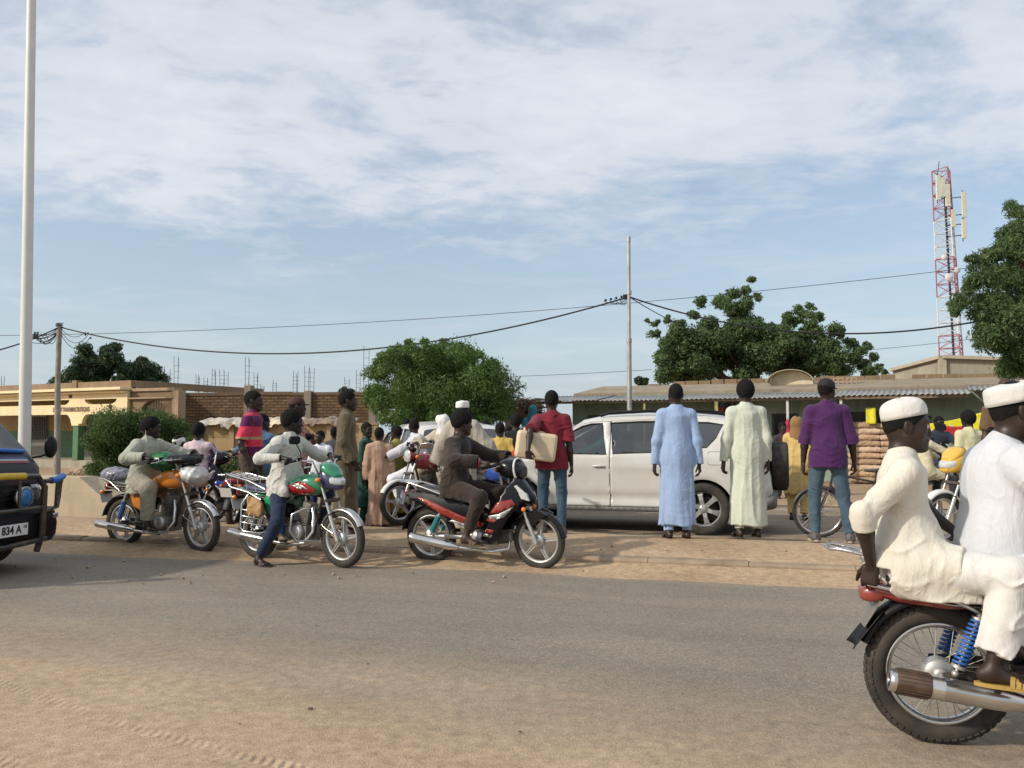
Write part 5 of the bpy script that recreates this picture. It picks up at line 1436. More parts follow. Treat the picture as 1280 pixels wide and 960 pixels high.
def build_wagon(loc,yaw,label,paintm):
 root=empty('parked_car',loc,yaw,label,'car','cars among the crowd')
 upper=[(2.0,0.28),(2.12,0.42),(2.12,0.62),(2.0,0.80),(1.2,0.96),(0.50,1.42),(0.1,1.49),(-1.0,1.52),(-1.75,1.46),(-1.95,1.40),(-2.12,0.98),(-2.2,0.80),(-2.22,0.45),(-2.1,0.28)]
 dist=seg_dist_fn(upper)
 def yf(x,z):
  y=0.84-0.22*max(0,(x-1.2)/0.95)**2.6-0.10*max(0,(-1.6-x)/0.6)**2.2
  if z>0.98: y -=(z-0.98)*0.34
  d=dist(x,z)
  if d<0.08: y -=0.08*(1-math.sqrt(max(0,1-(1-d/0.08)**2)))
  return y
 fw=[(1.0,1.0),(0.45,1.36),(0.05,1.41),(0.02,0.99)];fd=[(1.05,0.34),(1.08,0.98),(0.48,1.41),(0.02,1.455),(-0.02,0.34)]
 rw=[(-0.06,0.99),(-0.03,1.41),(-0.85,1.43),(-0.95,1.0)];rd=[(-0.02,0.34),(0.02,1.455),(-0.88,1.47),(-1.04,0.95),(-0.86,0.70),(-0.82,0.34)]
 qg=[(-1.08,1.0),(-0.98,1.43),(-1.65,1.40),(-1.85,1.03)]
 car_shell(root,upper,None,[(1.28,0.31,0.36),(-1.30,0.31,0.36)],yf,[(fd,fw,dict(handle=(0.12,0.88))),(rd,rw,dict(handle=(-0.80,0.9)))],[qg],paintm,skip=(4,9),strip_glass=[(4,'windscreen'),(9,'rear_window')],step=0.07,glassm=GLASSD)
 for sx in (1.28,-1.30):
  for sg in (1,-1): car_wheel('wheel',(sx,sg*0.74,0.31),0.31,0.19,root,sg,7)
 for sg in (-1,1):
  tl=MB();grid_poly(tl,[(-1.98,0.72),(-2.19,0.72),(-2.15,0.94),(-2.0,0.94)],lambda x,z: Vector((x,sg*(yf(x,z)+0.006),z)),0.05);tl.box((-2.19,sg*0.62,0.83),(0.05,0.2,0.2));tl.build('tail_light',RED_LENS,root)
 b=MB();loft_secs(b,[sec(-2.05,0.78,0.30,0.58),sec(-2.22,0.76,0.32,0.60),sec(-2.29,0.62,0.34,0.58)]);b.build('bumper',GREYP,root)
 seats(root,[(0.2,0.36,0.55),(0.2,-0.36,0.55),(-0.8,0.36,0.55),(-0.8,-0.36,0.55)],CABIN,0.48)
 return root

def build_bicycle(loc,yaw,label,roll=0):
 root=empty('bicycle',loc,yaw,label,'bicycle');root.rotation_euler=(R(roll),0,yaw)
 Rr=0.34;f=Vector((0.54,0,Rr));r=Vector((-0.52,0,Rr))
 BR=mat('bicycle frame enamel',(0.02,0.02,0.025),0.4,dust=0.3)
 for nm,c in (('front_wheel',f),('rear_wheel',r)): wheel(nm,c,Rr,0.042,'wire',root,drum=False)
 m=MB();bb=Vector((-0.06,0,0.29));st=Vector((-0.18,0,0.80));ht=Vector((0.36,0,0.86));hb=Vector((0.39,0,0.70))
 m.tube([bb,st],0.015,10);m.tube([st+Vector((0.01,0,-0.05)),ht],0.014,10);m.tube([bb,hb],0.015,10);m.tube([ht+Vector((-0.01,0,0.03)),hb],0.017,10)
 for sg in (-1,1): m.tube([bb,r+Vector((0,sg*0.05,0))],0.009,8);m.tube([st+Vector((0.01,0,-0.05)),r+Vector((0,sg*0.05,0))],0.008,8);m.tube([hb,hb+Vector((0.04,sg*0.05,-0.08)),f+Vector((0,sg*0.05,0))],0.010,8)
 m.build('frame',BR,root)
 h=MB();h.tube([ht,ht+Vector((-0.01,0,0.10)),ht+Vector((0.06,0.06,0.12)),ht+Vector((0.02,0.22,0.14)),ht+Vector((-0.14,0.27,0.13))],0.010,8);h.tube([ht+Vector((-0.01,0,0.10)),ht+Vector((0.06,-0.06,0.12)),ht+Vector((0.02,-0.22,0.14)),ht+Vector((-0.14,-0.27,0.13))],0.010,8);h.build('handlebar',CHROME,root)
 s_=MB();loft_secs(s_,[sec(-0.05,0.03,0.89,0.92),sec(-0.15,0.05,0.88,0.925),sec(-0.27,0.09,0.88,0.94)]);s_.tube([st,st+Vector((-0.01,0,0.09))],0.012,8);s_.build('saddle',VINYL,root)
 p=MB();p.ring([(0,0.004),(0.012,0),(0,-0.004),(-0.01,0)],0.09,bb+Vector((0,-0.04,0)),(0,1,0),32);p.tube([bb+Vector((0,-0.05,0)),bb+Vector((0.10,-0.06,-0.12))],0.008,8);p.box(bb+Vector((0.10,-0.11,-0.12)),(0.09,0.08,0.02));p.tube([bb+Vector((0,0.05,0)),bb+Vector((-0.10,0.06,0.12))],0.008,8);p.box(bb+Vector((-0.10,0.11,0.12)),(0.09,0.08,0.02));p.build('pedal_crank',STEEL,root)
 c=MB();c.tube([r+Vector((-0.05,-0.09,0.36)),Vector((-0.22,-0.09,0.70)),Vector((-0.22,0.09,0.70)),r+Vector((-0.05,0.09,0.36))],0.006,6);c.build('carrier',STEEL,root)
 for c,a0,a1 in ((f,20,160),(r,30,200)): fd=MB();fender(fd,c,Rr+0.02,a0,a1,0.03);fd.build('mudguard',BR,root)
 return root

SUN_EL,SUN_AZ=30.0,203.0
sd=Vector((math.cos(R(SUN_AZ))*math.cos(R(SUN_EL)),math.sin(R(SUN_AZ))*math.cos(R(SUN_EL)),math.sin(R(SUN_EL))))
w=bpy.data.worlds.new('World');scene.world=w;w.use_nodes=True
def build_world():
 nt=w.node_tree;bg=nt.nodes['Background']
 sky=nt.nodes.new('ShaderNodeTexSky');sky.sky_type='NISHITA';sky.sun_disc=False
 sky.sun_elevation=R(SUN_EL);sky.sun_rotation=math.atan2(sd.x,sd.y);sky.dust_density=2.5;sky.air_density=1.0;sky.ozone_density=1.5
 tc=nt.nodes.new('ShaderNodeTexCoord');sp=nt.nodes.new('ShaderNodeSeparateXYZ');L(nt,tc.outputs['Generated'],sp.inputs[0])
 z=math_(nt,'MAXIMUM',sp.outputs['Z'],0.0)
 zz=math_(nt,'ADD',z,0.10)
 cx=math_(nt,'DIVIDE',sp.outputs['X'],zz);cy=math_(nt,'DIVIDE',sp.outputs['Y'],zz)
 cb=nt.nodes.new('ShaderNodeCombineXYZ');L(nt,cx,cb.inputs[0]);L(nt,cy,cb.inputs[1])
 mp=nt.nodes.new('ShaderNodeMapping');mp.inputs['Rotation'].default_value=(0,0,R(-20));mp.inputs['Scale'].default_value=(0.8,1.0,1);L(nt,cb.outputs[0],mp.inputs['Vector'])
 big=noise_node(nt,0.55,6,0.58,mp.outputs[0],0.5)
 fine=noise_node(nt,6.5,5,0.62,mp.outputs[0],0.35)
 mid=noise_node(nt,1.7,5,0.6,mp.outputs[0],0.6)
 az=math_(nt,'MULTIPLY',cx,0.035)
 cov=math_(nt,'MULTIPLY_ADD',z,4.2,-0.84)
 cov=math_(nt,'ADD',cov,az)
 cov=math_(nt,'MINIMUM',cov,0.40)
 s1=math_(nt,'MULTIPLY_ADD',big.outputs['Fac'],1.5,-0.75)
 s2=math_(nt,'MULTIPLY_ADD',mid.outputs['Fac'],1.3,-0.65)
 s3=math_(nt,'MULTIPLY_ADD',fine.outputs['Fac'],0.8,-0.40)
 tot=math_(nt,'ADD',math_(nt,'ADD',cov,s1),math_(nt,'ADD',s2,s3))
 f=ramp(nt,tot,[(0.0,0.06),(0.20,0.38),(0.40,0.78),(0.65,0.95)]).outputs['Color']
 wis=ramp(nt,mid.outputs['Fac'],[(0.45,0.0),(0.75,0.42)]).outputs['Color']
 f=math_(nt,'MAXIMUM',f,wis)
 hz=ramp(nt,z,[(0.0,0.80),(0.06,0.62),(0.16,0.42),(0.30,0.30)]).outputs['Color']
 cloudc=ramp(nt,big.outputs['Fac'],[(0.30,(4.2,4.5,5.0)),(0.70,(5.4,5.5,5.75))]).outputs['Color']
 base=mixc(nt,hz,sky.outputs[0],(3.7,4.45,5.0))
 c=mixc(nt,f,base,cloudc)
 L(nt,c,bg.inputs['Color']);bg.inputs['Strength'].default_value=0.125
build_world()
sl=bpy.data.lights.new('sun','SUN');sl.energy=2.7;sl.angle=R(2.2);sl.color=(1.0,0.92,0.80)
so=bpy.data.objects.new('sun',sl);COL.objects.link(so);so.rotation_euler=sd.to_track_quat('Z','Y').to_euler();so.location=(-20,-10,20)
vs=scene.view_settings;vs.view_transform='Standard';vs.look='None';vs.gamma=1.0;vs.exposure=0.36
scene.render.engine='CYCLES';scene.cycles.max_bounces=6;scene.cycles.transparent_max_bounces=8;scene.cycles.caustics_reflective=False;scene.cycles.caustics_refractive=False;scene.cycles.use_denoising=True


KA,KB=ground(100,683),ground(1080,724)
E1=(KB-KA).normalized();E2=Vector((-E1.y,E1.x,0))
def RC(s,t,z=0.0): p=KA+E1*s+E2*t;return Vector((p.x,p.y,z))
ROAD_YAW=math.atan2(E1.y,E1.x)
def road_t(nt):
 g=coords(nt);d=nt.nodes.new('ShaderNodeVectorMath');d.operation='DOT_PRODUCT';L(nt,g,d.inputs[0]);d.inputs[1].default_value=tuple(E2)
 d1=nt.nodes.new('ShaderNodeVectorMath');d1.operation='DOT_PRODUCT';L(nt,g,d1.inputs[0]);d1.inputs[1].default_value=tuple(E1)
 return g,math_(nt,'SUBTRACT',d.outputs['Value'],KA.dot(E2)),math_(nt,'SUBTRACT',d1.outputs['Value'],KA.dot(E1))
SAND_D,SAND_L=(0.42,0.30,0.19),(0.54,0.405,0.27)
def sand_colour(nt,co,mul=1.0):
 a=noise_node(nt,0.8,6,0.6,co);b=noise_node(nt,14,5,0.65,co);c_=noise_node(nt,160,2,0.5,co)
 x=ramp(nt,a.outputs['Fac'],[(0.3,tuple(v*mul for v in SAND_D)),(0.7,tuple(v*mul for v in SAND_L))]).outputs['Color']
 y=ramp(nt,b.outputs['Fac'],[(0.32,(0.72,0.70,0.68)),(0.65,(1.06,1.06,1.06))]).outputs['Color']
 x=mixc(nt,1.0,x,y,'MULTIPLY')
 z=ramp(nt,c_.outputs['Fac'],[(0.28,(0.62,0.6,0.58)),(0.5,(1,1,1)),(0.78,(1.15,1.15,1.15))]).outputs['Color']
 return mixc(nt,1.0,x,z,'MULTIPLY'),b,c_
def sand_mat(name,mul=1.0):
 m,nt,bs=nodes_of(name);co=coords(nt);c,b,c_=sand_colour(nt,co,mul)
 L(nt,c,bs.inputs['Base Color']);bs.inputs['Roughness'].default_value=0.95;bs.inputs['Specular IOR Level'].default_value=0.15
 d=noise_node(nt,4.0,6,0.6,co,0.3)
 b1=bump(nt,None,d.outputs['Fac'],0.6,0.05);b2=bump(nt,None,b.outputs['Fac'],0.5,0.02,b1);bump(nt,bs,c_.outputs['Fac'],0.5,0.004,b2)
 return m
SAND=sand_mat('laterite sand')
def asphalt_mat():
 m,nt,bs=nodes_of('dusty asphalt');co,t,s_=road_t(nt)
 ag=nt.nodes.new('ShaderNodeTexVoronoi');ag.inputs['Scale'].default_value=95;L(nt,co,ag.inputs['Vector'])
 n0=noise_node(nt,0.5,5,0.6,co);n1=noise_node(nt,220,2,0.6,co)
 base=ramp(nt,n0.outputs['Fac'],[(0.3,(0.175,0.167,0.147)),(0.7,(0.225,0.213,0.185))]).outputs['Color']
 agc=ramp(nt,ag.outputs['Color'],[(0.0,(0.55,0.55,0.55)),(0.55,(1.0,1.0,1.0)),(0.88,(1.4,1.38,1.32)),(1.0,(2.1,2.05,1.9))]).outputs['Color']
 base=mixc(nt,0.85,base,agc,'MULTIPLY')
 mp=nt.nodes.new('ShaderNodeCombineXYZ');L(nt,math_(nt,'MULTIPLY',s_,0.22),mp.inputs[0]);L(nt,math_(nt,'MULTIPLY',t,1.3),mp.inputs[1])
 st=noise_node(nt,1.3,6,0.65,mp.outputs[0],0.4)
 sc=ramp(nt,st.outputs['Fac'],[(0.30,(0.78,0.78,0.80)),(0.55,(1,1,1)),(0.75,(1.12,1.09,1.04))]).outputs['Color']
 base=mixc(nt,1.0,base,sc,'MULTIPLY')
 sandc,b,c_=sand_colour(nt,co)
 near=math_(nt,'ADD',math_(nt,'MULTIPLY_ADD',t,-0.55,-1.92),math_(nt,'MULTIPLY_ADD',s_,-0.045,0.25))
 far=math_(nt,'MULTIPLY_ADD',t,1.7,1.20)
 e=math_(nt,'MAXIMUM',near,far)
 d=noise_node(nt,1.0,7,0.66,mp.outputs[0],0.6);d2=noise_node(nt,7,6,0.7,co)
 e=math_(nt,'ADD',e,math_(nt,'MULTIPLY_ADD',d.outputs['Fac'],1.0,-0.48));e=math_(nt,'ADD',e,math_(nt,'MULTIPLY_ADD',d2.outputs['Fac'],0.4,-0.20))
 f=ramp(nt,e,[(0.0,0.20),(0.35,0.45),(0.8,0.90),(1.0,0.98)]).outputs['Color']
 f2=math_(nt,'MULTIPLY',f,math_(nt,'MULTIPLY_ADD',n1.outputs['Fac'],1.1,0.40),clamp=True)
 c=mixc(nt,f2,base,sandc);L(nt,c,bs.inputs['Base Color'])
 bs.inputs['Roughness'].default_value=0.9;bs.inputs['Specular IOR Level'].default_value=0.2
 b1=bump(nt,None,ag.outputs['Distance'],0.45,0.004)
 P0,P1=ground(20,866),ground(380,968);dv=(P1-P0).normalized();nv=Vector((-dv.y,dv.x,0))
 def dot(v):
  n=nt.nodes.new('ShaderNodeVectorMath');n.operation='DOT_PRODUCT';L(nt,co,n.inputs[0]);n.inputs[1].default_value=tuple(v);return n.outputs['Value']
 u=math_(nt,'SUBTRACT',dot(dv),P0.dot(dv));v=math_(nt,'SUBTRACT',dot(nv),P0.dot(nv))
 wob=math_(nt,'MULTIPLY',math_(nt,'SINE',math_(nt,'MULTIPLY',u,1.4)),0.05);v=math_(nt,'ADD',v,wob)
 prints=None
 for off,amp in ((0.0,1.0),(-0.55,0.5),(-1.3,0.6)):
  va=math_(nt,'SUBTRACT',v,off);av=math_(nt,'ABSOLUTE',va)
  band=ramp(nt,av,[(0.055,1.0),(0.085,0.0)]).outputs['Color']
  ch=math_(nt,'SINE',math_(nt,'MULTIPLY',math_(nt,'ADD',u,math_(nt,'MULTIPLY',av,0.5)),118.0))
  lug=math_(nt,'MULTIPLY',math_(nt,'MULTIPLY_ADD',ch,0.4,-0.35),ramp(nt,d.outputs['Fac'],[(0.40,0.15),(0.60,1.0)]).outputs['Color'])
  h=math_(nt,'MULTIPLY',math_(nt,'MULTIPLY',band,lug),amp)
  prints=h if prints is None else math_(nt,'ADD',prints,h)
 msk=ramp(nt,e,[(0.30,0.0),(0.75,1.0)]).outputs['Color']
 prints=math_(nt,'MULTIPLY',prints,msk)
 b2=bump(nt,None,prints,1.0,0.014,b1)
 dd=noise_node(nt,3.0,6,0.6,mp.outputs[0],0.4);b3=bump(nt,None,math_(nt,'MULTIPLY',dd.outputs['Fac'],msk),0.14,0.03,b2)
 bump(nt,bs,c_.outputs['Fac'],0.4,0.004,b3)
 return m
ASPH=asphalt_mat()

def grd():
 g=MB();g._add([(-1500,-60,-0.004),(1500,-60,-0.004),(1500,2500,-0.004),(-1500,2500,-0.004)],[(0,1,2,3)])
 tag(g.build('ground',SAND),kind='structure')
 r=MB();r.sheet(lambda u,v: RC(-30+70*u,-13+13*v,0.004),40,8);tag(r.build('road',ASPH),kind='structure')
 m,nt,bs=nodes_of('worn dusty asphalt');co=coords(nt);sc,b,c_=sand_colour(nt,co,0.95)
 n0=noise_node(nt,0.9,6,0.65,coords(nt,scale=(0.5,1.4,1)),0.4);ag=nt.nodes.new('ShaderNodeTexVoronoi');ag.inputs['Scale'].default_value=80;L(nt,co,ag.inputs['Vector'])
 base=ramp(nt,ag.outputs['Color'],[(0,(0.08,0.075,0.068)),(1,(0.14,0.13,0.115))]).outputs['Color']
 f=ramp(nt,n0.outputs['Fac'],[(0.35,0.25),(0.65,0.75)]).outputs['Color']
 L(nt,mixc(nt,f,base,sc),bs.inputs['Base Color']);bs.inputs['Roughness'].default_value=0.92;bump(nt,bs,ag.outputs['Distance'],0.4,0.004)
 r=MB();r.sheet(lambda u,v: RC(-40+90*u,2.1+6.2*v,0.004),40,6);tag(r.build('far_road',m),kind='structure')
 KM=mat('dusty kerb concrete',(0.30,0.24,0.175),0.9,var=0.25,scale=5,bmp=0.5,bscale=50,dust=0.6,dustcol=(0.40,0.27,0.165),spec=0.2)
 k=MB();rn=random.Random(3)
 for t0,sg in ((0.0,1),(2.1,-1)):
  for i in range(-28,38):
   a,b_=i*1.0+0.003,i*1.0+0.997;dz=rn.uniform(-0.006,0.006);dt=rn.uniform(-0.006,0.006)
   prof=[(0.0,-0.02),(0.004,0.085),(0.022,0.108+dz),(0.05,0.115+dz),(0.15,0.115+dz),(0.15,-0.02)]
   nseg=5
   rings=[]
   for q in range(nseg+1):
    s_=a+(b_-a)*q/nseg;jx=rn.uniform(-0.004,0.004)
    rings.append([RC(s_,t0+sg*(p[0]+dt+(jx if p[1]>0.05 else 0)),p[1]+(rn.uniform(-0.005,0.003) if 0.1<p[1] else 0)) for p in prof])
   k.loft(rings,True,True,smooth=False)
 tag(k.build('kerb',KM),kind='structure')
 m=MB()
 def med(u,v):
  s_=-28+66*u;t=0.13+1.84*v;h=0.105+0.075*math.sin(PI*v)**0.7
  n=vnoise(np.array([s_*1.1+50]),np.array([t*1.6+50]),np.array([0.5]))[0];n2=vnoise(np.array([s_*4+50]),np.array([t*4+50]),np.array([1.5]))[0]
  return RC(s_,t,h+0.018*n+0.006*n2)
 m.sheet(med,420,18);tag(m.build('median',SAND),kind='structure')
 m=MB()
 def drift(u,v):
  s_=-26+62*u
  n=vnoise(np.array([s_*0.7+9]),np.array([3.3]),np.array([0.5]))[0];n2=vnoise(np.array([s_*2.6+9]),np.array([v*3+3.3]),np.array([0.5]))[0]
  wd=0.62+0.26*n+0.08*n2
  h=(0.052+0.030*max(0,n)+0.05*max(0,-((s_-0)/30)))*(1-v)**2.0+0.0065
  return RC(s_,0.01-wd*v,h-0.005*v)
 m.sheet(drift,500,8);tag(m.build('sand_drift',SAND),kind='structure')
 m=MB()
 def verge(u,v):
  s_=-40+95*u;t=8.2+22*v
  n=vnoise(np.array([s_*0.35+50]),np.array([t*0.5+50]),np.array([2.5]))[0];n2=vnoise(np.array([s_*1.6+50]),np.array([t*1.6+50]),np.array([4.5]))[0]
  return RC(s_,t,0.02+min(v*6,1)*0.12*(n+0.9)*0.8+0.03*n2*min(v*8,1))
 m.sheet(verge,260,60);tag(m.build('verge',sand_mat('pale verge earth',0.9)),kind='structure')
grd()


def leaf_mat(name,dark,lite,rough=0.55,trans=0.38):
 m,nt,bs=nodes_of(name);ge=nt.nodes.new('ShaderNodeNewGeometry')
 n=noise_node(nt,0.9,4,0.6,coords(nt))
 a=math_(nt,'MULTIPLY_ADD',ge.outputs['Random Per Island'],0.6,math_(nt,'MULTIPLY_ADD',n.outputs['Fac'],0.8,-0.2))
 c=ramp(nt,a,[(0.15,dark),(0.85,lite)]).outputs['Color']
 L(nt,c,bs.inputs['Base Color']);bs.inputs['Roughness'].default_value=rough;bs.inputs['Specular IOR Level'].default_value=0.3
 tr=nt.nodes.new('ShaderNodeBsdfTranslucent');L(nt,c,tr.inputs[0]);mx=nt.nodes.new('ShaderNodeMixShader');mx.inputs[0].default_value=trans
 L(nt,bs.outputs[0],mx.inputs[1]);L(nt,tr.outputs[0],mx.inputs[2]);L(nt,mx.outputs[0],nt.nodes['Material Output'].inputs['Surface'])
 return m
BARK=mat('tree bark',(0.075,0.055,0.04),0.9,var=0.3,scale=8,bmp=0.8,bscale=30,spec=0.1)
def leaves(name,clumps,count,size,material,parent,rng,aspect=0.42,droop=0.0,shell=0.55,jit=0.17):
 """clumps: (centre, radii). leaf-sized blades scattered through the outer part of every clump"""
 vol=np.array([c[1][0]*c[1][1]+c[1][1]*c[1][2]+c[1][0]*c[1][2] for c in clumps]);prob=vol/vol.sum()
 idx=rng.choice(len(clumps),count,p=prob)
 C=np.array([tuple(c[0]) for c in clumps])[idx];Rd=np.array([tuple(c[1]) for c in clumps])[idx]
 d=rng.normal(size=(count,3));d /=np.linalg.norm(d,axis=1)[:,None]
 r=(shell+(1-shell)*rng.random(count)**0.6)*(1+jit*rng.normal(size=count))
 P=C+d*Rd*r[:,None]
 nrm=d*0.7+rng.normal(size=(count,3))*0.55;nrm[:,2] +=0.25;nrm /=np.linalg.norm(nrm,axis=1)[:,None]
 t=rng.normal(size=(count,3))+d*0.6;t[:,2] -=droop;t -=nrm*(t*nrm).sum(1)[:,None];t /=np.linalg.norm(t,axis=1)[:,None]
 b=np.cross(nrm,t);s_=(size*(0.6+0.8*rng.random(count)))[:,None]
 bend=nrm*s_*0.14
 V=np.stack([P-t*s_*0.5,P+b*s_*aspect*0.5-bend*0.0+t*s_*0.02,P+t*s_*0.5-bend,P-b*s_*aspect*0.5+t*s_*0.02],1).reshape(-1,3)
 me=bpy.data.meshes.new(name);me.vertices.add(len(V));me.vertices.foreach_set('co',V.astype(np.float32).ravel())
 me.loops.add(count*4);me.loops.foreach_set('vertex_index',np.arange(count*4,dtype=np.int32));me.polygons.add(count);me.polygons.foreach_set('loop_start',np.arange(count,dtype=np.int32)*4)
 me.materials.append(material);me.update(calc_edges=True)
 o=bpy.data.objects.new(name,me);link(o,parent);return o
def make_clumps(rng,cen,rad,n,rmin,rmax,flat=0.75,shape='dome',inner=True):
 out=[]
 for k in range(n):
  d=rng.normal(size=3);d /=np.linalg.norm(d)
  if d[2]<-0.35: d[2] *=-0.5
  r=rng.uniform(rmin,rmax);f=0.55+0.45*rng.random()**0.4
  p=Vector(cen)+Vector((d[0]*(rad[0]-r*0.7)*f,d[1]*(rad[1]-r*0.7)*f,d[2]*(rad[2]-r*0.6)*f))
  out.append((p,(r,r,r*flat)))
 return out
def tree(label,base,trunk_h,trunk_r,clumps,count,size,lm,seed,parts=('trunk','crown'),aspect=0.42,droop=0.0,name='tree',cat='tree',group=None,limbs=10,shell=0.55,shift=(0,0)):
 root=empty(name,base,0,label,cat,group);rng=np.random.default_rng(seed);rn=random.Random(seed);b=Vector(base)
 loc=[(Vector(c)-b,r) for c,r in clumps]
 leaves(parts[1],loc,count,size,lm,root,rng,aspect,droop,shell)
 t=MB();top=Vector((shift[0],shift[1],trunk_h))
 t.tube([Vector((0,0,-0.1)),Vector((0.03,0.02,trunk_h*0.3)),top*0.7+Vector((0,0,0.0)),top],[trunk_r*1.35,trunk_r,trunk_r*0.85,trunk_r*0.7],12)
 cs=sorted(loc,key=lambda c: -c[1][0]);cs=cs[:max(limbs,len(cs)//3)]
 for k in range(min(limbs,len(cs))):
  c=cs[k*len(cs)//limbs if len(cs)>limbs else k][0];m=top.lerp(c,0.5)+Vector((rn.uniform(-.2,.2),rn.uniform(-.2,.2),rn.uniform(0,.3)))
  t.tube([top-Vector((0,0,trunk_h*0.12)),m,c],[trunk_r*0.5,trunk_r*0.28,trunk_r*0.08],7)
  for q in range(3):
   e=c+Vector((rn.uniform(-1,1),rn.uniform(-1,1),rn.uniform(-0.3,1)))*cs[k][1][0];t.tube([m.lerp(c,0.5),c.lerp(e,0.5)],[trunk_r*0.10,trunk_r*0.03],5)
 t.build(parts[0],BARK,root);return root
def sil(rng,pts,Y,dY,rr,n_in):
 """clumps filling a crown outline given as (px, py, radius px) on the tree's own distance; depth spread dY"""
 out=[]
 for (px,py,rp) in pts:
  r=rp*Y/FPX
  for j in range(n_in):
   p=at(px+rng.uniform(-rp,rp)*0.55,py+rng.uniform(-rp,rp)*0.45,Y+rng.uniform(-dY,dY));rj=r*rng.uniform(*rr)
   out.append((p,(rj,rj,rj*0.8)))
 return out
LEAF_FIC=leaf_mat('ficus leaves',(0.050,0.098,0.026),(0.14,0.235,0.06))
LEAF_NEEM=leaf_mat('neem leaves',(0.060,0.100,0.040),(0.15,0.22,0.085))
LEAF_DARK=leaf_mat('dark needle foliage',(0.030,0.058,0.030),(0.075,0.120,0.055))
LEAF_HEDGE=leaf_mat('hedge leaves',(0.035,0.068,0.020),(0.12,0.19,0.05))
LEAF_DRY=leaf_mat('dry bougainvillea',(0.10,0.065,0.035),(0.33,0.20,0.15))

def vegetation():
 rng=np.random.default_rng(21)
 Y=24.0
 pts=[(500,478,38),(478,500,26),(472,470,16),(535,462,34),(565,460,32),(598,475,36),(615,500,30),(560,500,38),(520,508,30),(590,512,30),(495,450,16),(520,443,16),(548,437,12),(583,442,15),(610,455,13),(476,520,13),(622,515,12),(538,440,12),(480,445,9),(500,522,20),(540,522,20),(575,520,22),(600,522,16),(472,490,12),(623,492,10),(474,455,8),(490,437,7),(512,430,7),(530,428,6),(556,430,7),(575,434,7),(600,442,7),(618,456,8),(500,437,9),(566,436,9)]
 tree('round leafy green tree above the crowd, between the brick wall and the shops',ground(548,600)*0+Vector((at(548,500,Y).x,Y+0.3,0)),1.6,0.20,sil(rng,pts,Y,1.6,(0.55,0.9),5),85000,0.10,LEAF_FIC,5,aspect=0.30,droop=0.4)
 Y=46.0
 pts=[(125,462,18),(108,452,15),(140,450,14),(160,465,15),(180,468,16),(195,478,12),(90,470,14),(75,478,10),(133,438,8),(105,438,9),(178,452,9),(150,480,18),(112,482,18),(203,484,8),(64,484,6),(144,434,7)]
 tree('dark green tree standing behind the yellow arcade building',(at(135,480,Y).x,Y,0),2.4,0.35,sil(rng,pts,Y,1.5,(0.5,0.9),6),30000,0.24,LEAF_DARK,6,aspect=0.3,shell=0.35)
 Y=34.0
 pts=[(905,425,34),(860,440,30),(930,455,34),(870,462,26),(960,440,28),(990,455,32),(1030,450,26),(1010,425,20),(840,458,20),(1050,462,20),(832,465,16),(820,405,7),(818,418,8),(835,398,7),(850,405,10),(845,420,14),(868,395,10),(880,378,10),(900,380,14),(918,368,12),(938,350,7),(932,362,9),(948,372,7),(925,395,20),(945,405,12),(985,395,8),(1000,388,9),(1015,384,7),(1020,398,10),(965,408,9),(1040,412,12),(1055,418,9),(1062,430,10),(1075,438,9),(1085,432,6),(1092,445,8),(1098,458,7),(1080,456,10),(1104,466,6),(975,420,14),(810,400,5),(888,410,20),(850,450,26),(880,425,26),(915,405,24),(950,430,28),(985,435,26),(1010,445,26),(890,455,30),(925,430,30),(1045,440,20),(1070,452,16),(1085,462,12),(835,440,14),(855,420,16),(905,378,13),(930,380,13),(970,450,28),(1040,465,18),(990,401,14),(1006,396,12),(975,411,16),(1012,411,16),(958,418,16),(1030,428,16),(1000,420,18),(832,432,12),(825,448,12)]
 tree('spreading tree with clumped leaves rising behind the shop roofs',(at(950,470,Y).x,Y,0),2.6,0.35,sil(rng,pts,Y,2.0,(0.42,0.80),4),120000,0.145,LEAF_NEEM,7,aspect=0.4,limbs=20,shell=0.25)
 Y=19.0
 pts=[(1270,262,16),(1262,290,16),(1275,310,24),(1240,322,18),(1222,330,14),(1215,322,8),(1265,345,36),(1230,350,20),(1215,352,14),(1205,378,14),(1188,382,7),(1195,390,9),(1235,378,28),(1220,398,16),(1270,395,40),(1235,410,22),(1250,425,26),(1228,425,14),(1275,440,34),(1262,458,20),(1320,300,60),(1340,380,70),(1320,440,50),(1300,270,36),(1380,340,70),(1255,310,18),(1248,345,24),(1250,395,28),(1240,390,24),(1260,420,30),(1268,285,18),(1206,360,10),(1200,372,8)]
 tree('large drooping tree at the right edge, in front of the concrete house',(at(1330,470,Y).x,Y,0),2.6,0.26,sil(rng,pts,Y,1.4,(0.42,0.80),5),130000,0.10,LEAF_NEEM,8,aspect=0.28,droop=0.7,shell=0.35,limbs=18)
 Y=23.5
 pts=[(138,544,26),(150,540,30),(178,534,24),(205,534,24),(228,540,22),(240,556,18),(160,568,30),(195,560,32),(228,572,26),(124,568,20),(116,548,14),(180,582,24),(145,582,20),(210,588,20),(120,585,16),(245,585,14)]
 tree('big rounded dark green bush on the verge behind the orange motorcycle rider',(at(175,560,Y).x,Y,0),0.5,0.07,sil(rng,pts,Y,0.9,(0.6,0.9),5),70000,0.085,LEAF_HEDGE,9,name='bush',cat='bush',parts=('stem','foliage'),aspect=0.3,shell=0.3)
 Y=22.0
 pts=[(250+9*k,577+(k % 3)*3,12) for k in range(0,17)]+[(250+9*k,592,13) for k in range(0,17)]
 tree('low trimmed green hedge at the foot of the sand coloured wall',(at(330,580,Y).x,Y,0),0.3,0.05,sil(rng,pts,Y,0.4,(0.7,0.95),4),30000,0.075,LEAF_HEDGE,10,name='hedge',cat='hedge',parts=('stem','foliage'),aspect=0.35,shell=0.3)
 Y=27
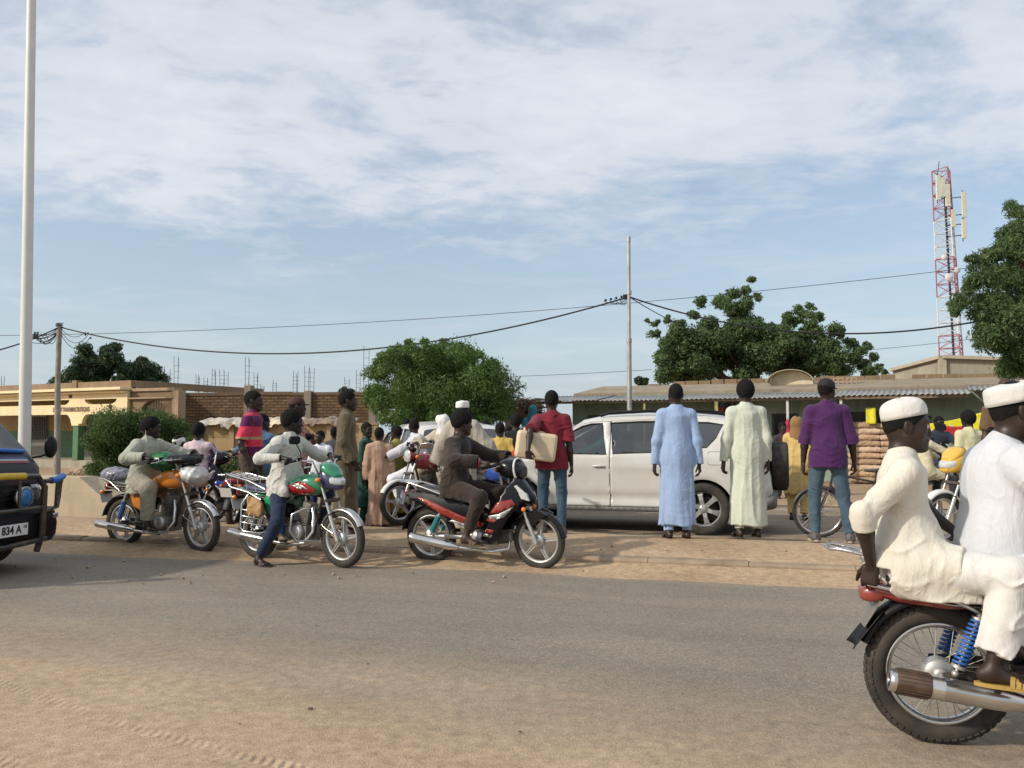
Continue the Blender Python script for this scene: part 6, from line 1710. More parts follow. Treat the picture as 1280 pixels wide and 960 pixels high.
 pts=[(658,512,14),(672,515,14),(648,520,12),(668,503,8),(640,508,8),(683,522,8)]
 tree('sparse dry pinkish bougainvillea tangled on a wooden frame',(at(662,530,Y).x,Y,0),1.0,0.05,sil(rng,pts,Y,0.5,(0.5,0.9),4),3200,0.12,LEAF_DRY,11,name='bush',cat='bush',parts=('stem','foliage'))
 for (px,py,Y,n,lab) in ((800,470,60,0,'small far tree showing beside the steel pole above the roof'),(432,484,60,1,'small far tree just showing over the brick wall')):
  tree(lab,(at(px,480,Y).x,Y,0),3.0,0.2,sil(rng,[(px-3,py+6,6),(px+5,py+7,5)],Y,0.6,(0.6,0.9),5),1500,0.28,LEAF_DARK,12+n)
 pr=[];cl=[]
 for k in range(60):
  px=rng.uniform(85,260);Yk=rng.uniform(17.5,22.5);p=at(px,580,Yk);cl.append((Vector((p.x,Yk,0.14)),(rng.uniform(.15,.35),.2,rng.uniform(.06,.18))))
 tag(leaves('weeds',cl,5000,0.11,leaf_mat('dry weeds',(0.07,0.07,0.025),(0.22,0.19,0.08)),None,rng,0.16),'dry weeds straggling over the rubble beside the bush','weeds',kind='stuff')
vegetation()

def wall_mat(name,col,var=0.12,streak=0.35,scale=1.2,bmp=0.4,dirt=(0.12,0.09,0.06)):
 m,nt,bs=nodes_of(name);co=coords(nt)
 n1=noise_node(nt,scale,6,0.62,co);c=ramp(nt,n1.outputs['Fac'],[(0.3,tuple(x*(1-var) for x in col)),(0.7,tuple(min(1,x*(1+var)) for x in col))]).outputs['Color']
 s_=noise_node(nt,2.2,5,0.65,coords(nt,scale=(1.6,1.6,0.35)),0.3);f=ramp(nt,s_.outputs['Fac'],[(0.48,0.0),(0.72,1.0)]).outputs['Color']
 c=mixc(nt,math_(nt,'MULTIPLY',f,streak),c,dirt)
 L(nt,c,bs.inputs['Base Color']);bs.inputs['Roughness'].default_value=0.9;bs.inputs['Specular IOR Level'].default_value=0.2
 n3=noise_node(nt,26,5,0.6,co);bump(nt,bs,n3.outputs['Fac'],bmp,0.02)
 return m
def brick_mat(name,c1,c2,mortar,bw=0.40,bh=0.19,ms=0.012,rough_edge=0.25):
 m,nt,bs=nodes_of(name);co=coords(nt)
 sp=nt.nodes.new('ShaderNodeSeparateXYZ');L(nt,co,sp.inputs[0]);cb=nt.nodes.new('ShaderNodeCombineXYZ');L(nt,sp.outputs['X'],cb.inputs[0]);L(nt,sp.outputs['Z'],cb.inputs[1])
 nn=noise_node(nt,5,3,0.6,co);dst=mixc(nt,0.03,cb.outputs[0],nn.outputs['Color'])
 b=nt.nodes.new('ShaderNodeTexBrick');L(nt,dst,b.inputs['Vector']);b.inputs['Scale'].default_value=1.0;b.inputs['Brick Width'].default_value=bw;b.inputs['Row Height'].default_value=bh;b.inputs['Mortar Size'].default_value=ms;b.inputs['Mortar Smooth'].default_value=0.3
 b.inputs['Color1'].default_value=(*c1,1);b.inputs['Color2'].default_value=(*c2,1);b.inputs['Mortar'].default_value=(*mortar,1)
 n=noise_node(nt,1.1,6,0.62,co);v=ramp(nt,n.outputs['Fac'],[(0.3,(0.72,0.70,0.68)),(0.7,(1.12,1.1,1.08))]).outputs['Color']
 n2=noise_node(nt,30,4,0.6,co);v2=ramp(nt,n2.outputs['Fac'],[(0.3,(0.8,0.8,0.8)),(0.7,(1.1,1.1,1.1))]).outputs['Color']
 c=mixc(nt,1.0,mixc(nt,1.0,b.outputs['Color'],v,'MULTIPLY'),v2,'MULTIPLY');L(nt,c,bs.inputs['Base Color']);bs.inputs['Roughness'].default_value=0.95;bs.inputs['Specular IOR Level'].default_value=0.1
 h=math_(nt,'SUBTRACT',1.0,b.outputs['Fac']);b1=bump(nt,None,h,0.9,0.03);bump(nt,bs,n2.outputs['Fac'],0.4,0.01,b1);return m
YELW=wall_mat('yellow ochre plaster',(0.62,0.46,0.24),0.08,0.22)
YELL=wall_mat('cream cornice plaster',(0.78,0.64,0.40),0.06,0.15)
GREENP=mat('green gloss paint',(0.035,0.15,0.06),0.5,var=0.15,dust=0.2)
MUD=wall_mat('brown mud render',(0.22,0.155,0.095),0.16,0.35)
MUD2=wall_mat('tan mud render',(0.36,0.265,0.17),0.14,0.3)
BRICK=brick_mat('rough mud brick',(0.15,0.095,0.058),(0.25,0.16,0.095),(0.10,0.07,0.045),0.28,0.105,0.020)
SANDBR=brick_mat('sand cement block',(0.44,0.31,0.17),(0.50,0.36,0.20),(0.30,0.21,0.12),0.9,0.42,0.008)
CONC=wall_mat('grey beige concrete',(0.33,0.30,0.235),0.14,0.45,dirt=(0.14,0.13,0.09))
CONCP=wall_mat('concrete pillar',(0.25,0.21,0.16),0.12,0.3)
GREENW=wall_mat('faded sea green wall',(0.25,0.32,0.265),0.12,0.4,dirt=(0.07,0.075,0.06))
REBAR=mat('rusty rebar',(0.035,0.028,0.025),0.8,0.2,var=0.3)
IRONW=mat('dark ironwork',(0.02,0.02,0.022),0.6,dust=0.2)
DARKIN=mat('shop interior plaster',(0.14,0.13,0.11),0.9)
WOOD=mat('weathered timber',(0.20,0.145,0.095),0.8,var=0.25,scale=9,bmp=0.6,bscale=40)
ZINC,_nt,_bs=nodes_of('weathered corrugated zinc')
_co=coords(_nt);_n=noise_node(_nt,2.0,6,0.65,_co);L(_nt,ramp(_nt,_n.outputs['Fac'],[(0.3,(0.20,0.20,0.19)),(0.55,(0.36,0.36,0.35)),(0.75,(0.42,0.39,0.34))]).outputs['Color'],_bs.inputs['Base Color']);_bs.inputs['Metallic'].default_value=0.35;_bs.inputs['Roughness'].default_value=0.55

class Facade:
 """a vertical wall plane: origin = right-hand (or given) point; x to the right along the wall, y away behind it"""
 def __init__(s,px,Y,ang): s.o=Vector((at(px,540,Y).x,Y,0));s.a=R(ang);s.e=Vector((math.cos(s.a),math.sin(s.a),0));s.n=Vector((-s.e.y,s.e.x,0))
 def s(s,px,off=0.0):
  d=ray(px,540);o=s.o+s.n*off;t=o.dot(s.n)/Vector((d.x,d.y,0)).dot(s.n);return (Vector((d.x*t,d.y*t,0))-s.o).dot(s.e)
 def z(s,px,py,off=0.0):
  d=ray(px,py);o=s.o+s.n*off;t=o.dot(s.n)/Vector((d.x,d.y,0)).dot(s.n);return CAM_H+d.z*t
 def root(s,name,label,cat,group=None): return empty(name,s.o,s.a,label,cat,group)
 def w(s,x,y,z=0): p=s.o+s.e*x+s.n*y;return Vector((p.x,p.y,z))

def pharmacy():
 F=Facade(158,29.6,-27.0);r=F.root('arcade_building','yellow plastered arcade building with green columns and a painted pharmacy sign','building')
 zc=F.z(150,486);zt=F.z(158,475);x0=F.s(-90)
 z1,z2=F.z(150,498),F.z(150,504.5);z3=F.z(130,517.5);zf=0.42;cs=[F.s(95),F.s(95)-5.6,F.s(95)-11.2];D=2.3
 m=MB();m.box(((x0)/2,D/2+3,(zf)/2),(-x0,D+6.0,zf));m.build('plinth',CONC,r)
 f=MB();ol=[(x0,z3),]
 pts=[(x0,zc-0.10)]
 low=[]
 edges=sorted([c for c in cs])+[F.s(158)-0.12]
 x=x0
 for c in sorted(cs):
  low +=[(c-0.62,z3),(c-0.50,z3-0.02),(c-0.36,z3-0.16),(c-0.30,z3-0.34),(c+0.30,z3-0.34),(c+0.36,z3-0.16),(c+0.50,z3-0.02),(c+0.62,z3)]
  mid=c+2.75;low +=[(mid-0.24,z3),(mid-0.14,z3+0.11),(mid+0.0,z3+0.14),(mid+0.14,z3+0.11),(mid+0.24,z3)] if mid<-0.9 else []
 low +=[(-0.70,z3),(-0.52,z3-0.10),(-0.45,z3-0.45),(-0.10,z3-0.45),(-0.002,z3-0.45)]
 ol=[(x0,z3)]+[p for p in low if p[0]>x0+0.1]+[(0,zc-0.06),(x0,zc-0.06)]
 holes=[]
 cc=sorted(cs)+[0.0]
 for a,b in zip(cc[:-1],cc[1:]):
  xa,xb=a+0.42,b-0.55 if b==0 else b-0.42
  holes.append([(xa+0.25,z2),(xb-0.25,z2),(xb-0.06,z2+0.08),(xb,z1),(xa,z1),(xa+0.06,z2+0.08)])
 grid_poly(f,ol,lambda x,z: Vector((x,0.0,z)),0.4,0,False,holes);f.build('fascia',YELL,r,solid=0.0).modifiers.new('s','SOLIDIFY').thickness=0.16
 m=MB();m.box((x0/2,-0.10,zc),(-x0+0.1,0.5,0.10));m.box((x0/2,-0.02,zc-0.11),(-x0,0.28,0.08));m.build('cornice',YELL,r,bevel=0.01)
 m=MB();n=4
 for k in range(n):
  xa=x0+(-x0)*k/n;m.box((xa-x0/n/2,0.25,(zc+0.05+zt)/2),(-x0/n-0.05,0.2,zt-zc-0.05))
 for k in range(1,n): m.box((x0-x0*k/n,0.22,(zc+zt)/2+0.05),(0.26,0.24,zt-zc+0.06))
 m.box((-0.08,3.5,(zc+0.05+zt)/2),(0.2,6.4,zt-zc-0.05));m.build('parapet',wall_mat('stained brown parapet',(0.27,0.19,0.12),0.16,0.35),r)
 m=MB();m.box((x0/2,4.2,zc-0.15),(-x0,8.2,0.16));m.build('roof_slab',CONC,r)
 for c in cs+[-0.28]:
  m=MB();m.box((c,0.12,(zf+z3-0.34)/2),(0.30,0.28,z3-0.34-zf));m.box((c,0.12,z3-0.38),(0.40,0.36,0.08),mi=1);m.build('column',[GREENP if c !=-0.28 else YELW,YELL],r,bevel=0.01)
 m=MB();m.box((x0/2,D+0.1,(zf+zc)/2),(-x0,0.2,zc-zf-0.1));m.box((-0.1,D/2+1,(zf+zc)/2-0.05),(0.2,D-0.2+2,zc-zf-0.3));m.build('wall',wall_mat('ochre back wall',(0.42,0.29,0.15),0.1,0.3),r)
 m=MB();m.box((x0/2,D-0.006,zf+0.55),(-x0,0.02,1.1));m.build('dado',GREENP,r)
 for px0,px1,top in ((43,60,518),(102,122,520),(130,146,521)):
  xa,xb=F.s(px0,D),F.s(px1,D);z_=zf+1.75
  d=MB();d.box(((xa+xb)/2,D-0.04,zf+0.875),(xb-xa,0.08,1.75),mi=0);do=d.build('door',[mat('grey steel door',(0.22,0.22,0.21),0.6,dust=0.3)],r)
  g=MB()
  for k in range(9):
   u=xa+(xb-xa)*k/8;g.box((u,D-0.10,zf+1.2),(0.018,0.02,0.95))
  for k in range(8): g.box(((xa+xb)/2,D-0.10,zf+0.78+0.12*k),(xb-xa,0.02,0.018))
  g.build('door_grille',IRONW,do)
 M=Matrix.Translation((0,0,0)) @ Matrix(((1,0,0,0),(0,0,-1,0),(0,1,0,0),(0,0,0,1)))
 ink=mat('faded sign paint',(0.20,0.14,0.08),0.8)
 xt=(F.s(65)+F.s(112))/2;t=text_obj('lettering','DEPOT PHARMACEUTIQUE',0.23,Matrix.Translation((xt,-0.020,(z2+z3)/2+0.0)) @ M,ink,r,0.003,sx=0.74,bold=0.006)
 for px,py in ((137,508),(87,495)): o=MB();o.lathe([(0.0,0.0),(0.085,0.0),(0.085,-0.02),(0,-0.02)],(F.s(px),-0.004,F.z(px,py)),(0,1,0),16);o.build('emblem',mat('dark emblem paint',(0.10,0.06,0.03),0.8),r)

def left_walls():
 F=Facade(158,29.8,-24.0);xa,xb=F.s(159),F.s(217)
 r=F.root('mud_wall','brown rendered wall with an arched opening next to the arcade building','wall');zt=F.z(180,489)
 m=MB();a0,a1=F.s(176),F.s(206);ax=(a0+a1)/2;ar=(a1-a0)/2;za=F.z(190,513)
 arch=[(ax+ar*math.cos(t),za+ar*0.62*math.sin(t)) for t in [PI*k/14 for k in range(15)]]
 ol=[(xa,0),(a0,0)]+list(reversed(arch))+[(a1,0),(xb,0),(xb,zt),(xa,zt)]
 grid_poly(m,ol,lambda x,z: Vector((x,0,z)),0.5,0,False);o=m.build('wall',MUD,r);md=o.modifiers.new('s','SOLIDIFY');md.thickness=0.25
 m=MB();m.box(((xa+xb)/2,0.1,zt+0.05),(xb-xa+0.1,0.36,0.10));m.box(((xa+xb)/2,0.02,zt-0.25),(xb-xa,0.30,0.05));m.box((xb+0.10,0.1,zt/2),(0.3,0.34,zt));m.build('coping',MUD2,r)
 g=MB()
 for k in range(9): g.box((a0+(a1-a0)*(k+0.5)/9,0.12,za/2+0.3),(0.025,0.02,za+0.6+0.0))
 g.box((ax,0.12,za),(a1-a0,0.03,0.04));g.build('gate_grille',IRONW,r)
 F=Facade(217,31.5,-4.0);x1=F.s(470);zt=F.z(330,490)
 r=F.root('brick_wall','long rough brown brick wall under a row of bare rebar','wall')
 m=MB();m.box((x1/2,0.1,(zt-0.12)/2),(x1,0.22,zt-0.12));m.build('wall',BRICK,r)
 m=MB()
 rn=random.Random(4);x=0
 while x<x1:
  l=rn.uniform(0.8,1.6);m.box((x+l/2,0.1,zt-0.06+rn.uniform(-0.025,0.02)),(l+0.01,0.27,0.12));x +=l
 m.build('coping',wall_mat('dark mud coping',(0.15,0.10,0.065),0.16,0.35),r)
 for px in (220,310,385,466):
  p=MB();x=F.s(px);h=zt+(0.25 if px==310 else 0.02);p.box((x,0.05,h/2),(0.26,0.38,h));p.build('pillar',CONCP,r,bevel=0.01)
 F=Facade(250,26.5,-2.0);x1=F.s(472);zt=F.z(330,531)
 r=F.root('block_wall','low sand coloured block wall in front of the brick wall','wall')
 m=MB();m.box((x1/2,0.1,zt/2),(x1,0.2,zt));m.build('wall',SANDBR,r)
 m=MB()
 for px in (252,290,330,372,412,452): x=F.s(px);m.box((x,0.06,zt/2),(0.16,0.26,zt+0.02))
 m.box((x1/2,0.1,zt+0.03),(x1,0.25,0.06));m.build('pillar',wall_mat('sand pillar',(0.44,0.32,0.19),0.1,0.2),r)
 for lab,p0,p1,c,sd_ in (('crumpled pale tarpaulin over the left half of the block wall',247,308,(0.50,0.45,0.36),1),('wide torn cream tarpaulin draped over the middle of the block wall',316,372,(0.62,0.53,0.38),2),('brown sacking sheet over the right part of the block wall',378,440,(0.24,0.17,0.11),3)):
  xa,xb=F.s(p0),F.s(p1)
  def f(u,v,xa=xa,xb=xb,sd_=sd_):
   n=vnoise(np.array([u*9+sd_*5.]),np.array([v*3+4.]),np.array([sd_*2.5]))[0];n2=vnoise(np.array([u*24+sd_*5.]),np.array([v*6+4.]),np.array([sd_*3.5]))[0]
   yy=-0.22+1.3*v;zz=zt+0.08+0.16*v+0.10*n*(1-0.5*v)+0.045*n2-(0.06+0.10*abs(n) if v<0.12 else 0)
   return Vector((xa+(xb-xa)*u,yy+0.05*n2,zz))
  t=MB();t.sheet(f,60,12);o=t.build('tarpaulin',cloth('tarp %d' % sd_,c,0.2),None,solid=0.006);o.location=F.o;o.rotation_euler=(0,0,F.a);tag(o,lab,'tarpaulin','tarpaulins on the block wall')
def rebar_columns():
 Y=40.0;r=empty('unfinished_building',(at(340,500,Y).x,Y,0),0,'unfinished concrete frame with bare rebar sticking up behind the brick wall','building')
 zt=at(340,491.5,Y).z;x0,x1=at(212,490,Y).x-r.location.x,at(470,490,Y).x-r.location.x
 m=MB();m.box(((x0+x1)/2,1,zt-0.12),(x1-x0,3,0.2));m.build('slab',MUD2,r)
 for k in range(6): m=MB();m.box((x0+(x1-x0)*(k+0.5)/6,0.5,(zt-0.22)/2),(0.3,0.3,zt-0.22));m.build('column',CONCP,r)
 for (p0,p1,py,nb) in ((218,223,445,3),(245,248,468,3),(255,259,472,3),(265,269,461,3),(275,283,462,4),(307,311.5,446,3),(317.5,322,465,3),(341,344,475,2),(366.5,372,464,3),(381,391,457,4),(431,435,471,2),(445.5,449,462,2),(454.5,460,432,2),(206,210,458,2),(326,328,480,2)):
  m=MB();h=at(p0,py,Y).z
  for k in range(nb):
   px=p0+(p1-p0)*k/(nb-1);x=at(px,py,Y).x-r.location.x;dy=0.25*(k % 2)
   m.tube([Vector((x,dy,zt-0.2)),Vector((x+0.01,dy,(zt+h)/2)),Vector((x+0.02*math.sin(px),dy,h-0.1*(k % 2)))],0.011,5)
  for q in range(5):
   zz=zt+(h-zt)*(q+0.5)/6;m.tube([Vector((at(p0,py,Y).x-r.location.x-0.01,0,zz)),Vector((at(p1,py,Y).x-r.location.x+0.01,0.25,zz))],0.006,4)
  m.build('rebar',REBAR,r)
 m=MB();Y=42
 for px in (2,5.5): p=at(px,470,Y);m.tube([Vector((p.x,Y,1.5)),Vector((p.x,Y,p.z))],0.012,5)
 for zz in (3.5,3.9): m.tube([Vector((at(2,470,Y).x,Y,zz)),Vector((at(5.5,470,Y).x,Y,zz))],0.006,4)
 tag(m.build('rebar_cage',REBAR),'thin pair of bars standing far behind the arcade building at the left edge','rebar')

def shops():
 F=Facade(690,24.8,-25.5);r=F.root('shop_row','row of sea green shops under a corrugated metal awning','building')
 ze=F.z(860,498,-0.0);xL,xR=F.s(668),F.s(1330);xe=F.s(1216)
 WY=1.7;zi=ze+0.22;zt=F.z(900,478,4.2)
 m=MB();xs=[xL+0.1];
 def zin(x0_,x1_,dz,dy):
  n=int((x1_-x0_)/0.019)
  m.sheet(lambda u,v: Vector((x0_+(x1_-x0_)*u,dy+(WY+0.1-dy)*v,ze+dz+(zi-ze)*v+0.016*math.sin(2*PI*(x0_+(x1_-x0_)*u)/0.13))),n,2)
 rn=random.Random(9);x=xL
 while x<xe-0.2:
  l=min(rn.uniform(1.7,2.4),xe-x);zin(x,x+l,rn.uniform(-0.025,0.03),rn.uniform(-0.10,0.05));x +=l-0.05
 m.build('awning',ZINC,r,solid=0.004)
 m=MB();xq=xe
 n=int((xR-xe)/0.02);m.sheet(lambda u,v: Vector((xe+0.0+(xR-xe)*u,0.5+(WY-0.4)*v,ze+0.10+(zi-ze-0.05)*v+0.016*math.sin(2*PI*(xR-xe)*u/0.13))),n,2);m.build('awning',ZINC,r,solid=0.004)
 m=MB();m.box(((xL+xR)/2+0.3,WY+1.38,zi+0.20),(xR-xL-0.6,2.75,0.10),(0.135,0,0));m.build('mud_roof',wall_mat('weathered roof earth',(0.30,0.25,0.185),0.15,0.4),r)
 p=MB();x=xL+0.6;rn=random.Random(2)
 zp=F.z(900,477,4.4)
 while x<xR-0.5:
  l=0.42;hh=zp-zi+rn.uniform(-0.02,0.02);f=min(1,max(0.0,(x-xL)/3.2));h2=hh*(0.35+0.65*f)
  if rn.random()>0.06: p.box((x+l/2,4.4,zi+h2/2+0.05+rn.uniform(-.015,.015)),(l-rn.uniform(0.01,0.05),0.2,h2))
  x +=l
 p.box(((xL+xR)/2,4.5,zi+0.10),(xR-xL-1,0.2,0.2));p.build('parapet',MUD,r)
 m=MB();w0=F.s(693);
 hol=[]
 def H(px0,px1,py0,py1): return [(F.s(px0,WY),F.z(px0,py1,WY)),(F.s(px1,WY),F.z(px1,py1,WY)),(F.s(px1,WY),F.z(px0,py0,WY)),(F.s(px0,WY),F.z(px0,py0,WY))]
 doors=[(737,792,519,590),(898,938,502,600),(966,1000,517,607),(1143,1165,520,610),(1064,1120,515,610)]
 for a,b,c,d in doors:
  h=H(a,b,c,d);h=[(h[0][0],0.12),(h[1][0],0.12),(h[2][0],h[2][1]),(h[3][0],h[2][1])];hol.append(h)
 grid_poly(m,[(w0,0),(xR,0),(xR,zi-0.04),(w0,zi-0.04)],lambda x,z: Vector((x,WY,z)),1.2,0,False,hol);o=m.build('wall',GREENW,r);md=o.modifiers.new('s','SOLIDIFY');md.thickness=0.22
 m=MB();m.box((w0+0.1,WY+1.9,(zi-0.04)/2),(0.22,3.5,zi-0.04));m.build('side_wall',wall_mat('pale green end wall',(0.34,0.48,0.38),0.1,0.25),r)
 m=MB()
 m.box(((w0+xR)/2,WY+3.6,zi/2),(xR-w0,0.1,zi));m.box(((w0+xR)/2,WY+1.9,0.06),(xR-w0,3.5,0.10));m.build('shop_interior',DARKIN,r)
 for i,h in enumerate(hol):
  fr=MB();xa,xb,zt_=h[0][0],h[1][0],h[2][1]
  for x in (xa,xb): fr.box((x,WY-0.02,(zt_+0.12)/2),(0.07,0.12,zt_-0.12))
  fr.box(((xa+xb)/2,WY-0.02,zt_+0.02),(xb-xa+0.1,0.12,0.07));fr.build('door_frame',mat('faded green joinery',(0.10,0.15,0.12),0.7,dust=0.2),r)
 xa,xb=F.s(895,WY-0.35),F.s(939,WY-0.35);s_=MB()
 for z in (0.35,0.75,1.15,1.55,1.95,2.30): s_.box(((xa+xb)/2,WY-0.30,z),(xb-xa,0.30,0.03))
 for x in (xa,(xa+xb)/2,xb): s_.box((x,WY-0.30,1.17),(0.04,0.30,2.34))
 sh=s_.build('shelf_unit',mat('shelf paint',(0.16,0.17,0.17),0.6),None);sh.location=F.o;sh.rotation_euler=(0,0,F.a);tag(sh,'grey shelf unit of small goods by the shop door behind the pale green robe','shelf')
 rn=random.Random(5);cols=[(0.04,0.06,0.16),(0.3,0.03,0.03),(0.4,0.36,0.3),(0.05,0.16,0.2),(0.03,0.03,0.035),(0.25,0.22,0.05)]
 gm=[mat('packet %d' % i,c,0.5) for i,c in enumerate(cols)]
 for z in (1.17,1.57,1.97):
  x=xa+0.06
  while x<xb-0.12:
   w_=rn.uniform(0.10,0.2);hh=rn.uniform(0.16,0.32);b=MB();b.box((x+w_/2,WY-0.30,z+hh/2+0.0),(w_-0.015,0.2,hh));o=b.build('goods_box',rn.choice(gm),None,bevel=0.008);o.location=F.o;o.rotation_euler=(0,0,F.a)
   tag(o,'small packet of goods on the grey shelf unit by the shop door','packet','packets on the shop shelf');x +=w_
 for px,c,w_,top in ((806,(0.34,0.30,0.12),0.06,0),(896,(0.42,0.40,0.16),0.09,0),(985,(0.6,0.6,0.58),0.06,0),(1052,(0.6,0.6,0.58),0.06,0),(1239,(0.42,0.33,0.2),0.15,0)):
  x=F.s(px,0.12);p=MB();p.box((x,0.12,(ze-0.03)/2),(w_,w_,ze-0.03));p.build('post',mat('post paint %d' % px,c,0.7,var=0.2,dust=0.3),r)
 b=MB();b.box(((xL+xe)/2,0.10,ze-0.055),(xe-xL-0.1,0.06,0.07));b.box((xL+0.1,0.9,ze+0.05),(0.12,1.8,0.08));b.build('awning_beam',WOOD,r)
 M=Matrix(((1,0,0,0),(0,0,-1,0),(0,1,0,0),(0,0,0,1)));ink=mat('black sign paint',(0.018,0.02,0.018),0.8)
 for px,py in ((1154,495.5),(966,504),(753,506.5)):
  x=F.s(px,WY);z=F.z(px,py+0.5,WY);text_obj('lettering','MAAMER',0.20,Matrix.Translation((x,WY-0.006,z)) @ M,ink,r,0.003,sx=1.05,bold=0.004)
 SK=[cloth('sack %d' % i,c,0.15) for i,c in enumerate([(0.36,0.25,0.16),(0.46,0.31,0.20),(0.55,0.40,0.29)])]
 protos=[]
 for q in range(3):
  s0=SDF();s0.rbox((0,0,0),(0.40,0.25,0.06),None,0.055,0.03);s0.ell((0,0,0),(0.40,0.26,0.092),k=0.06);s0.disp.append(creases(0.012,q));s0.disp.append(fold(0.005,0.05,0.05));o=s0.mesh('sack',0.022,SK[q],None);protos.append(o)
 used=set();names=['lowest','second','third','fourth','fifth','sixth','seventh','eighth','ninth','topmost']
 for sgn,px,nm in ((0,1081,'left'),(1,1121,'right')):
  x=F.s(px,0.75)
  for k in range(10):
   q=(k+sgn) % 3;o=protos[q] if q not in used else protos[q].copy()
   if q in used: COL.objects.link(o)
   used.add(q)
   o.location=F.w(x+rn.uniform(-.015,.015),0.75,0.12+0.157*k+0.08);o.rotation_euler=(0,0,F.a+rn.uniform(-.03,.03)+(PI if k % 2 else 0))
   if not o.users_collection: COL.objects.link(o)
   tag(o,'brown grain sack, %s of the %s stack under the awning' % (names[k],nm),'sack','grain sacks stacked under the shop awning')
 pal=MB();pal.box((F.s(1101,0.75),0.75,0.05),(1.7,0.7,0.08));o=pal.build('pallet',WOOD,None);o.location=F.o;o.rotation_euler=(0,0,F.a);tag(o,'low wooden pallet carrying the two stacks of grain sacks','pallet')
 for px,py,lab,rx in ((1060,533,'dark round basket on the left stack of sacks',0.13),(1095,520,'small dark round basket hanging above the right stack of sacks',0.15)):
  b=MB();b.lathe([(0.0,0.0),(rx*0.7,0.0),(rx,0.08),(rx*1.05,0.2),(rx*0.8,0.30),(rx*0.75,0.30),(rx*0.9,0.2),(rx*0.6,0.03),(0,0.02)],(0,0,0),(0,0,1),20);o=b.build('basket',mat('dark basket',(0.05,0.03,0.022),0.8,bmp=0.8,bscale=120),None);p=F.w(F.s(px,0.75),0.75,F.z(px,py+8,0.75));o.location=p;tag(o,lab,'basket')
 YB=mat('yellow plastic banner',(0.72,0.66,0.04),0.4,var=0.25,scale=9)
 def pat(nt,co,c):
  v=nt.nodes.new('ShaderNodeTexVoronoi');v.inputs['Scale'].default_value=7.0;L(nt,co,v.inputs['Vector']);f=ramp(nt,v.outputs['Distance'],[(0.22,1.0),(0.32,0.0)]).outputs['Color'];return mixc(nt,f,c,(0.62,0.62,0.45))
 YBp=cloth('yellow printed banner',(0.66,0.60,0.03),0.1,pat)
 xa,xb=F.s(1148,0.4),F.s(1233,0.4)
 def ban(u,v):
  z0=F.z(1148,546,0.4)+(F.z(1233,536,0.4)-F.z(1148,546,0.4))*u;z1=F.z(1148,531,0.4)+(F.z(1233,514,0.4)-F.z(1148,531,0.4))*u
  return Vector((xa+(xb-xa)*u,0.4+0.06*math.sin(u*9+v*2),z0+(z1-z0)*v-0.05*math.sin(PI*u)))
 b=MB();b.sheet(ban,40,8);o=b.build('banner',YBp,None,solid=0.004);o.location=F.o;o.rotation_euler=(0,0,F.a);tag(o,'long yellow printed plastic banner hanging askew under the awning','banner')
 b=MB();xa=F.s(1083,0.4);b.sheet(lambda u,v: Vector((xa+0.24*u,0.4+0.02*math.sin(u*6),F.z(1086,530,0.4)+0.42*v)),8,8);o=b.build('banner',YBp,None,solid=0.004);o.location=F.o;o.rotation_euler=(0,0,F.a);tag(o,'small upright yellow plastic sheet hanging over the grain sacks','banner')
 b=MB();b.sheet(lambda u,v: Vector((F.s(1046,0.3)+0.26*u,0.3+0.02*math.sin(u*6),F.z(1050,538,0.3)+0.45*v)),8,8);o=b.build('hanging_bag',cloth('pale pink plastic',(0.62,0.45,0.38),0.1),None,solid=0.004);o.location=F.o;o.rotation_euler=(0,0,F.a);tag(o,'pale pink plastic bag hanging on the post left of the sacks','bag')
 s_=SDF();s_.cone((0,0,0),(0.02,0,-0.32),0.05,0.085,k=0.03);s_.cone((0,0,0),(0,0,0.10),0.03,0.015,k=0.03);s_.disp.append(creases(0.012));o=s_.mesh('hanging_cloth',0.014,cloth('pink red cloth',(0.45,0.03,0.06)),None);o.location=F.w(F.s(985,0.05),0.02,F.z(985,528,0.05));tag(o,'small bunch of pink cloth hanging on the white shop post','cloth')
 b=MB();xh=F.s(991,3.4);zz=zi+0.2
 arc_=[(xh+0.62*math.cos(t),zz+0.12+0.36*math.sin(t)) for t in [PI*k/16 for k in range(17)]]
 b.prism([(xh+0.62,zz-0.1)]+arc_+[(xh-0.62,zz-0.1)],3.3,3.42,'xz');b.sheet(lambda u,v: Vector((xh+0.66*math.cos(PI*u),2.9+0.5*v,zz+0.13+0.38*math.sin(PI*u))),16,2);o=b.build('roof_vent',mat('cream painted vent',(0.62,0.56,0.40),0.6,dust=0.2),None,solid=0.012);o.location=F.o;o.rotation_euler=(0,0,F.a);tag(o,'cream half round vent hood standing on the shop roof','vent')
 b=MB();xk=F.s(1050,3.2)
 for dx in (0,0.36):
  b.box((xk+dx,3.2,zz+0.02),(0.30,0.18,0.05));b.box((xk+dx,3.2,zz+0.22),(0.30,0.18,0.04))
  for q in (-0.13,0,0.13): b.box((xk+dx+q,3.2,zz+0.12),(0.035,0.18,0.17))
 o=b.build('hollow_block',MUD2,None);o.location=F.o;o.rotation_euler=(0,0,F.a);tag(o,'pair of hollow cement blocks left on the shop roof edge','block')
 return F
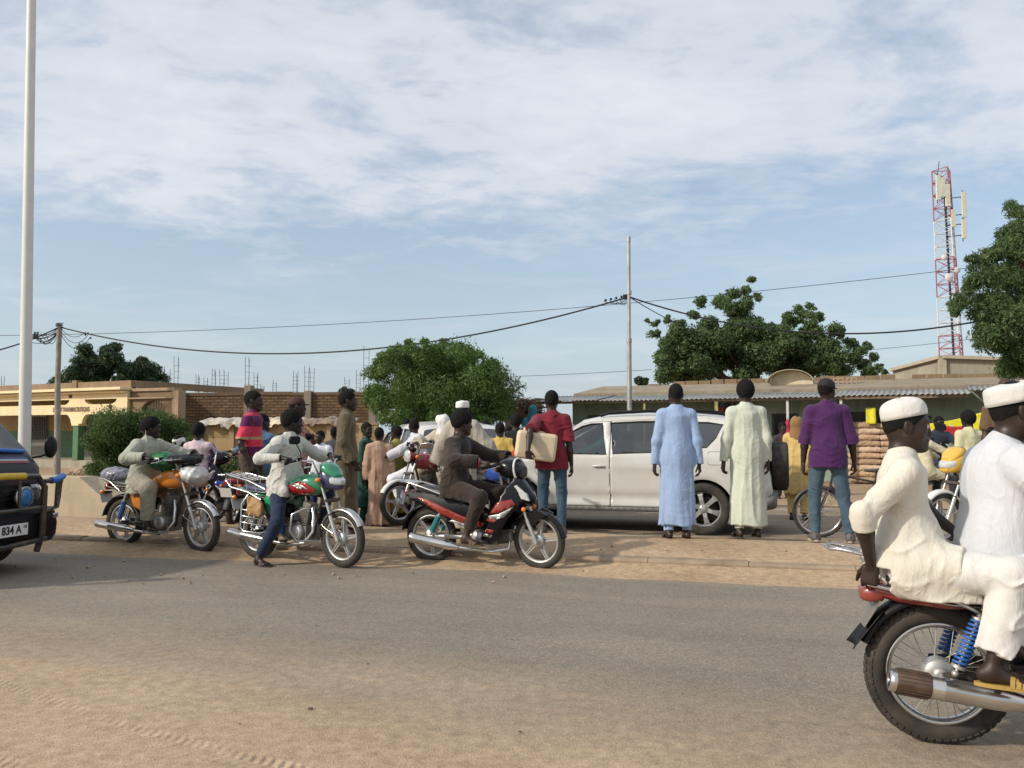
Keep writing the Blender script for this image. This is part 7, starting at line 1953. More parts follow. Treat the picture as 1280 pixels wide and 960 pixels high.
def back_house():
 F=Facade(1180,36.0,-14.0);r=F.root('concrete_house','grey beige concrete house with a sloping parapet behind the shop roofs','building')
 zt=F.z(1180,447);xR=F.s(1262)
 m=MB();ol=[(0,0),(xR,0),(xR,zt-0.1),(0,zt)];m.prism([(0,0),(xR,0),(xR,zt-0.15),(0,zt)],0,7,'xz')
 m.build('wall',CONC,r)
 L0=Vector((at(1116,470,39.5).x,39.5,0));l=r_inv=Matrix.Rotation(-F.a,3,'Z') @ (L0-F.o);zl=at(1116,463,39.5).z
 m=MB();vs=[(0,-0.003,0),(l.x,l.y,0),(l.x,l.y,zl),(0,-0.003,zt)];vs2=[(x+0.6,y+0.8,z) for x,y,z in vs]
 m._add(vs+vs2,[(0,1,2,3),(3,2,6,7),(1,5,6,2),(4,7,6,5)]);m.build('side_wall',CONC,r)
 m=MB();m.beam((0,-0.06,zt+0.02),(l.x,l.y-0.06,zl+0.02),0.35,0.14);m.beam((0,-0.05,zt+0.03),(xR,-0.05,zt-0.12),0.35,0.14);m.box((0.0,-0.03,zt/2),(0.30,0.2,zt-0.05));m.build('coping',wall_mat('pale coping',(0.42,0.37,0.28),0.1,0.3),r)
 Y=33;b=MB();rn=random.Random(3)
 for k in range(10): p=at(1100+k*2.6,486-rn.random()*9,Y);b.box((p.x,Y+rn.uniform(-.3,.3),p.z),(rn.uniform(.25,.5),.3,.14),(0,rn.uniform(-.1,.1),rn.uniform(-.3,.3)))
 p=at(1112,490,Y);b.box((p.x,Y,(p.z-0.05)/2),(1.0,0.8,p.z-0.05));tag(b.build('stone_heap',MUD2,None,bevel=0.02),'small heap of flat stones left of the concrete house','stone heap')
def tower():
 Y=62.0;b0=at(1196,446,Y);r=empty('telecom_tower',(b0.x,Y,0),0,'tall red and white lattice telecom tower with antenna panels','tower')
 RED,WHT=mat('tower red',(0.36,0.10,0.11),0.6),mat('tower white',(0.62,0.62,0.62),0.6)
 zt=at(1187,212,Y).z;zb=0.0;hw0,hw1=1.05,0.72
 def leg(i,z): f=z/zt;h=hw0+(hw1-hw0)*f;a=R(25)+i*2*PI/3;q=h*1.05;return Vector((q*math.cos(a)-0.60*f,q*math.sin(a),z))
 segs=22;bands=[(0,0),]
 def colr(z): y=446-(z-b0.z)/(zt-b0.z)*(446-212);return 0 if (y>420 or 318<y<365 or y<268) else 1
 m=MB()
 for k in range(segs):
  z0,z1=zt*k/segs,zt*(k+1)/segs;c=colr((z0+z1)/2)
  for i in range(3):
   j=(i+1) % 3;m.tube([leg(i,z0),leg(i,z1)],0.048,6,mi=c,caps=False);m.tube([leg(i,z0),leg(j,z1)],0.020,4,mi=c,caps=False);m.tube([leg(j,z0),leg(i,z1)],0.020,4,mi=c,caps=False);m.tube([leg(i,z1),leg(j,z1)],0.03,4,mi=c,caps=False)
 m.build('lattice_mast',[RED,WHT],r)
 m=MB();m.tube([Vector((-0.05,0,0)),Vector((-0.55,0,zt*0.96))],0.09,6)
 for k in range(60): m.box((-0.05-0.5*k/60,-0.1,zt*0.95*k/60),(0.34,0.03,0.03))
 m.build('cable_ladder',mat('cable black',(0.03,0.035,0.04),0.7),r)
 AN=mat('antenna cream',(0.60,0.60,0.50),0.5)
 for px,y0,y1,dx in ((1172.5,219,250,0),(1184,230,258,0),(1204.5,240,272,0),(1204.5,274,298,0),(1178,222,246,0),(1191,262,284,0)):
  a,b=at(px,y0,Y-0.8),at(px+1,y1,Y-0.8);m=MB();m.box(((a.x+b.x)/2-b0.x,-0.8,(a.z+b.z)/2),(0.34,0.16,a.z-b.z));m.box(((a.x+b.x)/2-b0.x,-0.6,a.z-0.3),(0.1,0.5,0.06),mi=1);m.box(((a.x+b.x)/2-b0.x,-0.6,b.z+0.3),(0.1,0.5,0.06),mi=1);m.tube([Vector(((a.x+b.x)/2-b0.x,-0.62,a.z-0.3)),Vector((-0.6*a.z/zt,0,a.z-0.3))],0.04,5,mi=1);m.tube([Vector(((a.x+b.x)/2-b0.x,-0.62,b.z+0.3)),Vector((-0.6*a.z/zt,0,b.z+0.3))],0.04,5,mi=1);m.tube([Vector(((a.x+b.x)/2-b0.x,-0.62,b.z-0.2)),Vector(((a.x+b.x)/2-b0.x,-0.62,a.z+0.2))],0.04,6,mi=1);m.build('antenna_panel',[AN,IRONW],r,bevel=0.02)
 for px,py,rr in ((1180,322,0.22),(1186,347,0.30),(1196,338,0.22)):
  a=at(px,py,Y-0.9);m=MB();m.lathe([(0.0,-0.12),(rr*0.6,-0.10),(rr,0.0),(rr,0.12),(rr*0.8,0.16),(0,0.20)],(a.x-b0.x,-0.9,a.z),(0.1,-1,0),20);m.build('dish',WHT,r)
 m=MB();t=at(1174,202,Y);m.tube([Vector((leg(0,zt).x-1.2,0,zt-1)),Vector((t.x-b0.x,0,t.z))],0.03,5);m.build('lightning_rod',IRONW,r)

def sag(a,b,s_,n=40): return [a.lerp(b,k/n)-Vector((0,0,s_*4*(k/n)*(1-k/n))) for k in range(n+1)]
def poles():
 Y=12.3;p=at(33,540,Y);r=empty('street_lamp',(p.x,Y,0.10),0,'tall white round lamp mast at the left edge behind the black minibus','street lamp')
 m=MB();m.tube([Vector((0,0,0)),Vector((-0.20,0,10.5))],[0.088,0.055],24);m.build('mast',mat('mast white paint',(0.66,0.66,0.62),0.45,var=0.06,scale=1.5,dust=0.1),r)
 m=MB();m.tube([Vector((-0.2,0,10.4)),Vector((0.1,-0.2,10.9)),Vector((0.5,-1.0,11.2)),Vector((0.7,-1.6,11.25))],0.035,10);m.build('arm',ALU,r)
 m=MB();m.box((0.78,-1.85,11.25),(0.26,0.7,0.12),(0,0,0.38));m.build('lamp_head',ALU,r,bevel=0.03);m=MB();m.box((0,0,0.02),(0.4,0.4,0.03));m.build('base_plate',ALU,r)
 Y=27.5;p=at(70,540,Y);zt=at(70,405,Y).z;W0=Vector((p.x,Y,zt-0.1));r=empty('utility_pole',(p.x,Y,0),0,'grey wooden utility pole in front of the arcade building','utility pole')
 m=MB();m.tube([Vector((0.08,0,0)),Vector((0.05,0,1.5)),Vector((0.0,0,3.2)),Vector((0,0,zt))],[0.105,0.098,0.085,0.078],14);m.build('pole',mat('weathered grey pole',(0.27,0.25,0.21),0.85,var=0.25,scale=4,bmp=0.6,bscale=20),r)
 BK=mat('black cable',(0.012,0.012,0.013),0.6);rn=random.Random(11)
 m=MB()
 for k in range(16):
  sg=rn.choice((-1,1));d=rn.uniform(0.35,1.15)*sg;h=zt-rn.uniform(0.05,0.25);low=rn.uniform(0.25,0.95)
  m.tube(sag(Vector((0.0,0,h)),Vector((d,rn.uniform(-.2,.2),h-0.12-0.1*abs(d))),low*0.6,14),0.010,5);m.ball((d,0,h-0.14-0.1*abs(d)),0.035,8,6)
 m.tube([Vector((0.11*math.cos(t),0.11*math.sin(t),zt-0.1+0.01*t)) for t in [k*0.5 for k in range(30)]],0.014,5);m.build('wire_tangle',BK,r)
 Y2=21.8;p2=at(787.5,500,Y2);z2=at(788,297,Y2).z;r=empty('utility_pole',(p2.x,Y2,0),0,'slim galvanised steel utility pole standing in front of the shops','utility pole')
 GAL=mat('galvanised steel',(0.40,0.40,0.38),0.45,0.5,var=0.2,scale=3)
 zj=at(787,426,Y2).z;zc=at(787,371,Y2).z
 m=MB();m.tube([Vector((-0.02,0,0)),Vector((-0.01,0,zj))],[0.070,0.062],16);m.tube([Vector((-0.01,0,zj)),Vector((0.0,0,z2))],0.048,14);m.cyl((-0.01,0,zj-0.05),(-0.01,0,zj+0.06),0.072,n=16);m.cyl((0,0,zc+0.06),(0,0,zc+0.16),0.066,n=14);m.cyl((0,0,z2-0.12),(0,0,z2+0.02),0.055,n=14);m.build('pole',GAL,r)
 m=MB()
 for k in range(4): m.tube(sag(Vector((0,0,zc+0.03)),Vector((-0.25-0.14*k,0,zc-0.02-0.03*k)),0.22-0.03*k,12),0.008,5);m.ball((-0.2-0.14*k,0,zc+0.0-0.03*k),0.035,8,6)
 m.box((-0.10,0,zc),(0.12,0.05,0.12));m.build('cable_clamp',BK,r)
 S0=Vector((p2.x,Y2,zc))
 def cable(lab,a,b,s_,rad): o=MB();o.tube(sag(a,b,s_),rad,6);tag(o.build('overhead_cable',BK),lab,'cable','overhead cables')
 cable('thick black cable sagging between the wooden pole and the steel pole',W0,S0,1.18,0.022)
 cable('thick black cable leaving the steel pole to the right above the shops',S0,at(1285,388,19.5),0.75,0.020)
 cable('short steep black cable from the steel pole down into the spreading tree',S0,at(856,408,26),0.05,0.014)
 cable('black cable leaving the wooden pole to the left edge',at(-40,446,24),W0,0.12,0.022)
 cable('thin grey high wire crossing the whole scene above the trees',at(-60,420,30),at(1290,325,26),0.55,0.009)
 cable('faint low wire behind the steel pole right of the round tree',at(560,473,40),at(815,462,40),0.05,0.010)
 cable('faint low wire below the telecom tower at the right',at(1040,441,40),at(1300,412,40),0.1,0.010)
def verge_things():
 rn=random.Random(6);STN=mat('tan stone',(0.36,0.26,0.17),0.95,var=0.25,scale=4,bmp=0.7,bscale=18)
 p=ground(132,645,0.10);r=MB();h=0.70;Lx=1.7;yaw=ROAD_YAW-0.02
 o=MB();pr=[(-Lx,0.0),(0.0,0.0),(0.06,0.27),(-0.60,h),(-Lx,h)]
 o.prism(pr,0.0,0.5,'xz')
 V=[(x+(0.22 if (z<0.35 and x>-0.1 and y>0.2) else 0),y+(0.10*z if y<0.1 else -0.06*z),z) for x,y,z in o.v];o.v=V
 b=o.build('concrete_block',wall_mat('dusty pale concrete',(0.46,0.38,0.27),0.12,0.25,dirt=(0.22,0.16,0.10)),None,bevel=0.015);b.location=(p.x,p.y,0);b.rotation_euler=(0,0,yaw)
 tag(b,'pale concrete barrier block with a sloping end beside the black minibus','barrier')
 labs=['large tan boulder among the rubble below the dark green bush','flat brown stone lying right of the large boulder','small pale stone near the barrier end','rounded stone half buried in the verge rubble','low flat slab of rubble by the plinth','small broken stone on the verge right of the bush']
 for i,(px,py,s_) in enumerate(((105,592,0.55),(125,594,0.50),(97,604,0.22),(118,606,0.35),(94,590,0.28),(236,600,0.22))):
  g=ground(px,py,0.10);z=SDF();z.ell((0,0,0.0),(s_*0.6,s_*0.45,s_*0.38),k=0.1);z.ell((s_*0.25,0.0,0.05),(s_*0.4,s_*0.35,s_*0.3),k=0.08);z.disp.append(lambda x,y,z_: 0.05*s_*vnoise((x+i*3+9)/0.12,(y+9)/0.12,(z_+9)/0.12));o=z.mesh('stone',max(0.02,s_*0.045),STN);o.location=(g.x,g.y,0.14);tag(o,labs[i],'stone','stones on the verge')
 m=MB()
 for k in range(420):
  if k<300: g=ground(rn.uniform(80,260),rn.uniform(592,618),0.1);s_=rn.uniform(0.03,0.16)
  else: g=ground(rn.uniform(0,1250),rn.uniform(655,715),0.12);s_=rn.uniform(0.008,0.03)
  if k>=300:
   t=(g-KA).dot(E2);g.z=0.16 if 0.2<t<1.9 else 0.012
  m.box((g.x,g.y,g.z+s_*0.15),(s_,s_*rn.uniform(.6,1),s_*rn.uniform(.3,.7)),(rn.random(),rn.random(),rn.random()*3))
 tag(m.build('rubble',STN),'loose rubble and pebbles scattered over the verge and the median','rubble',kind='stuff')
 m=MB()
 for (px,py,s_) in ((73,676,0.11),(388,886,0.018),(640,800,0.010),(900,780,0.010),(460,830,0.012),(395,782,0.012),(300,905,0.010),(650,915,0.012),(1000,800,0.010)):
  g=ground(px,py,0.01);m.ball((g.x,g.y,0.012),(s_,s_*0.6,s_*0.15),8,5,mi=0 if s_>0.05 else 1,rot=(0,0,rn.random()*3))
 tag(m.build('litter',[mat('pale litter',(0.6,0.55,0.5),0.7),mat('dark debris',(0.05,0.035,0.025),0.9)]),'scraps of litter and dark debris lying on the road','litter',kind='stuff')
 Y=27.2;c=at(655,540,Y);r=empty('wooden_frame',(c.x,Y,0),0,'rickety wooden frame carrying the dry bougainvillea','frame')
 m=MB();zt=at(655,500,Y).z
 for px,y in ((638,0),(652,0),(668,0.5),(682,0)): x=at(px,540,Y).x-c.x;m.beam((x,y,0),(x+0.05,y,zt-(0.4 if px>660 else 0)),0.06,0.06)
 for z in (zt-0.1,zt-0.55,1.4): m.beam((at(636,540,Y).x-c.x,0,z),(at(684,540,Y).x-c.x,0,z-0.15),0.05,0.05)
 m.build('rail',WOOD,r)
 Y=26;c=at(610,540,Y);r=empty('iron_gate',(c.x,Y,0),0,'arched grey brown iron gate beyond the crowd under the round tree','gate')
 m=MB();x0,x1=at(580,540,Y).x-c.x,at(632,540,Y).x-c.x
 for k in range(15): x=x0+(x1-x0)*k/14;f=1-abs(2*k/14-1)**2;m.beam((x,0,0.05),(x,0,1.75+0.45*f),0.03,0.03)
 m.tube([Vector((x0+(x1-x0)*k/20,0,1.75+0.45*(1-abs(2*k/20-1)**2))) for k in range(21)],0.03,6);m.beam((x0,0,0.9),(x1,0,0.9),0.04,0.04)
 m.build('bars',mat('weathered gate paint',(0.20,0.17,0.14),0.8),r)
 for x in (x0-0.15,x1+0.15): m=MB();m.box((x,0,1.1),(0.3,0.3,2.2));m.build('gate_pier',CONCP,r)
pharmacy();left_walls();rebar_columns();SHOP=shops();back_house();tower();poles();verge_things()

def front_at(px,py,yaw,wb):
 g=ground(px,py);return Vector((g.x-math.cos(R(yaw))*wb/2,g.y-math.sin(R(yaw))*wb/2,0.006))
TEAL=mat('teal shock sleeve',(0.01,0.22,0.26),0.6,bmp=0.4,dust=0.1);BLUES=mat('blue spring',(0.02,0.12,0.42),0.4,dust=0.15)
build_suv(None or Vector((0,0,0)),0).name
suv=[o for o in bpy.data.objects if o.name.startswith('parked_car')][0]
_y=R(163.5);_rw=Vector((2.66,11.62,0))
suv.location=(_rw.x+1.33*math.cos(_y)+0.80*math.sin(_y)*1,_rw.y+1.33*math.sin(_y)-0.80*math.cos(_y)*1,0.006);suv.rotation_euler=(0,0,_y)
build_van(Vector((-5.11,8.15,0.006)),R(-10.5)).scale=(1,1,0.94)
wg=build_wagon((at(520,540,15.0).x+0.3,15.3,0.006),R(108),'white estate car seen from behind, half hidden by the crowd',mat('old white car paint',(0.66,0.65,0.60),0.25,coat=0.5,dust=0.3));wg.scale=(1.08,1.08,1.03)
dk=build_wagon((at(622,540,19.5).x,19.8,0.006),R(150),'dark car far behind the crowd, near the iron gate',mat('dark green car paint',(0.02,0.03,0.03),0.3,coat=0.5,dust=0.4))

GRIP=lambda sg,d=(1,0,-0.12): dict(d=d,pn=(0.1,0,-1),th=(0,-sg,0.1),curl=(58,78,55),tc=0.3)
RELAX=[dict(pn=(0.1,-1,0),th=(1,0,0)),dict(pn=(0.1,1,0),th=(1,0,0))]
def rider(label,bike_loc,yaw,grips,o):
 g=o.get;off=Vector((-0.095,0,0.032))
 hs=[Vector(grips[0])+off,Vector(grips[1])+off]
 if g('hands'): hs=[h if h is not None else d for h,d in zip(g('hands'),hs)]
 sh=g('h',1.75)/1.75
 ft=g('feet',[Vector((0.03,0.25,0.34)),Vector((0.03,-0.25,0.34))])
 gp=g('handpose',[GRIP(1),GRIP(-1)])
 return person(label,bike_loc,yaw,g('h',1.75),pel=g('pel',(-0.27,0,0.885)),lean=g('lean',6),bend=g('bend',4),twist=g('twist',0),head=g('head',(0,0,0)),hands=hs,feet=ft,
      elbow=g('elbow',[(-0.5,1.0,-0.5),(-0.5,-1.0,-0.5)]),knee=g('knee',[(1,0.45,0.35),(1,-0.45,0.35)]),top=g('top'),bottom=g('bottom'),hat=g('hat'),hair=g('hair',1.0),skinm=g('skin'),vox=g('vox',0.0075),
      handpose=gp,shoes=g('shoes'),build=g('build',1.0),detail=g('detail',True),footdir=g('footdir'),beard=g('beard',False),cvox=g('cvox'))


PLB=mat('clear grey plastic bag',(0.22,0.22,0.26),0.25,var=0.3,scale=12,coat=0.4);PLW=mat('white plastic bag',(0.60,0.59,0.57),0.35,var=0.12,scale=10);PLG=mat('green plastic bag',(0.02,0.14,0.05),0.3,var=0.4,scale=10)
def top_bag(name,label,loc,yaw,r,m,seed,grp=None):
 o=bag(name,(0,0,0),r,m,seed=seed,vox=max(0.012,r[0]*0.06));o.location=loc;o.rotation_euler=(0,0,yaw);return tag(o,label,'bag',grp)
def loc2w(base,yaw,p): return Vector(base)+Matrix.Rotation(yaw,3,'Z') @ Vector(p)

ORG=paint('orange tank paint',(0.62,0.20,0.02),dust=0.15)
y1=-25;b1=front_at(251,692,y1,1.26);y1r=R(y1)
_,i1=motorcycle('orange motorcycle with a plastic wrapped headlamp',b1,y1r,dict(tankm=ORG,sidem=ORG,cowl=False,wheel='cast',steer=-6,springm=BLUES,rack='small',mirrors=False,rfm=BLACKP))
rider('man in pale green kurta and grey trousers with earphones on the orange motorcycle',b1,y1r,i1['grip'],dict(h=1.72,pel=(-0.33,0,0.80),lean=2,bend=8,head=(46,4,0),hair=1.8,
   top=dict(kind='shirt',m=cloth('pale green kurta',(0.38,0.39,0.31),wr=0.5),g=1.12,sleeve='loose',lap=0.12,drape=0.12,f=1.3),bottom=dict(m=cloth('grey beige trousers',(0.30,0.27,0.21),wr=0.5),g=1.35,cuff=0.055,hem=0.90),shoes=dict(m=LEATHER),skin=SKIN_B))
ew=MB();hp_=Vector((-0.17,-0.085,1.50));hp_=hp_+Vector((-0.05,0,-0.065));ew.tube([hp_,hp_+Vector((0.02,-0.01,-0.10)),hp_+Vector((0.04,0.01,-0.30))],0.0022,6)
tag(ew.build('earphone_cable',WHITE_PAINT),'white earphone cable hanging from the ear of the orange motorcycle rider','cable');ob=bpy.data.objects['earphone_cable'];ob.location=b1;ob.rotation_euler=(0,0,y1r)
top_bag('plastic_bag','white plastic bag wrapped over the headlamp of the orange motorcycle',loc2w(b1,y1r,(0.50,0,0.91)),y1r,(0.14,0.17,0.11),PLW,3)
top_bag('plastic_bag','grey clear plastic bundle tied behind the orange motorcycle seat',loc2w(b1,y1r,(-0.80,0,0.875)),y1r,(0.20,0.14,0.09),PLB,4)
top_bag('plastic_bag','green and yellow plastic bag on the tank of the orange motorcycle',loc2w(b1,y1r,(0.02,-0.02,1.06)),y1r,(0.16,0.14,0.12),PLG,5)
top_bag('black_cover','black covered bundle on the handlebar of the orange motorcycle',loc2w(b1,y1r,(0.36,-0.02,1.085)),y1r,(0.20,0.16,0.055),BLACKP,6)

GRN=paint('green tank paint',(0.015,0.26,0.12));NAVY=paint('navy panel',(0.03,0.035,0.10))
y2=-31;b2=front_at(428,710,y2,1.26);y2r=R(y2)
_,i2=motorcycle('green and red motorcycle with chrome crash bars and luggage rack',b2,y2r,dict(tankm=GRN,tankpanel=paint('deep red panel',(0.32,0.01,0.012)),sidem=GRN,seatm=mat('blue grey seat vinyl',(0.05,0.06,0.12),0.5),cowlm=GRN,headlight='fairing',fairm=NAVY,screenm=GRN,rack='big',guards=True,steer=-3,mirror_sides=(-1,),mirrorh=0.20,springm=STEEL,barh=0.16))
rider('man in white shirt and navy jeans, one foot down beside his green motorcycle',b2,y2r,i2['grip'],dict(h=1.80,pel=(-0.22,0,0.82),lean=3,bend=5,head=(54,2,0),hair=1.8,
   feet=[Vector((0.03,0.25,0.34)),Vector((-0.22,-0.36,0.085))],knee=[(1,0.45,0.35),(1,-0.3,0.1)],top=dict(kind='shirt',m=cloth('white shirt',(0.54,0.53,0.48),0.05,wr=0.45),g=1.12,sleeve='long',slen=0.90,lap=0.18,drape=0.10,f=1.35),bottom=dict(m=cloth('navy jeans',(0.018,0.028,0.062),0.2),g=1.0,hem=0.92),shoes=dict(m=LEATHER,heel=True),skin=SKIN_B))
bg2=top_bag('cardboard_flap','small tan pouch tied on the side guard of the green motorcycle',loc2w(b2,y2r,(-0.42,-0.24,0.60)),y2r,(0.09,0.03,0.10),mat('tan leather',(0.38,0.22,0.09),0.7),7)
bc=MB();bc.cyl((0,0,0),(0,0,0.17),0.055,n=16);bc.cyl((0,0,0.17),(0,0,0.20),0.03,n=12);bo_=bc.build('oil_can',mat('blue plastic can',(0.01,0.10,0.30),0.4));bo_.location=loc2w(b2,y2r,(-0.12,-0.17,0.33));tag(bo_,'small blue can strapped behind the engine of the green motorcycle','can')

y3=-21.5;b3=front_at(674,712,y3,1.24);y3r=R(y3)
_,i3=underbone('black step through motorcycle with red flashes and a teal sleeved shock absorber',b3,y3r,dict(steer=-9,springm=TEAL,stripem=paint('red decal',(0.27,0.018,0.010)),twr=0.08))
sl3=MB()
rider('man in dark brown kurta and sandals riding the black scooter motorcycle',b3,y3r,i3['grip'],dict(h=1.78,pel=(-0.34,0,0.815),lean=2,bend=5,head=(44,6,0),hair=2.3,
   feet=[Vector((0.0,0.24,0.33)),Vector((-0.10,-0.24,0.33))],knee=[(1,0.3,0.5),(1,-0.3,0.5)],top=dict(kind='shirt',m=cloth('dark brown kurta',(0.032,0.022,0.017),0.15),g=1.08,sleeve='loose',slen=0.93,lap=0.15,drape=0.10,f=1.1),bottom=dict(m=cloth('dark brown trousers',(0.035,0.024,0.018),0.15),g=1.15,hem=0.80),shoes=dict(m=LEATHER),skin=SKIN_C))
rc=MB();rc.ring([(0.008,0),(0,0.012),(-0.008,0),(0,-0.012)],0.040,(0,0,0),(1,0.3,0),20);ro=rc.build('wrist_band',paint('pink red band',(0.5,0.04,0.08)));ro.location=loc2w(b3,y3r,i3['grip'][1]+Vector((-0.11,0,0.03)));ro.rotation_euler=(0,0,y3r);tag(ro,'pinkish red band round the wrist of the scooter rider in brown','wrist band')


RED=paint('red tank paint',(0.55,0.02,0.015),dust=0.1);DRED=paint('dark red cowl',(0.24,0.012,0.015),dust=0.2)
y4=-13;g4=ground(1175,929);b4=Vector((g4.x+0.63*math.cos(R(y4)),g4.y+0.63*math.sin(R(y4)),0.004));y4r=R(y4)
m4,i4=motorcycle('red motorcycle with wire wheels carrying two men in white at the right edge',b4,y4r,dict(tankm=RED,sidem=RED,cowlm=DRED,tailm=DRED,wheel='wire',hi=True,R=0.312,tw=0.072,twr=0.088,springm=BLUES,rack='none0',tankz=-0.06,seatz=-0.115,steer=0,rf0=70,rf1=158,plate=False,rear_signals=False,mr=0.050,muffler=0.60,mrise=0.13,
   sideol=[(0.10,0.72),(0.04,0.55),(-0.06,0.50),(-0.22,0.56),(-0.30,0.665),(-0.1,0.72)]))
for o_ in list(KIDS[m4.name]):
 if o_.name.split('.')[0] in ('tail_cowl','tail_light'): o_.location.z=-0.075
rk=MB()
for sg in (-1,1): rk.tube([Vector((-0.45,sg*0.15,0.60)),Vector((-0.62,sg*0.155,0.675)),Vector((-0.86,sg*0.125,0.70)),Vector((-0.94,sg*0.11,0.715))],0.010,10)
for sg in (-1,1): rk.tube([Vector((-0.72,sg*0.125,0.70)),Vector((-0.86,sg*0.12,0.83)),Vector((-1.06,sg*0.10,0.868)),Vector((-1.09,sg*0.06,0.862))],0.009,10)
rk.tube([Vector((-1.09,-0.07,0.862)),Vector((-1.09,0.07,0.862))],0.009,8)
for y in (-0.035,0.035): rk.tube([Vector((-0.90,y,0.838)),Vector((-1.11,y,0.868))],0.009,8,squash=0.4)
for x in (-0.90,-1.0): rk.tube([Vector((x,-0.115,0.84+(-0.9-x)*0.13)),Vector((x,0.115,0.84+(-0.9-x)*0.13))],0.008,8)
for sg in (-1,1): rk.tube([Vector((-0.28,sg*0.16,0.66)),Vector((-0.36,sg*0.17,0.60)),Vector((-0.42,sg*0.165,0.56))],0.010,8)
rk.build('luggage_rack',CHROME,m4)
pl4=MB();pl4.box((-0.915,0,0.575),(0.004,0.16,0.14),(0,0.55,0));pl4.build('number_plate',mat('bare aluminium plate',(0.35,0.33,0.28),0.4,0.8,dust=0.3),m4)
mf=MB();mf.sheet(lambda u,v: Vector((-0.875-0.13*v+0.02*math.sin(PI*u),-0.085+0.17*u,0.585-0.17*v)),8,8);mf.build('mud_flap',BLACKP,m4,solid=0.005)
t4=text_obj('lettering','125',0.075,Matrix.Translation((0.0,-0.1495,0.628)) @ Matrix.Rotation(R(-38),4,'Y') @ Matrix(((1,0,0,0),(0,0,-1,0),(0,1,0,0),(0,0,0,1))),WHITE_PAINT,m4,0.002,bold=0.003)
CRM=cloth('warm white kurta',(0.62,0.59,0.51),0.05,stain=0.06,wr=0.28);CWH=cloth('cool white kurta',(0.55,0.56,0.59),0.04,wr=0.25);CAPW=cloth('white cap cotton',(0.62,0.61,0.58),0.03,stain=0.05)
YSAN=mat('mustard sandal strap',(0.40,0.26,0.06),0.6,bmp=0.3)
_,n1=person('passenger in cream white kurta and white cap, arm braced on the rack behind him',b4,y4r,1.63,pel=(-0.75,-0.02,0.795),lean=-9,bend=12,twist=-6,head=(-6,4,0),
    hands=[Vector((-0.50,0.15,0.93)),Vector((-0.925,-0.13,0.80))],elbow=[(0.1,1,-0.3),(-1.0,-0.55,0.12)],feet=[Vector((-0.30,0.26,0.42)),Vector((-0.485,-0.275,0.42))],knee=[(1,0.3,0.4),(1,-0.42,0.45)],
    footdir=[None,(1,-0.22,0)],top=dict(kind='shirt',m=CRM,g=1.06,sleeve='long',slen=0.22,cuff=0.08,lap=0.48,lr=1.18,drape=0.13,dx=0.11,tail=0.02,f=0.75,belly=0.8),bottom=dict(m=cloth('white trousers',(0.62,0.61,0.58),0.03),g=1.18,hem=0.83,cuff=0.062,f=1.6),
    hat=dict(m=CAPW,tilt=-15,z=0.042,h=0.085,dome=True),hair=0.6,skinm=SKIN_A,vox=0.0048,cvox=0.006,handpose=[dict(pn=(0,-1,-0.2),th=(0,0,1)),dict(d=(-0.12,0.1,-0.9),pn=(0.4,0.9,-0.1),th=(-0.9,0.2,0),curl=(38,55,40),tc=0.1)],
    shoes=dict(m=YSAN,straps=3,sw=0.019),build=1.02)
_,n2=person('driver in bright white kurta with beard, spectacles and white cap',b4,y4r,1.84,pel=(-0.35,0.03,0.775),lean=-2,bend=7,twist=8,nfw=0.055,head=(-4,-2,0),
    hands=[Vector(i4['grip'][0])+Vector((-0.10,0,0)),Vector(i4['grip'][1])+Vector((-0.10,0,0))],elbow=[(-0.4,1,-0.4),(-0.4,-0.9,-0.5)],feet=[Vector((0.02,0.26,0.36)),Vector((0.03,-0.26,0.36))],knee=[(1,0.5,0.3),(1,-0.4,0.3)],
    top=dict(kind='shirt',m=CWH,g=1.10,sleeve='loose',slen=0.92,lap=0.25,lr=0.82,drape=0.10,dx=0.12,tail=0.04,f=0.8,belly=1.1),bottom=dict(m=cloth('cool white trousers',(0.55,0.56,0.59),0.03),g=1.35,hem=0.86,f=1.2),
    hat=dict(m=CAPW,tilt=-10,z=0.040,h=0.078,ex=0.006),hair=0.7,skinm=SKIN_A,vox=0.0052,cvox=0.006,handpose=[GRIP(1),GRIP(-1)],beard=True,build=1.22)
gl=MB();Pf=n2['Pf']
for y in (1,-1): gl.tube([Pf(0.098,y*0.030+0.026*math.cos(t),0.006+0.017*math.sin(t)) for t in [2*PI*k/20 for k in range(20)]],0.0014,6,closed=True);gl.tube([Pf(0.098,y*0.056,0.010),Pf(0.06,y*0.078,0.012),Pf(-0.005,y*0.086,0.012),Pf(-0.02,y*0.086,-0.004)],0.0014,6)
gl.tube([Pf(0.098,0.006,0.01),Pf(0.102,0,0.013),Pf(0.098,-0.006,0.01)],0.0014,6);o=gl.build('spectacles',STEEL,None);o.location=b4;o.rotation_euler=(0,0,y4r);tag(o,'thin framed spectacles worn by the driver in the bright white kurta','spectacles')


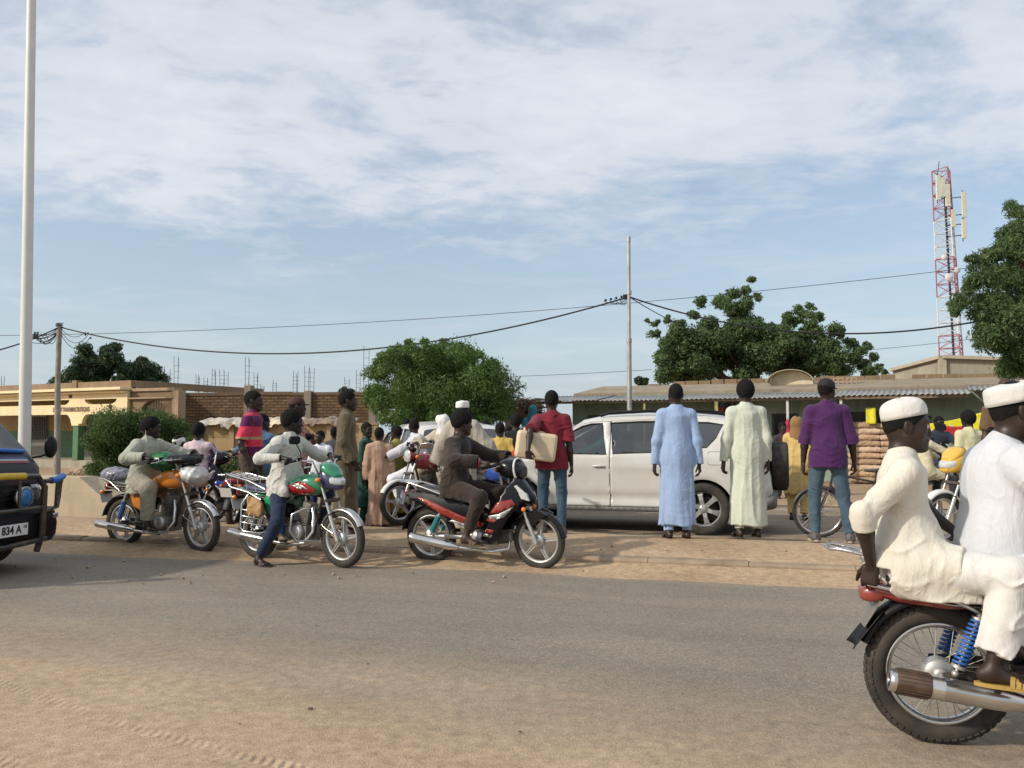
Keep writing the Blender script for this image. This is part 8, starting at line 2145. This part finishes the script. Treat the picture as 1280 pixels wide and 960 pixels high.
def stand(label,px,yfeet,ytop,yaw,zg=0.175,Y=None,**k):
 if Y is None: g=ground(px,yfeet,zg)
 else: a=at(px,540,Y);g=Vector((a.x,Y,zg))
 h=(at(px,ytop,g.y).z-zg)*1.008
 return person(label,g,R(yaw),h,handpose=k.pop('handpose',RELAX),**k),g,h
def S(h,*p): return [Vector(q)*(h/1.75) for q in p]
SHOE=mat('grey trainer',(0.10,0.09,0.09),0.7,var=0.3,scale=30);SOLE=mat('pale rubber sole',(0.42,0.34,0.28),0.7,dust=0.3)
MAR=cloth('maroon shirt',(0.165,0.012,0.026),0.12);JEAN=cloth('blue jeans',(0.045,0.085,0.13),0.25);JEAN2=cloth('faded blue jeans',(0.055,0.095,0.13),0.3)
def arms(h,l,r): s_=h/1.75;return [Vector(l)*s_,Vector(r)*s_]
(_p,inf),g,h=stand('man from behind in maroon shirt and blue jeans holding a jerrycan',690,668,488,84,hands=arms(1.75,(-0.37,0.26,1.02),(0.0,-0.25,0.76)),elbow=[(-1.0,0.35,0.5),(-1,-0.4,0)],
   top=dict(kind='shirt',m=MAR,sleeve='short',slen=0.88,len=0.13,g=1.10,f=1.4),bottom=dict(m=JEAN,g=0.98,hem=0.97),shoes=dict(kind='shoe',m=LEATHER),hair=1.0,vox=0.0075,head=(6,0,0),feet=arms(1.80,(0.05,0.11,0.085),(-0.05,-0.12,0.085)),handpose=[dict(d=(0.25,-0.1,-1),pn=(0.9,-0.3,0.1),th=(0,-1,0.2),curl=(50,55,30)),RELAX[1]])
jc=SDF();q=Matrix.Rotation(R(8),3,'X');M=np.array(q)
jc.rbox((0,0,0),(0.125,0.245,0.170),M,0.045,0.02)
for a_ in (-0.13,): jc.rbox(q @ Vector((-0.127,0,a_)),(0.004,0.20,0.006),M,0.005,0.02,op='s')
for a_ in (-0.04,0.04): jc.rbox(q @ Vector((a_,-0.247,0.0)),(0.012,0.005,0.11),M,0.005,0.02,op='s')
jc.cone(q @ Vector((0.02,-0.10,0.17)),q @ Vector((0.02,0.08,0.17)),0.02,0.02,k=0.015)
JC=mat('cream jerrycan plastic',(0.66,0.54,0.36),0.42,var=0.08,scale=5,spec=0.4)
jo=jc.mesh('jerrycan',0.008,JC,None);jl=loc2w(g,R(84),(-0.125,0.185,1.075));jo.location=jl;jo.rotation_euler=(0,0,R(84+8));tag(jo,'cream plastic jerrycan held under the arm of the man in maroon','jerrycan')
cpj=MB();cpj.cyl(q @ Vector((0.02,0.15,0.165)),q @ Vector((0.02,0.15,0.200)),0.028,n=20);cpj.build('cap',JC,jo)

stand('man from behind in long light blue robe standing behind the white car',847,673,479,90,hands=arms(1.8,(0.02,0.255,0.79),(-0.02,-0.265,0.77)),elbow=[(-0.8,0.6,0),(-0.8,-0.6,0)],
   top=dict(kind='robe',m=cloth('light blue robe',(0.29,0.39,0.58),0.06),sleeve='long',len=0.795,hem=0.185,g=1.02,f=1.0,slen=0.97,fl=0.80),bottom=dict(m=cloth('light blue trousers',(0.30,0.41,0.64),0.06),hem=0.97),shoes=dict(m=LEATHER),hair=0.5,vox=0.0075,head=(0,0,0),side=0)
stand('man from behind in long pale green robe standing at the tail of the white car',935,671,476,91,hands=arms(1.8,(0.03,0.275,0.78),(-0.02,-0.25,0.78)),elbow=[(-0.8,0.6,0),(-0.8,-0.6,0)],
   top=dict(kind='robe',m=cloth('pale green robe',(0.53,0.56,0.465),0.05),sleeve='long',len=0.83,hem=0.195,g=1.06,f=1.0,fl=0.82),bottom=dict(m=cloth('pale green trousers',(0.53,0.56,0.465),0.05),hem=0.97),shoes=dict(m=LEATHER),hair=2.4,vox=0.0075,head=(-4,0,0))
stand('man from behind in purple shirt, dark cap and faded jeans',1037,677,473,80,hands=arms(1.85,(0.06,0.26,0.74),(0.06,-0.30,0.76)),elbow=[(-0.6,0.7,0),(-0.8,-0.8,0)],
   top=dict(kind='shirt',m=cloth('purple shirt',(0.060,0.016,0.082),0.12),sleeve='roll',slen=0.18,len=0.14,g=1.10,f=1.3,cuff=0.05),bottom=dict(m=JEAN2,g=1.0,hem=0.97),shoes=dict(kind='shoe',m=SHOE,sole=SOLE),hair=0.8,hat=dict(kind='ball',m=mat('black cap cloth',(0.012,0.012,0.014),0.8)),vox=0.0075,head=(-38,0,0),feet=arms(1.85,(0.02,0.14,0.085),(-0.05,-0.20,0.085)))
def stripes(nt,co,c):
 sp=nt.nodes.new('ShaderNodeSeparateXYZ');L(nt,co,sp.inputs[0]);z=math_(nt,'DIVIDE',math_(nt,'SUBTRACT',sp.outputs['Z'],0.85),0.70)
 r=ramp(nt,z,[(0.0,(0.10,0.012,0.06)),(0.30,(0.13,0.015,0.08)),(0.31,(0.62,0.035,0.07)),(0.42,(0.62,0.035,0.07)),(0.43,(0.45,0.28,0.14)),(0.47,(0.45,0.28,0.14)),(0.48,(0.60,0.045,0.09)),(0.62,(0.55,0.035,0.075)),(0.66,(0.10,0.012,0.07)),(0.82,(0.11,0.015,0.07)),(0.84,(0.50,0.035,0.07)),(0.90,(0.12,0.012,0.06))]);r.color_ramp.interpolation='CONSTANT';return r.outputs['Color']
stand('youth in purple and red striped polo shirt and olive trousers, standing in profile',315,None,488,-2,Y=10.2,hands=arms(1.8,(0.16,0.20,0.93),(0.06,-0.22,0.84)),elbow=[(-1,0.5,0),(-1,-0.5,0)],top=dict(kind='shirt',m=cloth('striped polo',(0.4,0.03,0.06),0.1,stripes),sleeve='short',slen=0.85,len=0.10,g=1.02,f=1.0),
   bottom=dict(m=cloth('olive trousers',(0.062,0.048,0.028),0.15),g=1.15,hem=0.97),shoes=dict(m=LEATHER),hair=0.7,vox=0.008,skinm=SKIN_A,head=(6,0,0))
def checks(nt,co,c):
 v=nt.nodes.new('ShaderNodeTexChecker');v.inputs['Scale'].default_value=30;L(nt,co,v.inputs['Vector']);v.inputs['Color1'].default_value=(0.50,0.34,0.30,1);v.inputs['Color2'].default_value=(0.30,0.06,0.06,1);return v.outputs['Color']
stand('man in a cap and red checked shirt behind the rider in the white shirt',370,None,496,12,Y=11.0,zg=0.16,top=dict(kind='shirt',m=cloth('red checked shirt',(0.4,0.2,0.2),0.1,checks),sleeve='long',len=0.1),bottom=dict(m=cloth('dark trousers',(0.03,0.03,0.035))),hair=0.5,hat=dict(kind='ball',m=mat('dark red cap',(0.06,0.02,0.018),0.8)),vox=0.010,shoes=dict(m=LEATHER))
stand('man in long olive brown robe standing behind the front wheel of the green motorcycle',433,None,488,8,Y=10.4,hands=arms(1.85,(0.05,0.26,0.80),(0.10,-0.24,0.83)),elbow=[(-1,0.4,0),(-1,-0.5,0)],top=dict(kind='robe',m=cloth('olive brown robe',(0.105,0.080,0.045),0.1),sleeve='loose',len=0.80,hem=0.20,g=1.02),bottom=dict(m=cloth('olive brown trousers',(0.10,0.075,0.045))),shoes=dict(m=LEATHER),hair=0.9,vox=0.008,head=(4,0,0),skinm=SKIN_A)
stand('bald man mostly hidden behind the white cap of the driver at the right edge',1259,None,471,60,Y=9.6,top=dict(kind='shirt',m=cloth('brown shirt',(0.12,0.07,0.04)),sleeve='short',len=0.1),bottom=dict(m=JEAN),hair=0,vox=0.012,shoes=dict(m=LEATHER),skinm=SKIN_C)
stand('tall person in flowing grey beige robe and white cap behind the brown clad rider',578,None,500,70,Y=10.6,hands=arms(1.7,(0.10,0.42,0.85),(0.15,-0.46,0.80)),elbow=[(-0.2,1,-0.2),(-0.2,-1,-0.2)],top=dict(kind='robe',m=cloth('grey beige robe',(0.38,0.35,0.29),0.06),sleeve='wide',len=0.80,hem=0.25,g=1.25,f=1.4),bottom=dict(m=cloth('grey beige trousers',(0.38,0.35,0.29))),hat=dict(m=cloth('white cap',(0.78,0.77,0.73),0.03),tilt=-4,z=0.03,h=0.085),hair=0.6,vox=0.009,shoes=dict(m=LEATHER))


MRED=paint('maroon red tank',(0.30,0.012,0.016),dust=0.2)
ry=226;rb=ground(499,657,0.16);rb=Vector((rb.x-math.cos(R(ry))*0.63,rb.y-math.sin(R(ry))*0.63,0.165))
mB=motorcycle('red motorcycle facing the camera on the median, behind the brown clad rider',rb,R(ry),dict(tankm=MRED,sidem=MRED,wheel='cast',headlight='round',hlm=MRED,ffm=WHITE_PAINT,steer=-8,springm=STEEL,mirrors=False,rack='small'))
rider('person in beige robe sitting on the red motorcycle, back to the scooter rider',rb,R(ry),mB[1]['grip'],dict(h=1.46,pel=(-0.20,0,0.84),lean=4,head=(-75,6,0),top=dict(kind='shirt',m=cloth('beige robe',(0.42,0.38,0.30),0.06),g=1.25,sleeve='wide',lap=0.6,drape=0.35,f=1.5),bottom=dict(m=cloth('beige trousers',(0.40,0.36,0.28)),g=1.3),hat=dict(kind='hijab',m=cloth('pale headscarf',(0.68,0.67,0.66))),vox=0.010,detail=False))
s2=ground(478,646);ry2=222;sb=Vector((s2.x-math.cos(R(ry2))*0.62,s2.y-math.sin(R(ry2))*0.62+0.25,0.006))
mS,iS=underbone('dark scooter facing left with a small front wheel, ridden by the man in white',sb,R(ry2),dict(steer=8,stripem=RED_LENS,R=0.26))
rider('man from behind in bright white robe riding the dark scooter',Vector((at(519,540,12.6).x-0.05,12.75,0)),R(165),[Vector((0.42,0.28,1.0)),Vector((0.42,-0.28,1.0))],dict(h=1.68,pel=(-0.12,0,0.86),lean=8,twist=40,head=(-60,2,0),top=dict(kind='shirt',m=cloth('bright white robe',(0.56,0.56,0.60),0.03),g=1.2,sleeve='loose',lap=0.6,drape=0.35,f=1.3),bottom=dict(m=cloth('bright white trousers',(0.72,0.72,0.76)),g=1.3),vox=0.010,detail=False,hair=0.7))
BLUP=paint('blue tank paint',(0.01,0.07,0.34),dust=0.15)
by=-66;bb_=Vector((at(640,540,10.9).x-0.63*math.cos(R(by)),11.0-0.63*math.sin(R(by)),0.006))
mU,iU=motorcycle('blue motorcycle standing just beyond the black scooter',bb_,R(by),dict(tankm=BLUP,sidem=BLUP,cowlm=BLUP,wheel='cast',headlight='round',mirrors=False,plate=True,steer=10))
np_=MB();np_.box((0,0,0),(0.10*2,0.004,0.12));npo=np_.build('front_plate',mat('grey number plate',(0.45,0.45,0.42),0.6),None,bevel=0.003);
npo.parent=mU;npo.location=(0.72,0.0,0.80);npo.rotation_euler=(0,0,PI/2)
text_obj('lettering','0X570',0.065,Matrix.Translation((0,-0.004,0)) @ Matrix(((1,0,0,0),(0,0,-1,0),(0,1,0,0),(0,0,0,1))),mat('plate ink',(0.015,0.015,0.015),0.5),npo,0.001)

def bg(label,px,ytop,Y,yaw,top,bottom=None,zg=0.0,**k):
 a=at(px,540,Y);g=Vector((a.x,Y,zg));h=at(px,ytop,Y).z-zg;sit=k.pop('sit',None)
 hh=k.pop('hh',1.72)
 if sit is not None:
  s_=hh/1.75
  ph=at(px,ytop,Y).z-0.80*s_-zg
  k.setdefault('hands',[Vector((0.45,0.25,ph+0.20)),Vector((0.45,-0.25,ph+0.20))]);k.setdefault('elbow',[(-0.4,1,-0.4),(-0.4,-1,-0.4)])
  return person(label,g,R(yaw),hh,pel=(0,0,ph),feet=[Vector((0.32,0.22,max(0.33,ph-0.60))),Vector((0.32,-0.22,max(0.33,ph-0.60)))],top=top,bottom=bottom or dict(m=DKT),vox=k.pop('vox',0.012),detail=k.pop('detail',False),handpose=RELAX,**k)
 return person(label,g,R(yaw),h,top=top,bottom=bottom or dict(m=DKT),vox=k.pop('vox',0.012),detail=k.pop('detail',False),handpose=RELAX,shoes=k.pop('shoes',dict(m=LEATHER)),**k)
DKT=cloth('dark grey trousers',(0.03,0.03,0.035),0.15)
def C(name,col,**k): return dict(dict(kind='shirt',m=cloth(name,col,0.1),sleeve='long',len=0.12),**k)
bg('man in dark green patterned robe beside the olive robed man',458,527,12.9,-10,C('dark green brocade',(0.012,0.060,0.042),kind='robe',len=0.55,g=1.0,hem=0.19),dict(m=cloth('dark green trousers',(0.012,0.06,0.042))),head=(-25,0,0),hair=0.9,detail=True,vox=0.009)
bg('person from behind in long dusty pink robe left of the white robed rider',474,533,12.6,100,C('dusty pink robe',(0.42,0.27,0.19),kind='robe',len=0.75,g=0.98,hem=0.18,f=1.4,sleeve='loose'),hair=0.8,head=(-20,0,0))
bg('person in mustard green top looking left, between the pink robe and the white robe',496,531,12.9,150,C('mustard green top',(0.28,0.25,0.06),kind='robe',len=0.6),hair=1.2)
bg('person with cream collar beyond the white robed rider',537,530,13.6,80,C('cream shirt',(0.55,0.46,0.30)),hair=1.2)
bg('child in white headscarf beyond the red motorcycle',556,532,13.2,120,C('white robe child',(0.68,0.68,0.68),kind='robe',len=0.5,g=1.15),hat=dict(kind='hijab',m=cloth('white headscarf',(0.72,0.73,0.76))),hair=0)
bg('man from behind in grey brown shirt under the round tree',607,524,14.2,85,C('grey brown shirt',(0.16,0.14,0.12),g=1.1),hair=0.3,skinm=SKIN_C)
bg('child from behind in bright yellow robe',625,527,13.0,92,C('bright yellow robe',(0.55,0.38,0.09),kind='robe',len=0.5,g=1.3,f=1.5,hem=0.24,sleeve='wide'),hair=1.0,hands=[Vector((0,.4,0.8)),Vector((0,-.38,0.8))])
bg('person in black top with bushy hair just behind the yellow robe',645,517,13.6,100,C('black top',(0.015,0.015,0.018),g=1.05),hair=2.2,skinm=SKIN_B)
bg('child in brick red shirt between the yellow robe and the jerrycan',646,545,12.4,90,C('brick red shirt',(0.42,0.06,0.03),g=1.1),hair=0.9)
bg('man in white vest seen between yellow robe and black top',636,532,15.0,60,C('white vest',(0.7,0.7,0.7),sleeve='short'),hair=0.8)
bg('distant person with pinkish headscarf right of the man in maroon',716,530,16.0,200,C('pale pink wrap',(0.45,0.30,0.25),kind='robe',len=0.6),hat=dict(kind='hijab',m=cloth('pinkish scarf',(0.45,0.28,0.22))),hair=0)
bg('distant person with teal headscarf beyond the man in maroon',666,505,24.0,90,C('teal wrap',(0.03,0.20,0.24),kind='robe',len=0.6),hat=dict(kind='hijab',m=cloth('teal scarf',(0.03,0.15,0.20))),hair=0,vox=0.015)
bg('distant dark haired woman in grey beyond the crowd near the gate',675,541,18.0,120,C('grey wrap',(0.3,0.3,0.3),kind='robe',len=0.6),hair=1.5,vox=0.015)
ls=ground(296,648);lsb=Vector((at(300,540,12.3).x,12.45,0.006))
mL,iL=underbone('dark scooter pointing left behind the orange motorcycle, ridden by the youth in grey',lsb,R(205),dict(steer=5,R=0.26,bodym=BLACKG,stripem=paint('blue flash',(0.02,0.05,0.25))))
rider('youth in grey shirt and brown shorts riding the dark scooter to the left',lsb,R(205),iL['grip'],dict(h=1.66,pel=(-0.28,0,0.85),lean=8,head=(-30,2,0),top=C('grey beige shirt',(0.36,0.33,0.27),g=1.1,lap=0.1),bottom=dict(m=cloth('tan brown shorts',(0.34,0.19,0.09)),hem=0.35,g=1.2,cuff=0.075),vox=0.010,detail=False,shoes=dict(m=LEATHER)))
rsb=Vector((at(336,540,12.2).x,12.2,0.006))
mR,iR=motorcycle('red motorcycle seen from behind between the striped polo and the white shirt',rsb,R(72),dict(tankm=RED,sidem=RED,cowlm=RED,wheel='cast',mirrors=False))
rider('man from behind in blue denim shirt sitting on the red motorcycle',rsb,R(72),iR['grip'],dict(h=1.75,pel=(-0.25,0,0.87),lean=5,head=(-25,0,0),hair=0.9,top=C('blue denim shirt',(0.055,0.115,0.20),g=1.05,lap=0.1),bottom=dict(m=DKT),vox=0.009,detail=False))
bg('man facing us in white short sleeved shirt behind the rider on the green motorcycle',401,537,13.4,-100,C('crisp white shirt',(0.66,0.68,0.74),sleeve='short',slen=0.9),dict(m=cloth('blue trousers',(0.02,0.05,0.16))),hair=0.8,detail=True,vox=0.009,head=(-8,4,0))
bg('boy lifting a telephone beside the man in crisp white',385,540,13.8,-120,C('maroon tee',(0.10,0.03,0.04),sleeve='short'),hair=0.8,detail=True,vox=0.009,hands=[Vector((0.22,0.05,1.40)),None])
bg('distant man with dark hair left of the phone boy',366,540,14.2,100,C('dark tee',(0.03,0.03,0.04),sleeve='short'),hair=0.9)
t1y=12.6
tb=Vector((at(232,540,t1y).x,t1y+0.1,0.006));mT,iT=motorcycle('dark motorcycle seen from behind carrying the turbaned man and the pink checked pillion',tb,R(70),dict(tankm=BLACKG,sidem=BLACKG,cowlm=BLACKG,mirrors=False))
def pinkchk(nt,co,c):
 v=nt.nodes.new('ShaderNodeTexChecker');v.inputs['Scale'].default_value=34;L(nt,co,v.inputs['Vector']);v.inputs['Color1'].default_value=(0.62,0.42,0.47,1);v.inputs['Color2'].default_value=(0.55,0.50,0.52,1);return v.outputs['Color']
bg('man in white turban and slate shirt behind the orange motorcycle',224,545,13.3,70,C('slate shirt',(0.07,0.09,0.10)),hat=dict(kind='turban',m=cloth('white turban',(0.66,0.66,0.60))),sit=0.8,hair=0.5)
bg('pillion from behind in pink checked shirt and purple scarf',248,530,12.2,84,C('pink checked shirt',(0.5,0.4,0.42),pattern=None),sit=0.8,hair=1.8,skinm=SKIN_B,hh=1.70)
for o_ in bpy.data.materials:
 if o_.name=='pink checked shirt':
  nt=o_.node_tree;bs=nt.nodes['Principled BSDF'];c=pinkchk(nt,coords(nt),None);L(nt,c,bs.inputs['Base Color'])
sc=SDF();sc.cone((0.0,0.18,0.0),(0.05,-0.14,0.02),0.05,0.05,k=0.03);sc.cone((0.05,-0.16,0.0),(0.05,-0.22,-0.42),0.05,0.085,k=0.03,flat=((0,1,0),0.5));sc.disp.append(creases(0.008));so_=sc.mesh('scarf',0.012,cloth('purple scarf',(0.05,0.03,0.12)),None);p_=at(250,560,12.2);so_.location=(p_.x,12.2,p_.z);so_.rotation_euler=(0,0,R(84));tag(so_,'purple scarf over the shoulder of the pink checked pillion','scarf')
bg('person in gold brocade robe and trousers by the spare wheel',996,519,13.6,60,C('gold brocade robe',(0.56,0.40,0.15),kind='robe',len=0.45,g=1.05,hem=0.20,f=1.5),dict(m=cloth('gold brocade trousers',(0.56,0.40,0.15)),g=1.3),hair=0.8,hat=dict(kind='hijab',m=cloth('gold brown scarf',(0.25,0.14,0.06))),vox=0.010)
build_bicycle(Vector((at(1086,540,10.9).x,11.2,0.006)),R(168),'black bicycle standing behind the man in purple and the near passenger',roll=-4)
YTK=paint('yellow tank paint',(0.70,0.42,0.05),dust=0.15)
yb0=Vector((at(1185,540,7.6).x+0.1,7.75,0.006));
mY,iY=motorcycle('yellow motorcycle with white front mudguard half hidden between the two men in white',Vector((at(1150,540,9.0).x+0.90,9.3,0.17)),R(192),dict(tankm=YTK,sidem=YTK,cowlm=YTK,headlight='fairing',fairm=YTK,ffm=WHITE_PAINT,wheel='cast',mirror_sides=(-1,1),steer=10))
bg('man facing us in dark patterned jacket sitting under the awning',1173,521,14.5,-95,C('dark navy patterned jacket',(0.022,0.026,0.045),g=1.2),sit=0.45,hair=0.6,detail=True,vox=0.009,skinm=SKIN_B,head=(6,6,0))
bg('boy in cream shirt seen in profile between the passenger and the seated man',1153,529,12.6,10,C('cream long shirt',(0.56,0.50,0.34),g=1.1),sit=0.5,hair=0.7,hh=1.6)
bg('person from behind with bushy hair and pale yellow shirt near the timber post',1211,513,12.8,100,C('pale yellow shirt',(0.58,0.55,0.34),g=1.1),hair=2.6,hh=1.7)
rs=SDF();rs.rbox((0,0,0),(0.25,0.14,0.13),None,0.05,0.03);rs.disp.append(creases(0.01));ro2=rs.mesh('red_bundle',0.02,cloth('red bundle',(0.5,0.03,0.03)),None);p_=at(1192,541,17.0);ro2.location=(p_.x,17.0,p_.z);tag(ro2,'red bundle lying on the stall behind the seated man in the dark jacket','bundle')
st=MB();st.box((0,0,0.60),(1.8,0.7,0.05));
for sx in (-1,1):
 for sy in (-1,1): st.box((sx*0.8,sy*0.28,0.29),(0.06,0.06,0.58))
stt=st.build('market_table',WOOD,None);stt.location=(p_.x-0.2,17.05,p_.z-0.76);tag(stt,'rough wooden market table under the awning holding the red bundle','table')
stt.location.z=max(0.0,p_.z-0.76)
bg('distant person in the shop doorway beside the pink cloth',978,527,17.5,-80,C('dark wrap',(0.05,0.03,0.04),kind='robe',len=0.6),hair=1.2,vox=0.014)
_c=Matrix.Rotation(_y,3,'Z')
person('driver in teal shirt inside the white car',suv.location+_c @ Vector((0.18,0.38,0)),_y,1.70,pel=(0,0,0.80),lean=-8,bend=4,hands=[Vector((0.52,0.14,1.04)),Vector((0.52,-0.12,1.04))],feet=[Vector((0.75,0.1,0.46)),Vector((0.75,-0.12,0.46))],top=C('teal shirt',(0.03,0.30,0.26)),bottom=dict(m=DKT),vox=0.012,detail=False,handpose=RELAX)

bg('man with cream scarf round his neck beyond the red motorcycle',566,534,13.6,60,C('cream scarf robe',(0.45,0.42,0.34),kind='robe',len=0.6),hair=0.9)
bg('tall youth in pale blue shirt beyond the white robed rider',508,522,16.2,100,C('pale blue shirt',(0.25,0.33,0.42)),hair=0.9)
bg('man in white crocheted cap and ash robe right of the grey beige robe',594,530,15.0,70,C('ash robe',(0.30,0.29,0.26),kind='robe',len=0.7),hat=dict(m=cloth('white crochet',(0.6,0.6,0.57))),hair=0.6)
bg('boy in ochre shirt looking right, behind the brick red shirt',656,534,14.0,10,C('ochre shirt',(0.40,0.24,0.06)),hair=0.9)
bg('man in white robe far beyond the black top',668,530,16.5,110,C('far white robe',(0.55,0.55,0.55),kind='robe',len=0.7),hair=0.8)
bg('man in dark grey suit far behind the olive robe',418,533,15.0,80,C('dark grey jacket',(0.05,0.05,0.06)),hair=0.8)
bg('boy in faded red shirt between the denim shirt and the white shirt',352,541,13.6,60,C('faded red shirt',(0.28,0.06,0.05)),hair=0.9)

bg('man from behind in plain white robe between the white robed rider and the headscarf child',531,537,13.3,95,C('plain white robe',(0.58,0.58,0.58),kind='robe',len=0.7),hair=0.8)
bg('short person in straw coloured wrap right of the flowing grey beige robe',600,542,12.4,80,C('straw wrap',(0.50,0.42,0.27),kind='robe',len=0.6,g=1.15),hair=0.8)
bg('man in navy tee with bare arms behind the yellow robe',615,531,14.6,100,C('navy tee',(0.02,0.03,0.07),sleeve='short'),hair=0.8)
